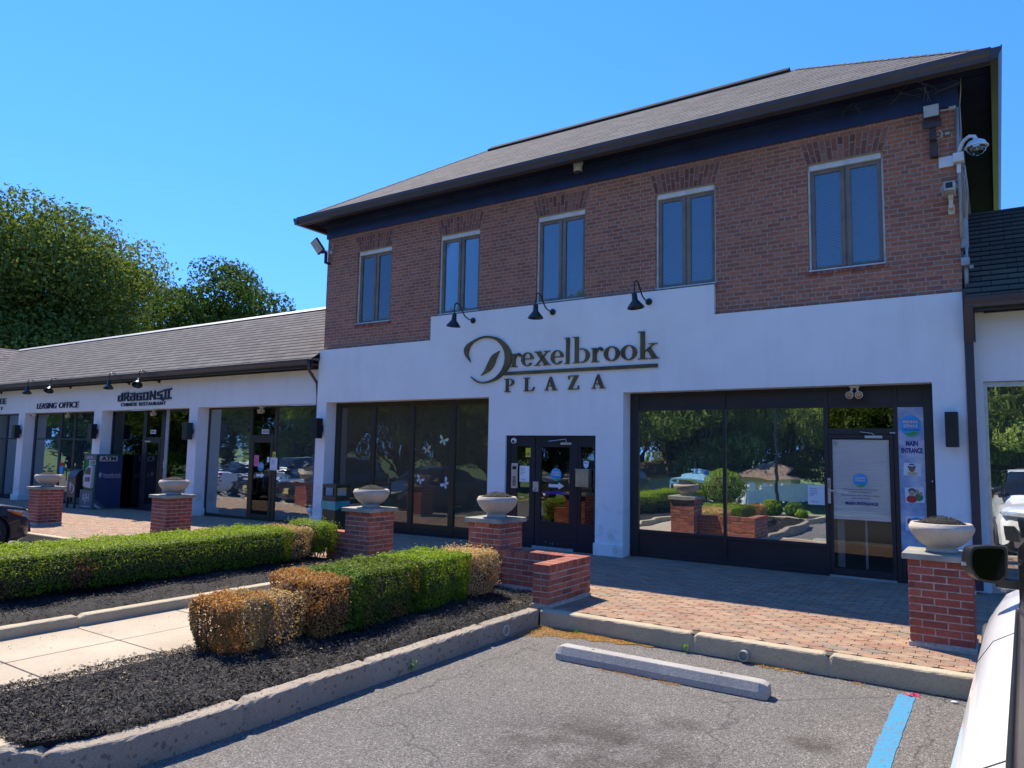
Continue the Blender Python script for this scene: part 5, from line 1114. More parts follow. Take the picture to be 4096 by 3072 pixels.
photo(-1.0, .83, .235, .20, 0, [('toy', -.25, .12, .16, .22, 'cloth_red'), ('tub', .08, .05, .38, .40, 'tub_blue'), ('tub_inside', .10, .0, .26, .30, 'hair_dark'), ('face', .02, .05, .13, .18, 'skin_brown')])
YD = G-.0125
dc = thing('door_notice', 'opening hours notice with round logo printed on the white blind door', 'door notice', (-1.68, G, 1.3))
logo(dc, -1.68, 1.40, .095, .095, YD+.021)
for body, x0, x1, z in (('Full-Day Preschool and Child Care Center', -1.92, -1.45, 1.255), ('For Infants through Pre-K', -1.83, -1.53, 1.220), ('Monday through Friday: 7:00 am to 6:00 pm', -1.93, -1.43, 1.170), ('www.risingstride.net', -1.80, -1.55, 1.128)):
    text('lettering', body, x0, x1, z, z+.022, YD+.021, .0006, 'ink_navy', dc, bold=.01)
text('lettering', 'MAIN ENTRANCE', -1.885, -1.455, 1.045, 1.09, YD+.021, .0008, 'ink_navy', dc, bold=.03)
def papernote(x0, x1, z0, z1, y, label, lines, foot=None):
    t = thing('paper_notice', label, 'paper notice', ((x0+x1)/2, y, (z0+z1)/2), 'white paper notices'); flat('sheet', 'paper', t, x0, x1, z0, z1, y)
    h = (z1-z0)*.075; z = z1-(z1-z0)*.22
    for i, ln in enumerate(lines): w = (x1-x0)*(.16+.022*len(ln)); text('lettering', ln, x0+(x1-x0)*.14, min(x0+(x1-x0)*.14+w, x1-.01), z-i*h*1.6, z-i*h*1.6+h, y-.0014, .0005, 'ink_black', t)
    text('lettering', 'Thank You', x0+(x1-x0)*.2, x0+(x1-x0)*.6, z0+h*1.5, z0+h*2.5, y-.0014, .0005, 'ink_black', t)
nl = ['Please make', 'sure the door', 'closes behind', 'you.']
papernote(-2.40, -2.165, 1.02, 1.31, G-.002, 'white paper notice on the glass left of the white blind door', nl)
papernote(-7.40, -7.185, 1.18, 1.47, E0-.002, 'white paper notice on the side glass of the dark entrance', nl)
papernote(-15.11, -14.84, 1.17, 1.48, GL-.014, 'white paper notice on the frame of the curtained shop door', nl)
st = thing('window_sticker', 'yellow caution sticker on the side glass of the dark entrance', 'sticker', (-7.22, E0, 1.72)); flat('sheet', 'sticker_yellow', st, -7.275, -7.17, 1.635, 1.80, E0+.006); text('lettering', 'CAUTION', -7.265, -7.18, 1.765, 1.785, E0+.0045, .0005, 'ink_black', st); MB().prism(R_(-7.235, -7.21, 1.66, 1.735), 'y', E0+.003, E0+.0045).prism(R_(-7.262, -7.245, 1.665, 1.70), 'y', E0+.003, E0+.0045).prism(R_(-7.20, -7.185, 1.665, 1.70), 'y', E0+.003, E0+.0045).build('symbol', 'ink_black', st)
st = thing('window_sticker', 'yellow caution sticker above the paper on the curtained shop', 'sticker', (-15.0, GL, 1.55)); flat('sheet', 'sticker_yellow', st, -15.05, -14.93, 1.48, 1.62, GL-.003); MB().prism(R_(-15.01, -14.97, 1.50, 1.57), 'y', GL-.0055, GL-.0042).build('symbol', 'ink_black', st)
ed_ = thing('door_notice', 'round blue logo, white arrow and purple MAIN ENTRANCE on the dark entrance door', 'door notice', (-6.65, E0, 1.2))
logo(ed_, -6.64, 1.33, .11, .115, E0+.034)
def arrow(parent, x0, x1, z, h, y, mat='paper'): xm = x1-(x1-x0)*.36; MB().prism([(x0, z-h*.22), (xm, z-h*.22), (xm, z-h*.5), (x1, z), (xm, z+h*.5), (xm, z+h*.22), (x0, z+h*.22)], 'y', y-.001, y).build('arrow', mat, parent)
arrow(ed_, -6.79, -6.47, 1.13, .13, E0+.034); text('lettering', 'MAIN ENTRANCE', -6.865, -6.43, .975, 1.03, E0+.034, .0008, 'purple_ink', ed_, bold=.03)
cd_ = thing('door_notice', 'round blue logo, pink paper and white arrow on the curtained shop door', 'door notice', (-15.5, GL, 1.2))
logo(cd_, -15.50, 1.245, .12, .115, GL+.010); arrow(cd_, -15.67, -15.35, 1.03, .14, GL+.010); flat('pink_paper', 'paper_pink', cd_, -15.78, -15.59, 1.25, 1.53, GL+.010); text('lettering', 'S S', -15.73, -15.66, 1.33, 1.45, GL+.0085, .0006, 'cloth_red', cd_)
flat('slip', 'paper', cd_, -15.27, -15.18, 1.36, 1.49, GL+.010)
def number(x0, x1, z0, z1, y, txt, label):
    t = thing('house_number', label, 'house number', ((x0+x1)/2, y, z0)); flat('plate', 'paper', t, x0, x1, z0, z1, y); text('lettering', txt, x0+.012, x1-.012, z0+.015, z1-.015, y-.0014, .0006, 'ink_black', t, bold=.02)
number(-15.54, -15.26, 2.07, 2.18, GL+.022, '4808', 'white number plate 4808 over the curtained shop door'); number(-20.62, -20.34, 2.07, 2.18, GL+.022, '4806', 'white number plate 4806 over the restaurant door')
# things mounted beside the entrance
t = thing('intercom', 'tall silver intercom panel left of the dark entrance', 'intercom', (-7.5, E0, 1.3)); MB().box(-7.565, -7.43, E0-.03, E0-.001, 1.055, 1.515).build('panel', 'alu', t, bevel=.005); MB().box(-7.54, -7.455, E0-.033, E0-.0305, 1.40, 1.46).build('screen', 'black', t)
bt = MB()
for k in range(8): bt.box(-7.535, -7.465, E0-.034, E0-.0305, 1.10+k*.023, 1.113+k*.023)
bt.build('buttons', 'black', t)
t = thing('letter_box', 'brass coloured steel letter box right of the dark entrance door', 'letter box', (-6.03, E0, 1.29)); MB().box(-6.155, -5.905, E0-.13, E0-.001, 1.135, 1.43).build('body', 'steelbox', t, bevel=.006); MB().box(-6.135, -5.925, E0-.136, E0-.1305, 1.15, 1.405).box(-6.165, -5.895, E0-.14, E0-.0, 1.431, 1.445).build('lid', 'steelbox', t, bevel=.003); MB().lathe([(.009, 0), (.009, -.006), (.001, -.007)], (-6.11, E0-.137, 1.28), 10, 'y').build('lock', 'alu', t)
t = thing('window_sticker', 'white security company shield sticker above the letter box', 'sticker', (-6.03, E0, 1.5)); MB().prism([(-6.085, 1.575), (-6.03, 1.59), (-5.975, 1.575), (-5.985, 1.49), (-6.03, 1.452), (-6.075, 1.49)], 'y', E0+.027, E0+.029).build('sheet', 'paper', t); text('lettering', 'FIDELITY', -6.075, -5.985, 1.535, 1.56, E0+.0265, .0005, 'ink_navy', t, bold=.03)
t = thing('window_sticker', 'tiny white shield sticker at the top of the white blind door', 'sticker', (-2.0, G, 1.93)); MB().prism([(-2.025, 1.95), (-2.0, 1.958), (-1.975, 1.95), (-1.98, 1.915), (-2.0, 1.90), (-2.02, 1.915)], 'y', G+.006, G+.0075).build('sheet', 'label_grey', t)
# butterflies in the left shopfront
cm('wing_white', (.62, .62, .66)); cm('wing_green', (.45, .58, .42)); cm('wing_brown', (.50, .38, .26))
def butterfly(x, z, s, rot, mat, label):
    t = thing('paper_butterfly', label, 'paper butterfly', (x, G+.04, z), 'paper butterflies on the dark shop window'); y = G+.048
    c, q = math.cos(rot), math.sin(rot)
    for sg_ in (-1, 1):
        pts = [(0, .03), (.35, .42), (.62, .55), (.72, .35), (.60, .10), (.15, .0), (.42, -.15), (.48, -.38), (.30, -.50), (.08, -.28), (0, -.12)]
        P = [(x+s*(sg_*a*c-b*q), z+s*(sg_*a*q+b*c)) for a, b in pts]; MB().prism(P, 'y', y-.0012, y).build('wing', mat, t)
    MB().prism([(x+s*(a*c-b*q), z+s*(a*q+b*c)) for a, b in ((-.04, .2), (.04, .2), (.03, -.3), (-.03, -.3))], 'y', y-.003, y-.0013).build('body', 'hair_dark', t)
butterfly(-9.46, 1.93, .17, -.35, 'wing_green', 'pale green paper butterfly, highest on the dark window'); butterfly(-9.89, 1.74, .15, .15, 'wing_brown', 'brown and white paper butterfly below the green one')
butterfly(-10.06, 1.11, .15, -.5, 'wing_white', 'white paper butterfly low by the dark mullion'); butterfly(-9.38, 1.06, .17, .9, 'wing_white', 'white paper butterfly turned sideways, lowest right')
# restaurant window dressing
M['neon'] = pbr('unlit_neon_tube', (.75, .75, .72), .3, 0, .05, 5)
t = thing('neon_sign', 'unlit neon chinese food sign hanging behind the restaurant glass', 'neon sign', (-21.85, GL+.09, 2.3)); y = GL+.09
tn = MB()
for pts in ([(-22.18, 2.56), (-22.02, 2.30), (-21.90, 2.50), (-21.85, 2.28)], [(-22.10, 2.58), (-21.95, 2.33)], [(-21.90, 2.56), (-21.72, 2.34), (-21.80, 2.30)], [(-21.62, 2.28), (-21.42, 2.54)], [(-21.68, 2.30), (-21.46, 2.58)], [(-22.15, 2.42), (-22.05, 2.26), (-21.65, 2.26), (-21.52, 2.42)]): tn.tube([(a, y, b) for a, b in pts], .011, 6)
tn.build('tube', 'neon', t); text('lettering', 'CHINESE', -22.12, -21.52, 2.02, 2.15, y+.01, .015, 'neon', t); text('lettering', 'FOOD', -22.02, -21.62, 1.83, 1.97, y+.01, .015, 'neon', t)
MB().box(-22.2, -21.4, y+.02, y+.026, 1.75, 2.68).build('backing', 'glass_lens', t)
t = thing('exit_sign', 'small exit sign behind the glass over the restaurant door', 'exit sign', (-20.3, GL+.12, 2.6)); MB().box(-20.36, -20.12, GL+.12, GL+.16, 2.50, 2.72).build('case', 'cream', t, bevel=.004); text('lettering', 'EXIT', -20.345, -20.135, 2.53, 2.69, GL+.1195, .002, 'cloth_red', t, bold=.03)
t = thing('menu_sheet', 'menu with pictures taped to the restaurant window frame', 'menu', (-19.9, GL, 1.1)); flat('sheet', 'paper', t, -20.03, -19.80, .95, 1.28, GL+.008); flat('cards', 'ink_black', t, -20.02, -19.81, .96, 1.09, GL+.006); m = MB()
for _ in range(26): a, b = random.uniform(-20.01, -19.83), random.uniform(1.10, 1.26); m.prism(R_(a, a+.02, b, b+.015), 'y', GL+.0045, GL+.006)
m.build('pictures', 'skin_brown', t)
t = thing('shop_shelf', 'shelf unit with cups, blue crate and boxes inside the restaurant window', 'shelf', (-21.6, 12.3, -.17))
MB().box(-22.3, -21.35, 12.1, 12.5, .02, .06).box(-22.3, -21.35, 12.1, 12.5, .62, .66).box(-22.3, -21.35, 12.1, 12.5, 1.12, 1.16).box(-22.3, -22.26, 12.1, 12.5, -.17, 1.16).box(-21.39, -21.35, 12.1, 12.5, -.17, 1.16).build('frame', 'black', t); MB().box(-21.85, -21.5, 12.12, 12.4, .67, 1.0).build('blue_crate', 'cloth_blue' if 'cloth_blue' in M else 'purple_ink', t); MB().box(-22.1, -21.6, 12.15, 12.4, 1.17, 1.33).build('box', 'logo_green', t); MB().box(-21.30, -21.20, 11.98, 12.05, -.17, 1.78).build('post', 'cream', t)
t = thing('window_badge', 'red and blue shield badge on the leasing office door glass', 'badge', (-25.6, GL, 1.0)); MB().prism([(-25.88, 1.12), (-25.60, 1.12), (-25.60, 1.0), (-25.88, 1.0)], 'y', GL+.008, GL+.010).build('top', 'cloth_red', t); MB().prism([(-25.88, .998), (-25.60, .998), (-25.62, .80), (-25.74, .72), (-25.86, .80)], 'y', GL+.008, GL+.010).build('shield', 'logo_blue', t)

# ---------------------------------------------------------------- street furniture
gz = -.145
t = thing('cash_machine', 'outdoor ATM in green surround with dark blue side panel lettered ATM', 'cash machine', (-22.1, 11.3, gz))
cm('atm_blue', (.028, .045, .11), rough=.35); cm('atm_green', (.015, .16, .035)); cm('atm_grey', (.11, .11, .13)); cm('atm_light', (.50, .50, .53)); cm('atm_label', (.52, .50, .46))
AX0, AX1, AY0, AY1, AT_ = -22.42, -21.73, 10.93, 11.70, 1.44
MB().box(AX0+.03, AX1-.012, AY0+.03, AY1, gz, AT_-.02).build('cabinet', 'atm_blue', t, bevel=.008)
MB().box(AX1-.011, AX1, AY0+.012, AY1-.004, gz+.02, AT_-.03).build('side_panel', 'atm_blue', t, bevel=.003)
MB().box(AX0-.01, AX1+.012, AY0-.02, AY1+.01, AT_-.019, AT_+.005).box(AX0, AX1+.01, AY0, AY1, gz, gz+.02).box(AX1-.009, AX1+.008, AY0-.012, AY0+.011, gz+.02, AT_-.02).box(AX0, AX0+.029, AY0-.012, AY0+.04, .50, AT_-.02).build('green_trim', 'atm_green', t)
MB().box(AX0+.03, AX1-.012, AY0+.012, AY0+.029, .42, 1.27).build('green_back', 'atm_green', t)
MB().box(AX0-.005, AX1-.01, AY0-.012, AY0+.011, 1.275, 1.42).build('header', 'atm_grey', t, bevel=.003); text('lettering', 'ATM', -22.26, -21.92, 1.305, 1.385, AY0-.0125, .002, 'atm_light', t)
MB().box(-22.12, -21.78, AY0-.005, AY0+.011, 1.14, 1.27).build('slot_label', 'atm_label', t); text('lettering', 'ATM', -22.07, -21.80, 1.16, 1.25, AY0-.0055, .002, 'ink_black', t, bold=.04)
MB().prism([(-22.22, .50), (-21.80, .46), (-21.78, 1.10), (-21.95, 1.13), (-22.12, 1.02), (-22.24, .80)], 'y', AY0-.09, AY0+.011).build('fascia', 'atm_light', t, bevel=.02); MB().prism([(-22.14, .86), (-21.84, .86), (-21.84, 1.05), (-21.98, 1.06), (-22.10, .98)], 'y', AY0-.098, AY0-.0905).build('screen', 'black', t); MB().box(-22.10, -21.86, AY0-.12, AY0-.0905, .66, .78).build('keypad', 'atm_grey', t, bevel=.006)
MB().box(AX0-.03, AX1-.005, AY0-.05, AY0+.028, gz+.02, .41).build('lower_panel', 'atm_grey', t, bevel=.005); text('lettering', 'AJH', -22.30, -21.92, -.0, .31, AY0-.0505, .002, 'atm_light', t); MB().box(-22.34, -21.84, AY0-.0525, AY0-.0505, -.07, -.05).build('label_strip', 'atm_light', t)
XS = AX1+.0005
MB().prism([(11.02, 1.245), (11.53, 1.245), (11.53, 1.40), (11.02, 1.40)], 'x', XS, XS+.004).build('panel_label', 'atm_label', t); text('lettering', 'ATM', 11.06, 11.49, 1.262, 1.385, XS+.004, .002, 'ink_black', t, mode='right', bold=.04)
text('lettering', 'rexelbrook', 11.20, 11.66, .80, .90, XS, .002, 'atm_light', t, mode='right'); MB().prism([(11.18, .765), (11.66, .765), (11.66, .778), (11.18, .778)], 'x', XS, XS+.002).build('strap_line', 'atm_light', t)
def sideD(mb, cy, cz, s, x):
    o = smooth([(cy+a*s, cz+b*s) for a, b in [(-.4, -.1), (-.5, .25), (-.2, .48), (.2, .46), (.45, .15), (.40, -.2), (.1, -.48), (-.3, -.42)]]); i = smooth([(cy+a*s*.86-.01*s, cz+b*s*.88) for a, b in [(-.38, -.1), (-.46, .22), (-.2, .46), (.15, .42), (.30, .12), (.26, -.2), (.06, -.44), (-.3, -.44)]])
    n = len(o); vs = [(x+.002, p[0], p[1]) for p in o]+[(x+.002, p[0], p[1]) for p in i]; mb.add(vs, [(k, k+1, n+k+1, n+k) for k in range(n-1)])
def lampmark(mb, cu, cz, s, f):
    for P in ([(-.10, -.55), (.10, -.55), (.16, -.15), (-.16, -.15)], [(-.22, -.13), (.22, -.13), (.28, .30), (-.28, .30)], [(-.34, .32), (.34, .32), (.16, .50), (-.16, .50)], [(-.08, .52), (.08, .52), (.08, .72), (-.08, .72)]): mb.add([f(cu+a*s, cz+b*s) for a, b in P], [(0, 1, 2, 3)])
lm = MB(); sideD(lm, 11.14, .84, .10, XS); lampmark(lm, 11.06, .84, .13, lambda a, b: (XS+.0025, a, b)); lm.build('emblem', 'atm_light', t, fix=False)
MB().prism([(10.94, .17), (11.30, gz+.022), (11.18, gz+.022), (10.94, .06)], 'x', XS, XS+.002).build('stripe', 'atm_grey', t); MB().prism([(10.94, .05), (11.17, gz+.022), (11.07, gz+.022), (10.94, -.05)], 'x', XS, XS+.002).build('stripe', 'atm_light', t); MB().prism([(10.94, -.06), (11.06, gz+.022), (10.94, gz+.022)], 'x', XS, XS+.002).build('stripe', 'atm_green', t)
# mail collection box on legs
t = thing('mail_box', 'dark brown metal drop box with arched top on four legs beside the cash machine', 'mail box', (-22.5, 11.05, gz)); cm('boxbrown', (.035, .025, .027), rough=.4)
mx0, mx1, my0, my1 = -23.10, -22.62, 10.82, 11.30
prof = [(my0, .16), (my1, .16), (my1, .74)]+[(my0+.24+.24*math.cos(a), .74+.25*math.sin(a)) for a in [PI*k/12 for k in range(1, 12)]]+[(my0, .74)]
MB().prism(prof, 'x', mx0, mx1).build('body', 'boxbrown', t, bevel=.008)
for a in (mx0+.0, mx1-.05):
    for b in (my0, my1-.05): MB().box(a, a+.05, b, b+.05, gz, .159).box(a-.01, a+.06, b-.012, b+.06, gz, gz+.015).build('leg', 'boxbrown', t)
MB().prism([(my0-.01, .76), (my0+.10, .93), (my0+.12, .92), (my0+.0, .75)], 'x', mx0+.03, mx1-.03).build('door_flap', 'black', t)
lm = MB(); lampmark(lm, -22.90, .47, .22, lambda a, b: (a, my0-.002, b)); o = smooth([(-22.80+a*.26, .42+b*.26) for a, b in [(-.4, -.1), (-.5, .25), (-.2, .48), (.2, .46), (.45, .15), (.40, -.2), (.1, -.48), (-.3, -.42)]]); i = smooth([(-22.80+a*.26*.86, .42+b*.26*.88) for a, b in [(-.38, -.1), (-.46, .22), (-.2, .46), (.15, .42), (.30, .12), (.26, -.2), (.06, -.44), (-.3, -.44)]]); n = len(o)
lm.add([(p[0], my0-.002, p[1]) for p in o]+[(p[0], my0-.002, p[1]) for p in i], [(k, k+1, n+k+1, n+k) for k in range(n-1)]); lm.build('emblem', 'atm_light', t, fix=False)
# litter bin
t = thing('litter_bin', 'square brown litter bin with teal liner under its lid against white pier', 'litter bin', (-11.84, 11.02, 0)); tx0, tx1, ty0, ty1 = -12.06, -11.64, 10.80, 11.21
m = MB(); vs = [(tx0+.03, ty0+.03, 0), (tx1-.03, ty0+.03, 0), (tx1-.03, ty1-.03, 0), (tx0+.03, ty1-.03, 0), (tx0+.005, ty0+.005, .64), (tx1-.005, ty0+.005, .64), (tx1-.005, ty1-.005, .64), (tx0+.005, ty1-.005, .64)]
m.add(vs, [(0, 1, 2, 3), (4, 5, 6, 7), (0, 1, 5, 4), (1, 2, 6, 5), (2, 3, 7, 6), (3, 0, 4, 7)]).build('body', 'trashbrown', t, bevel=.015)
m = MB(); m.add([(tx0-.008, ty0-.008, .45), (tx1+.006, ty0-.008, .43), (tx1+.008, ty0-.010, .62), (tx0-.008, ty0-.010, .62), (tx1+.010, ty1, .54), (tx1+.010, ty1, .62), (tx0-.008, ty1, .50), (tx0-.008, ty1, .62)], [(0, 1, 2, 3), (1, 4, 5, 2), (0, 3, 7, 6), (4, 6, 7, 5)])
o = m.build('liner', 'tealbag', t); o.modifiers.new('s', 'SOLIDIFY').thickness = .003
lid = MB(); zt = .97
lid.box(tx0, tx1, ty0, ty1, .625, .72)
for a in (tx0, tx1-.06):
    for b in (ty0, ty1-.06): lid.box(a+.001, a+.059, b+.001, b+.059, .721, .899)
lid.box(tx0, tx1, ty0, ty1, .90, zt); lid.build('lid', 'trashbrown', t, bevel=.012)
MB().box(tx0+.07, tx1-.07, ty1-.05, ty1-.04, .72, .90).build('inner_flap', 'whitetrim', t)
# white standpipe cap by the corner
t = thing('standpipe', 'small white standpipe cap low on the white corner wall', 'standpipe', (-12.99, 11.25, .3)); MB().lathe([(.05, -.02), (.06, -.05), (.06, -.10), (.03, -.13), (.01, -.135)], (-13.03, 11.40, .33), 16, 'y').build('cap', 'white', t, smooth='auto'); MB().tube([(-13.03, 11.36, .28), (-13.03, 11.36, -.05)], .035, 10).build('pipe', 'white', t)
# wheel stop
t = thing('wheel_stop', 'grey concrete wheel stop lying in the parking bay', 'wheel stop', (-2.5, 6.06, DZ)); x0, x1, y0, y1 = -3.47, -1.57, 5.965, 6.15
prof = [(y0, DZ+.002), (y1, DZ+.002), (y1-.005, DZ+.055), (y1-.035, DZ+.125), (y0+.035, DZ+.125), (y0+.005, DZ+.055)]
nx = 60; m = MB(); vs = []
for i in range(nx+1):
    x = x0+(x1-x0)*i/nx; e = min(i, nx-i)/nx*(x1-x0); k = 1 if e > .05 else .82+.18*e/.05
    yc = (y0+y1)/2; lo = .03 if e < .001 else 0
    vs += [(x, yc+(y-yc)*k+random.uniform(-.0012, .0012), DZ+(z-DZ)*(k if z > DZ+.1 else 1)+random.uniform(-.001, .001)) for y, z in prof]
n = 6; m.add(vs, [(i*n+k, i*n+(k+1) % n, (i+1)*n+(k+1) % n, (i+1)*n+k) for i in range(nx) for k in range(n)]+[tuple(range(n)), tuple(nx*n+k for k in range(n))]); m.build('block', 'stop', t, bevel=.006)
for xx in (-3.12, -1.95): MB().lathe([(.012, .126), (.012, .1275), (.001, .1276)], (xx, 6.06, DZ), 12).build('pin', 'rustbrown', t)
# blue bay line
M['bluepaint'] = (lambda b: (lambda m, nt, p: (L(nt, mixc(nt, ramp(nt, noise(nt, coords(nt), 38, 4, .7), [(.40, (1, 1, 1)), (.48, (0, 0, 0))]), (.03, .24, .44), (.12, .15, .16)), p.inputs['Base Color']), p.inputs['Roughness'].__setattr__('default_value', .8), bump(nt, p, noise(nt, coords(nt), 120, 3), .6, .006), m)[3])(*b[:3]))(base('blue_line_paint'))
m = MB(); vs = []; n = 90
for i in range(n+1):
    y = -1.5+8.3*i/n; j = random.uniform(-.004, .004); vs += [(-.745-.002+j-(.004 if i % 7 == 0 else 0), y, DZ+.004), (-.625+random.uniform(-.004, .004), y, DZ+.004)]
m.add(vs, [(2*i, 2*i+1, 2*i+3, 2*i+2) for i in range(n)]); struct(m.build('bay_line', 'bluepaint', fix=False))
# drain pipes in the kerbs, ribbon, weeds, dry blossom litter
t = thing('drain_pipe', 'grey plastic drain pipe end poking out of the kerb', 'drain pipe', (-2.02, 6.94, -.14)); MB().lathe([(.046, .02), (.046, -.055), (.038, -.055), (.038, -.01), (.001, -.01)], (-2.02, 6.96, -.115), 24, 'y').build('pipe', 'greybox', t, smooth='auto')
t = thing('drain_pipe', 'thin white drain pipe ring set in the rough side kerb', 'drain pipe', (-4.25, 6.3, -.10)); MB().lathe([(.052, -.02), (.052, .012), (.046, .012), (.046, -.005), (.001, -.005)], (-4.25, 6.32, -.10), 24, 'x').build('pipe', 'whitetrim', t, smooth='auto')
cm('ribbon_pink', (.80, .03, .12)); rb = MB(); vs = []
for i in range(9): u = i/8; vs += [(-.70+.10*u, 6.84-.03*math.sin(u*6)-.03*u, DZ+.012+.012*math.sin(u*9)**2), (-.70+.10*u+.01, 6.815-.03*math.sin(u*6)-.02*u, DZ+.008+.01*math.sin(u*7))]
rb.add(vs, [(2*i, 2*i+1, 2*i+3, 2*i+2) for i in range(8)]); o = tag(rb.build('ribbon', 'ribbon_pink'), 'scrap of bright pink ribbon at the kerb end of the blue line', 'ribbon'); o.modifiers.new('s', 'SOLIDIFY').thickness = .003
def pebble(x, y, r, mat, label):
    bm = bmesh.new(); bmesh.ops.create_icosphere(bm, subdivisions=2, radius=r)
    for v in bm.verts: v.co = Vector((v.co.x*1.4, v.co.y, v.co.z*.6))*(1+random.uniform(-.08, .08))+Vector((x, y, DZ+r*.5))
    me = bpy.data.meshes.new('pebble'); bm.to_mesh(me); bm.free(); tag(link('pebble', me, mat, None, 0, True), label, 'pebble')
pebble(-.36, 6.83, .018, 'whitetrim', 'single white pebble against the kerb near the white car')
def weed(x, y, z, label, s=.06):
    t = thing('weed', label, 'weed', (x, y, z), 'small weeds growing in the kerb joints'); rg = np.random.default_rng(int(abs(x*100))); n = 22
    P = np.array([x, y, z])+np.stack([rg.normal(0, s*.35, n), rg.normal(0, s*.25, n), rg.random(n)*s*1.5], 1)
    scatter_quads(P, rg.normal(size=(n, 3)), rg.uniform(.02, .035, n), rg.uniform(.012, .02, n), np.array([[.13, .30, .03]])*rg.uniform(.7, 1.2, (n, 1)), 'leaf', 'leaves', .5, t); MB().tube([(x, y, z-.01), (x+.005, y, z+s*1.1)], .002, 4).build('stem', 'twig', t)
weed(-2.57, 6.92, DZ+.0, 'little green weed at the foot of the front kerb'); weed(-4.22, 4.85, -.15, 'little yellow green weed hanging at the rough side kerb')
weed(-3.75, 6.9, DZ, 'tiny grey green weed among the blossom litter in the corner', .03)
def litter(x0, x1, fy, n, name='blossom_litter', dens=1):
    rg = np.random.default_rng(int(n)); x = x0+(x1-x0)*rg.random(n); d = fy(x); y = 6.965-rg.random(n)**1.3*d
    P = np.stack([x, y, DZ+.004+rg.random(n)*.02*np.clip((d-(6.965-y))/.15, .15, 1)], 1); c = np.array([[.52, .31, .11]])*rg.uniform(.55, 1.35, (n, 1))
    o = scatter_quads(P, np.stack([rg.normal(0, .6, n), rg.normal(0, .6, n), np.ones(n)], 1), rg.uniform(.006, .018, n), rg.uniform(.004, .010, n), c, 'deadleaf', name, .5); return struct(o, 'stuff')
litter(-4.23, -2.9, lambda x: np.interp(x, [-4.23, -4.1, -3.75, -3.4, -3.1, -2.9], [.62, .42, .24, .17, .09, .03])+.03*np.sin(x*23), 12000)
litter(-1.95, -1.45, lambda x: np.interp(x, [-1.95, -1.7, -1.45], [.05, .10, .03])+.02*np.sin(x*40), 900)
def litter2(x0, x1, y0, y1, n):
    rg = np.random.default_rng(n); P = np.stack([rg.uniform(x0, x1, n), rg.uniform(y0, y1, n), np.full(n, DZ+.006)], 1)
    struct(scatter_quads(P, np.stack([rg.normal(0, .5, n), rg.normal(0, .5, n), np.ones(n)], 1), rg.uniform(.006, .016, n), rg.uniform(.004, .009, n), np.array([[.45, .25, .10]])*rg.uniform(.5, 1.3, (n, 1)), 'deadleaf', 'blossom_litter', .5), 'stuff')
litter2(-3.0, -2.5, 5.90, 5.965, 260); litter2(-2.45, -2.25, 5.91, 5.963, 200); litter2(-2.2, -2.05, 6.85, 6.9, 60); litter2(-1.1, -1.0, 6.86, 6.93, 90)
# dark grime and dried leaves in the gutter line
def grime(n, x0, x1, y0, y1, c, s):
    rg = np.random.default_rng(n+5); P = np.stack([rg.uniform(x0, x1, n), y1-(y1-y0)*rg.random(n)**2.5, np.full(n, DZ+.003)], 1)
    return scatter_quads(P, np.stack([rg.normal(0, .3, n), rg.normal(0, .3, n), np.ones(n)], 1), rg.uniform(.004, s, n), rg.uniform(.003, s*.6, n), np.array([c])*rg.uniform(.4, 1.4, (n, 1)), 'chips', 'gutter_debris', .3)
struct(grime(5000, -4.2, 1.2, 6.80, 6.972, (.035, .028, .02), .014), 'stuff')
# ---------------------------------------------------------------- cars
def carpaint(name, c, metal=0):
    m, nt, p, _ = base(name); p.inputs['Base Color'].default_value = rgba(c); p.inputs['Metallic'].default_value = metal; p.inputs['Roughness'].default_value = .38
    p.inputs['Coat Weight'].default_value = .8; p.inputs['Coat Roughness'].default_value = .03
    n = noise(nt, coords(nt), 1.4, 3); L(nt, ramp(nt, n, [(.3, tuple(x*.93 for x in c)), (.7, c)]), p.inputs['Base Color']); return name, M.__setitem__(name, m)
carpaint('car_white', (.84, .85, .86)); carpaint('car_black', (.004, .006, .016)); carpaint('car_silver', (.33, .35, .36), .5); carpaint('car_navy', (.03, .04, .06), .2)
M['tyre'] = pbr('tyre_rubber', (.02, .02, .02), .85, 0, .1, 20); M['rim'] = pbr('alloy_rim', (.45, .45, .46), .3, .9, .05, 5); M['trim'] = pbr('gloss_black_trim', (.012, .012, .013), .32, 0, .05, 5, coat=.15)
M['clad'] = pbr('matt_black_cladding', (.028, .028, .03), .6, 0, .1, 20); M['carglass'] = glassm('car_glass', .08, (.22, .24, .25), 0, 0, (.62, (.012, .013, .015))); M['lamp_clear'] = pbr('headlamp_glass', (.45, .50, .55), .06, .3, .2, 14, coat=1); M['lamp_amber'] = pbr('amber_reflector', (.75, .16, .01), .2, 0, .1, 10, coat=1); M['lamp_red'] = pbr('red_tail_lamp', (.45, .01, .01), .15, 0, .1, 10, coat=1)
M['plate'] = pbr('pale_yellow_plate', (.70, .58, .20), .4, 0, .05, 6); M['mirrorglass'] = pbr('mirror_glass', (.008, .009, .012), .05, 1, .02, 2); M['chrome'] = pbr('chrome_strip', (.6, .6, .6), .12, 1, .02, 3)
M['cabin'] = pbr('car_cabin', (.03, .03, .032), .8, 0, .1, 4)
def cr(pts, t):       # Catmull-Rom over stations (s, value...)
    S_ = [p[0] for p in pts]; i = max(0, min(len(pts)-2, int(np.searchsorted(S_, t, side='right'))-1)); a, b, c, d = pts[max(i-1, 0)], pts[i], pts[i+1], pts[min(i+2, len(pts)-1)]
    u = (t-b[0])/(c[0]-b[0]+1e-9)
    h = lambda k: b[k]+(c[k]-b[k])*(u*u*(3-2*u))*.35+(c[k]-b[k])*u*.65
    return [h(k) for k in range(1, len(b))]
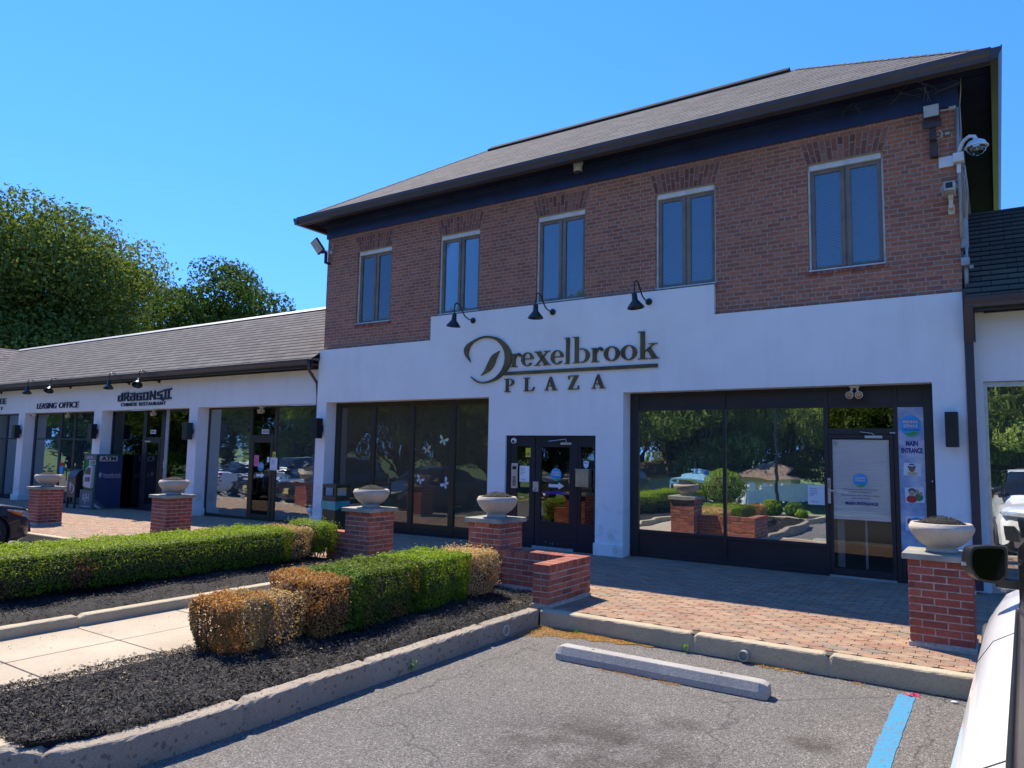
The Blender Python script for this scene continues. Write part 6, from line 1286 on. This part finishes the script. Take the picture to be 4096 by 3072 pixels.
def car(name, label, cx, cy, gz, yawd, paint, suv=True, Lc=4.7, Wc=1.9, group=None, plate=True, face='front', detail=True, mirrorcol='trim'):
    """body lofted through stations from nose (s=0) to tail (s=1); nose towards local +Y"""
    t = thing(name, label, 'car', (cx, cy, gz), group)
    H = 1.70 if suv else 1.44; bl = 1.03 if suv else .92; hw = Wc/2
    if suv: stn = [(0, .30, .74, .50, .80, .80), (.015, .24, .84, .80, .90, .92), (.05, .20, .93, .92, .985, .99), (.12, .19, .975, .955, 1.03, 1.045), (.22, .19, .995, .955, 1.055, 1.09), (.285, .19, 1, .955, 1.065, 1.12), (.33, .19, 1, .90, 1.07, 1.30), (.40, .19, 1, .72, 1.075, 1.56), (.46, .19, 1, .67, 1.08, 1.67), (.60, .19, 1, .65, 1.09, 1.70), (.80, .19, 1, .64, 1.11, 1.68), (.92, .20, .99, .63, 1.12, 1.60), (.965, .24, .975, .80, 1.12, 1.36), (.985, .30, .955, .90, 1.10, 1.14), (1, .42, .90, .84, .98, 1.0)]
    else: stn = [(0, .26, .60, .40, .60, .60), (.02, .20, .80, .66, .68, .70), (.06, .17, .92, .86, .76, .77), (.14, .16, .97, .93, .82, .85), (.25, .16, 1, .94, .88, .93), (.30, .16, 1, .92, .90, .97), (.36, .16, 1, .82, .91, 1.14), (.44, .16, 1, .72, .92, 1.36), (.52, .16, 1, .69, .925, 1.43), (.64, .16, 1, .69, .93, 1.42), (.74, .16, 1, .72, .935, 1.30), (.84, .17, .99, .86, .94, 1.04), (.92, .18, .97, .90, .94, .98), (.98, .24, .93, .84, .90, .92), (1, .36, .86, .70, .80, .80)]
    n = 96; ring_ = []
    def pt(s):
        zb, wm, wt, zs, zt = cr(stn, s); w = hw*wm; top = hw*wt if zt-zs < .2 else hw*wt
        cab = zt-zs > .14
        tk = .795 if suv else .945; P = [(0, zb), (w*.80, zb), (w*.955, zb+.05), (w*.985, zb+.16), (w*.99, zb+.30), (w*1.0, zs-.30), (w*(.975 if suv else .992), zs-.17), (w*(.90 if suv else .965), zs-.06), (w*tk, zs)]
        wtop = hw*wt
        wtop = min(wtop, w*(tk-.01))
        for k in range(1, 5):
            u = k/4; P.append((w*(tk-.01)+(wtop-w*(tk-.01))*u, zs+(zt-.045-zs)*u if zt-.045 > zs else zs+.002*k))
        P += [(wtop-.045, max(zt-.012, zs+.012)), (wtop*.6, zt+.008), (0, zt+.018)]
        return P
    ss = sorted(set([i/n for i in range(n+1)]+[p[0] for p in stn])); prof = [pt(s) for s in ss]; m_ = len(prof[0]); Ly = lambda s: Lc*(.5-s)
    cu = lambda s, x: (.10*(1-s/.06)**2*(x/hw)**2*2.2 if s < .06 else 0)-(.10*((s-.95)/.05)**2*(x/hw)**2 if s > .95 else 0)
    wheel_s = (.195, .80) if suv else (.19, .78); wr = .365 if suv else .33
    parts = {q_: MB() for q_ in ('body', 'side_window', 'side_window|', 'windscreen', 'rear_window', 'cladding', 'cladding|')}
    cab0, cab1 = (.30, .955) if suv else (.30, .86)
    def mat_of(s, k):
        if suv and k == 8 and s > cab0: return 'cladding'
        if suv and 8 <= k <= 11 and (s >= cab1-.004 or cab0-.01 < s <= cab0+.07): return 'cladding'
        if 8 <= k <= 11 and (cab0+.07 < s < cab1-.004):
            for pil in ((.43, .452), (.615, .63), (.80, .818)) if suv else ((.545, .565),):
                if pil[0] < s < pil[1]: return 'cladding'
            return 'side_window'
        if k >= 12 and (cab0 < s < cab0+.145): return 'windscreen'
        if k >= 12 and ((.925 < s < .968) if suv else (.66 < s < .83)): return 'windscreen'
        if suv and k in (1, 2): return 'cladding'
        return 'body'
    for sgn in (1, -1):
        for i in range(len(ss)-1):
            s0, s1 = ss[i], ss[i+1]
            for k in range(m_-1):
                key = mat_of((s0+s1)/2, k)
                if key == 'windscreen' and s0 > .6: key = 'rear_window'
                if sgn < 0 and key in ('side_window', 'cladding'): key += '|'
                q = [(sgn*prof[i][k][0], Ly(s0)-cu(s0, prof[i][k][0]), prof[i][k][1]), (sgn*prof[i][k+1][0], Ly(s0)-cu(s0, prof[i][k+1][0]), prof[i][k+1][1]), (sgn*prof[i+1][k+1][0], Ly(s1)-cu(s1, prof[i+1][k+1][0]), prof[i+1][k+1][1]), (sgn*prof[i+1][k][0], Ly(s1)-cu(s1, prof[i+1][k][0]), prof[i+1][k][1])]
                if 2 <= k <= 6:       # wheel arches stay open
                    yc = (q[0][1]+q[2][1])/2; zc = (q[0][2]+q[1][2])/2
                    if any((yc-Ly(w))**2+(zc-wr)**2 < (wr+.05)**2 for w in wheel_s): continue
                parts[key].add(q if sgn > 0 else q[::-1], [(3, 2, 1, 0)])
        for e, si in ((0, 0), (-1, len(ss)-1)):
            P = prof[si]; parts['body'].add([(sgn*x, Ly(ss[si])-cu(ss[si], x), z) for x, z in P], [tuple(range(m_)) if (sgn > 0) == (e == 0) else tuple(range(m_))[::-1]])
    made = []
    for key, mt in (('body', paint), ('side_window', 'carglass'), ('side_window|', 'carglass'), ('windscreen', 'carglass'), ('rear_window', 'carglass'), ('cladding', 'trim'), ('cladding|', 'trim')):
        if not parts[key].v: continue
        mb = parts[key]; key = key.strip('|'); me = bpy.data.meshes.new(key); bm = bmesh.new(); vm = [bm.verts.new(v) for v in mb.v]
        for f in mb.f:
            try: bm.faces.new([vm[i] for i in f])
            except ValueError: pass
        bmesh.ops.remove_doubles(bm, verts=bm.verts, dist=.0004); bmesh.ops.recalc_face_normals(bm, faces=bm.faces); bm.to_mesh(me); bm.free(); me.polygons.foreach_set('use_smooth', [True]*len(me.polygons)); me.set_sharp_from_angle(angle=math.radians(38)); made.append(link(key, me, mt))
    def add(name, mb, mt, **k): o = mb.build(name, mt, None, **k); made.append(o); return o
    add('cabin', MB().box(-hw*.86, hw*.86, Ly(.94), Ly(.10), .26, bl-.12), 'cabin')
    for w in wheel_s:
        for sg_ in (-1, 1):
            x = sg_*(hw-.12); wv = MB().lathe([(wr*.62, -.115), (wr*.93, -.115), (wr, -.08), (wr, .08), (wr*.93, .115), (wr*.66, .115), (wr*.62, .09)], (x, Ly(w), wr), 36, 'x'); wo = add('wheel', wv, 'tyre', smooth='auto')
            rm = MB().lathe([(wr*.63, -.10), (wr*.64, .112*sg_ if sg_ > 0 else -.112), (wr*.58, .10*sg_), (wr*.56, .03*sg_), (.01, .03*sg_)], (x, Ly(w), wr), 30, 'x')
            for k in range(5):
                a = 2*PI*k/5; c_, s_ = math.cos(a), math.sin(a); f = lambda r, q: (x+sg_*.085, Ly(w)+r*c_-q*s_, wr+r*s_+q*c_); g_ = lambda r, q: (x+sg_*.045, Ly(w)+r*c_-q*s_, wr+r*s_+q*c_)
                rm.add([f(.03, -.035), f(wr*.6, -.05), f(wr*.6, .05), f(.03, .035), g_(.03, -.035), g_(wr*.6, -.05), g_(wr*.6, .05), g_(.03, .035)], [(0, 1, 2, 3), (4, 7, 6, 5), (0, 4, 5, 1), (2, 6, 7, 3), (1, 5, 6, 2), (3, 7, 4, 0)])
            r_ = rm.build('rim', 'rim'); r_.parent = wo; r_.matrix_parent_inverse = Matrix()
            wd = add('wheel_well', MB().lathe([(wr+.06, -.30), (wr+.06, .01), (wr+.045, .01), (wr+.045, -.29), (.01, -.29)] if sg_ > 0 else [(wr+.06, .30), (wr+.06, -.01), (wr+.045, -.01), (wr+.045, .29), (.01, .29)], (sg_*(hw-.015), Ly(w), wr), 30, 'x'), 'clad')
    zs0 = .86 if suv else .66
    for sg_ in (-1, 1):
        if suv:
            X = lambda s: sg_*hw*cr(stn, s)[1]
            add('headlight', MB().add([(sg_*hw*.52, Ly(0)-.055+.03, .86), (sg_*hw*.90, Ly(.03)+.012, .90), (sg_*hw*.925, Ly(.06)+.01, .94), (sg_*hw*.90, Ly(.045), .97), (sg_*hw*.52, Ly(.0)-.10+.04, .93), (sg_*hw*.52, Ly(0)-.2, .86), (sg_*hw*.82, Ly(.06), .90), (sg_*hw*.52, Ly(.0)-.2, .93)], [(0, 1, 2, 3, 4), (0, 5, 6, 1), (4, 3, 7), (0, 4, 7, 5)]), 'lamp_clear')
            add('fog_lamp', MB().prism([(sg_*hw*.62, .42), (sg_*hw*.86, .45), (sg_*hw*.88, .72), (sg_*hw*.70, .74)], 'y', Ly(.0)-.13, Ly(0)+.018-.05), 'clad')
        else:
            ya, yb = Ly(.04), Ly(.125)
            # wrap-round lamp following the corner
            hp = MB(); am = MB(); rows_ = 10
            def hx(s, f): P = pt(s); return P
            vs = []
            for i in range(rows_+1):
                s = .012+(.125-.012)*i/rows_; P = pt(s); w = hw*cr(stn, s)[1]*.992; zt = cr(stn, s)[3]-.035-.01*i/rows_; zb = zt-.13*(1-.75*(i/rows_)**2); xx = sg_*(w+.006)
                vs += [(xx, Ly(s)-cu(s, w)+.006, zb), (xx*.985, Ly(s)-cu(s, w)+.006, zt)]
            hp.add(vs, [(2*i, 2*i+2, 2*i+3, 2*i+1) for i in range(rows_)]); ho = add('headlight', hp, 'lamp_clear', smooth=True)
            vs = []
            for i in range(5, rows_+1):
                s = .012+(.125-.012)*i/rows_; w = hw*cr(stn, s)[1]*.992; zt = cr(stn, s)[3]-.035-.01*i/rows_; zb = zt-.13*(1-.75*(i/rows_)**2); xx = sg_*(w+.010); vs += [(xx, Ly(s)-cu(s, w)+.007, zb-.002), (xx, Ly(s)-cu(s, w)+.007, zb+(zt-zb)*.55)]
            am.add(vs, [(2*i, 2*i+2, 2*i+3, 2*i+1) for i in range(rows_-5)]); ao = am.build('amber_reflector', 'lamp_amber', smooth=True); ao.parent = ho; ao.matrix_parent_inverse = Matrix()
        add('tail_lamp', MB().box(sg_*hw*.62 if sg_ > 0 else -hw*.93, hw*.93 if sg_ > 0 else -hw*.62, Ly(.985)-.03, Ly(.965), .92 if suv else .74, 1.06 if suv else .86), 'lamp_red', bevel=.01)
        # door mirror
        zM = bl+.06; yM = Ly(.345 if Lc < 5.5 else .30)
    if suv:
        add('grille', MB().prism([(-hw*.60, .50), (hw*.60, .50), (hw*.64, .84), (-hw*.64, .84)], 'y', Ly(0)-.05, Ly(0)+.012), 'trim', bevel=.01); add('grille_bar', MB().box(-hw*.5, hw*.5, Ly(0)+.0125, Ly(0)+.022, .70, .73), 'chrome')
    else: add('grille', MB().prism([(-hw*.5, .28), (hw*.5, .28), (hw*.40, .52), (-hw*.40, .52)], 'y', Ly(0)-.05, Ly(0)+.006), 'clad')
    if plate: add('number_plate', MB().box(-.16, .16, Ly(0)+.0, Ly(0)+.026, .40 if suv else .34, .55 if suv else .46), 'plate', bevel=.003)
    for sg_ in (-1, 1):
        x0 = .785*hw/.93 if suv else hw*.95; bz = bl+(.18 if suv else .0)
        a = add('mirror', MB().box(sg_*(x0-.08) if sg_ > 0 else -(x0+.06), x0+.06 if sg_ > 0 else -(x0-.08), yM+.0, yM+.06, bz-.06, bz+.0), 'trim', bevel=.008)
        sh = MB(); ph = [(.0, .02), (-.005, .15), (.02, .185), (.17, .175), (.215, .15), (.225, .06), (.195, .0), (.15, -.025), (.05, -.025)]
        ph = smooth(ph+[ph[0]], 4)[:-1]; outer = [(x0+u, bz+v) for u, v in ph]; bm_ = bz+.08
        vs = [(sg_*(x0+(x-x0)*.80), yM-.045, z) for x, z in outer]+[(sg_*x, yM+.02, z) for x, z in outer]+[(sg_*(x0+.10+(x-x0-.10)*.92), yM+.085, bm_+(z-bm_)*.88) for x, z in outer]+[(sg_*(x0+.09+(x-x0-.09)*.5), yM+.125, bm_+(z-bm_)*.5) for x, z in outer]
        k8 = len(ph); fs = [(r*k8+i, r*k8+(i+1) % k8, (r+1)*k8+(i+1) % k8, (r+1)*k8+i) for r in range(3) for i in range(k8)]+[tuple(range(k8)), tuple(3*k8+i for i in range(k8))]
        sh.add(vs, fs); o = add('mirror_housing', sh, mirrorcol, smooth='auto')
        MG = [(x0+.012+(x-x0)*.70, bm_+(z-bm_)*.86) for x, z in outer]
        gl_ = MB().add([(sg_*x, yM-.0485, z) for x, z in MG]+[(sg_*x, yM-.043, z) for x, z in MG], [tuple(range(k8)), tuple(range(2*k8-1, k8-1, -1))]+[(i, (i+1) % k8, k8+(i+1) % k8, k8+i) for i in range(k8)]).build('mirror_glass', 'mirrorglass'); gl_.parent = o; gl_.matrix_parent_inverse = Matrix()
        ti = MB().box(sg_*(x0+.19) if sg_ > 0 else -(x0+.226), x0+.226 if sg_ > 0 else -(x0+.19), yM-.015, yM+.05, bz+.055, bz+.072).build('indicator', 'lamp_clear'); ti.parent = o; ti.matrix_parent_inverse = Matrix()
        if detail:
            hx_ = .955 if suv else .985
            for s in () if suv else (.33, .56): add('door_handle', MB().box(sg_*hw*hx_ if sg_ > 0 else -hw*hx_-.028, hw*hx_+.028 if sg_ > 0 else -hw*hx_, Ly(s+.15)-.0, Ly(s+.15)+.18, bl-.13, bl-.10), paint, bevel=.008)
            for s in ((.455, .79) if suv else (.31, .55)):
                pl_ = pt(s)[2:9]; gp_ = MB().tube([(sg_*(x+.0005), Ly(s), z) for x, z in pl_], .0035, 4); add('door_gap', gp_, 'clad')
            bt_ = MB().tube([(sg_*(pt(s)[8][0]+.004), Ly(s), pt(s)[8][1]+.004) for s in [cab0+.04+(.985-cab0-.04)*i/24 for i in range(25)]], .009, 6); add('belt_trim', bt_, 'trim', smooth=True)
            if suv:
                for w in wheel_s:
                    ac = [((wr+.075)*math.cos(a), (wr+.075)*math.sin(a)) for a in [PI*k/18 for k in range(-2, 21)]]
                    add('arch_trim', MB().tube([(sg_*(hw*.992), Ly(w)+c_, max(wr+s_, .2)) for c_, s_ in ac], .024, 6), 'clad', smooth=True)
    R4 = Matrix.Rotation(math.radians(yawd), 4, 'Z')
    t.rotation_euler = (0, 0, math.radians(yawd))
    for o in made: o.parent = t; o.matrix_parent_inverse = Matrix()
    return t
car('parked_suv', 'white SUV with gloss black door mirror, cut off by the right edge of the picture', .775, 4.01, DZ, -1.3, 'car_white', True, 5.7, 1.86)
car('parked_sedan', 'black sedan nose with amber corner reflector at the left picture edge', -16.0, 4.30, DZ-.075, 0, 'car_black', False, 4.75, 1.84, None, False)
car('parked_suv', 'silver SUV with pale yellow front plate seen reflected in the curtained shop window', -24.9, 2.95, DZ-.16, 2, 'car_silver', True, 4.7, 1.9, 'parked cars seen only as reflections')
car('parked_suv', 'dark grey tall car beside the silver one in the curtained shop reflection', -21.9, 3.35, DZ-.14, 0, 'car_navy', True, 4.9, 1.95, 'parked cars seen only as reflections')
car('parked_sedan', 'white car whose rear shows left in the curtained shop reflection', -28.6, 2.4, DZ-.2, 180, 'car_white', False, 4.6, 1.85, 'parked cars seen only as reflections')
car('parked_suv', 'dark blue car seen reflected behind the pier in the large window', -14.2, -4.0, DZ-.05, 100, 'car_navy', True, 4.7, 1.88, 'parked cars seen only as reflections')

# ---------------------------------------------------------------- what the windows reflect, across the lawn
M['vinyl'] = pbr('white_vinyl_fence', (.72, .72, .71), .5, 0, .05, 3)
zL = -1.55
def fence(name, label, a, b, h=1.15):
    a, b = Vector((*a, 0)), Vector((*b, 0)); n = max(1, round((b-a).length/1.9)); t = thing(name, label, 'fence', (a.x, a.y, zL), 'white vinyl fence runs across the lawn'); d = (b-a)/n; u = d.normalized(); w = Vector((-u.y, u.x, 0))*.02
    for i in range(n):
        p, q = a+d*i+u*.06, a+d*(i+1)-u*.06; m = MB(); vs = [p-w, q-w, q+w, p+w]
        m.add([(v.x, v.y, zL+.05) for v in vs]+[(v.x, v.y, zL+h-.06) for v in vs], [(0, 1, 2, 3), (4, 5, 6, 7), (0, 1, 5, 4), (1, 2, 6, 5), (2, 3, 7, 6), (3, 0, 4, 7)]); m.build('panel', 'vinyl', t)
    for i in range(n+1): p = a+d*i; MB().box(p.x-.06, p.x+.06, p.y-.06, p.y+.06, zL-.1, zL+h+.05).box(p.x-.075, p.x+.075, p.y-.075, p.y+.075, zL+h+.051, zL+h+.08).build('post', 'vinyl', t)
fence('vinyl_fence', 'white panel fence run facing the shops, reflected left of its corner', (-20.5, -30.5), (-14.7, -28.0)); fence('vinyl_fence', 'white panel fence run going away from its corner, reflected at right', (-14.55, -28.1), (-12.4, -38.5))
# garden shed
M['shedwall'] = pbr('cream_shed_boards', (.50, .45, .24), .8, 0, .1, 5); M['shedroof'] = pbr('brown_shed_roof', (.16, .11, .08), .9, 0, .2, 5)
t = thing('garden_shed', 'cream garden shed with brown hipped roof behind the white fence', 'shed', (-15, -36, zL)); MB().box(-17.0, -13.2, -38, -34.8, zL, zL+1.75).build('wall', 'shedwall', t)
MB().add([(-17.4, -38.3, zL+1.70), (-12.8, -38.3, zL+1.70), (-12.8, -34.5, zL+1.70), (-17.4, -34.5, zL+1.70), (-16, -36.4, zL+2.7), (-14.2, -36.4, zL+2.7)], [(0, 1, 5, 4), (1, 2, 5), (2, 3, 4, 5), (3, 0, 4), (3, 2, 1, 0)]).build('roof', 'shedroof', t)
for xx in (-16.4, -15.4): MB().box(xx, xx+.45, -34.79, -34.75, zL+.8, zL+1.45).build('window', 'whitetrim', t)
M['tentblue'] = pbr('blue_canopy', (.12, .28, .42), .7, 0, .1, 3)
t = thing('canopy_tent', 'blue pop-up canopy tent standing beyond the white fence', 'tent', (-20.2, -34, zL)); MB().add([(-21.9, -35.6, zL+1.5), (-18.6, -35.6, zL+1.5), (-18.6, -32.4, zL+1.5), (-21.9, -32.4, zL+1.5), (-20.25, -34, zL+2.4), (-21.9, -35.6, zL+1.25), (-18.6, -35.6, zL+1.25), (-18.6, -32.4, zL+1.25), (-21.9, -32.4, zL+1.25)], [(0, 1, 4), (1, 2, 4), (2, 3, 4), (3, 0, 4), (0, 5, 6, 1), (1, 6, 7, 2), (2, 7, 8, 3), (3, 8, 5, 0)]).build('canopy', 'tentblue', t)
for a, b in ((-21.85, -35.55), (-18.65, -35.55), (-18.65, -32.45), (-21.85, -32.45)): MB().box(a-.03, a+.03, b-.03, b+.03, zL, zL+1.5).build('leg', 'white', t)
t = thing('low_house', 'long low house with grey brown roof behind the canopy tent', 'house', (-27, -44, zL)); MB().box(-34, -20, -48, -42, zL, zL+1.7).build('wall', 'shedwall', t); MB().add([(-34.8, -41.4, zL+1.6), (-19.2, -41.4, zL+1.6), (-20.8, -45, zL+2.7), (-33, -45, zL+2.7), (-34.8, -48.6, zL+1.6), (-19.2, -48.6, zL+1.6)], [(0, 1, 2, 3), (5, 4, 3, 2), (1, 5, 2), (4, 0, 3), (0, 4, 5, 1)]).build('roof', 'shedroof', t)
t = thing('lamp_post', 'slim black lamp post standing on the lawn', 'lamp post', (-8.9, -13, -.8)); MB().tube([(-8.9, -13, -1.2), (-8.9, -13, 2.2), (-8.9, -13, 7.2)], [.085, .065, .05], 12).build('pole', 'black', t); MB().box(-9.25, -8.6, -13.12, -12.88, 7.2, 7.32).build('lamp_head', 'black', t, bevel=.02); MB().lathe([(.16, 0), (.16, .12), (.09, .16)], (-8.9, -13, -.92), 16).build('base', 'black', t)
def ball(x, y, z, r, label, seed, col):
    rg = np.random.default_rng(seed); t = thing('round_shrub', label, 'shrub', (x, y, z), 'clipped shrubs on the lawn side'); n = int(5200*r/.6); e = rg.normal(size=(n, 3)); e /= np.linalg.norm(e, axis=1, keepdims=True)
    P = np.array([x, y, z+r*.8])+e*np.array([r, r, r*.85])*(1-.12*rg.random((n, 1))**2)*(1+.04*smoothnoise(e*r, 7/r, seed)[:, None]); P[:, 2] = np.maximum(P[:, 2], z)
    scatter_quads(P, e+rg.normal(0, .6, (n, 3)), rg.uniform(.04, .08, n), rg.uniform(.025, .05, n), col*rg.uniform(.6, 1.4, (n, 1)), 'leaf', 'foliage', .5, t)
    MB().lathe([(r*.05, 0), (r*.75, r*.5), (r*.8, r*.9), (r*.5, r*1.4), (.01, r*1.5)], (x, y, z), 14).build('inner_twigs', 'twig', t)
ball(-5.75, .55, -.03, .29, 'round green clipped shrub, tallest of the three by the lawn kerb', 41, GREEN); ball(-5.15, .3, -.03, .27, 'round dark green clipped shrub right of the tallest one', 42, DGREEN*1.4); ball(-4.85, .75, -.03, .17, 'small low lime green shrub by the lawn kerb', 43, GREEN*1.2); ball(-3.4, -7.5, -.45, .75, 'yellow green clipped shrub standing alone on the lawn', 44, OLIVE*1.3)
ball(-11.8, -14, -.85, 1.1, 'large round shrub beyond the drive', 45, GREEN); ball(-13.2, -13.2, -.85, .8, 'medium round shrub beside the large one', 46, GREEN*.9)
# tree belt behind the camera: four trees built, the rest copies of them
GT = 'trees beyond the lawn, seen reflected in the shop windows'
C1, C2 = C1*1.6, C2*1.3
def bt(x, y, H, R, seed, lb, c1=C1, c2=C2, base_h=1.5, nq=42000, z=-2.4): return blob_tree('broadleaf_tree', lb, x, y, z, R, H, base_h, 46, nq, .24, c1, c2, GT, seed)
P1 = bt(-44, -52, 15, 6.5, 51, 'broad green tree at the left end of the reflected belt'); P2 = bt(-30, -56, 13, 6, 52, 'olive green tree behind the low house', C1*1.1, C2*1.1); P3 = bt(-18, -54, 13, 6, 53, 'dark spreading tree behind the garden shed', C1*.8, C2*.8); P4 = bt(-7, -50, 16, 6.5, 54, 'pale green tree right of the garden shed', C1*1.2, C2*1.25)
spots = [(-60, -26), (-71, -22), (-82, -26), (-93, -21), (-104, -25), (-116, -20), (-128, -26), (-140, -20), (-50, -32), (-2, -54), (-7, -62), (4, -52), (10, -56), (-10, -50), (-22, -40), (-33, -36), (-42, -36), (-28, -48), (-56, -46), (-37, -60), (-24, -62), (-12.5, -58), (-1.5, -46), (3.5, -44), (9, -46), (-66, -38), (-76, -40), (15, -42), (-48, -44), (21, -46), (-88, -38)]
where = ['wide left gap', 'far wide left', 'outermost left', 'behind the left gap', 'inner near left', 'leasing window side', 'restaurant window side', 'right window, left part', 'beside the lamp post', 'right window, middle', 'right window, outer part', 'behind the low wall', 'left of the tent', 'over the parked cars', 'behind the silver car', 'second left row', 'third left row', 'above the grey car', 'near left corner', 'outer left corner', 'beside the white car', 'far outer left', 'left end of the lot', 'between tent and cars', 'last at left', 'far left corner', 'left of the low house', 'behind the low house roof', 'between shed and lamp post', 'right of the pale tree', 'right side window reflection', 'behind the right side tree', 'beyond the parked cars', 'leftmost row', 'far right belt', 'over the canopy tent', 'outer right end', 'left end beyond the drive', 'close to the lawn', 'nearest the white SUV']
kinds = ['broad green', 'olive green', 'dark spreading', 'pale green']
for i, ((x, y), w) in enumerate(zip(spots, where)):
    k = i % 4; p = (P1, P2, P3, P4)[k]; d_ = dup(p, (x, y, -2.4), f'{kinds[k]} tree of the reflected belt, {w}'); d_.scale = (1.35, 1.35, 1.3) if x < -20 else (1.1, 1.1, 1.0); d_.rotation_euler = (0, 0, i*1.3)
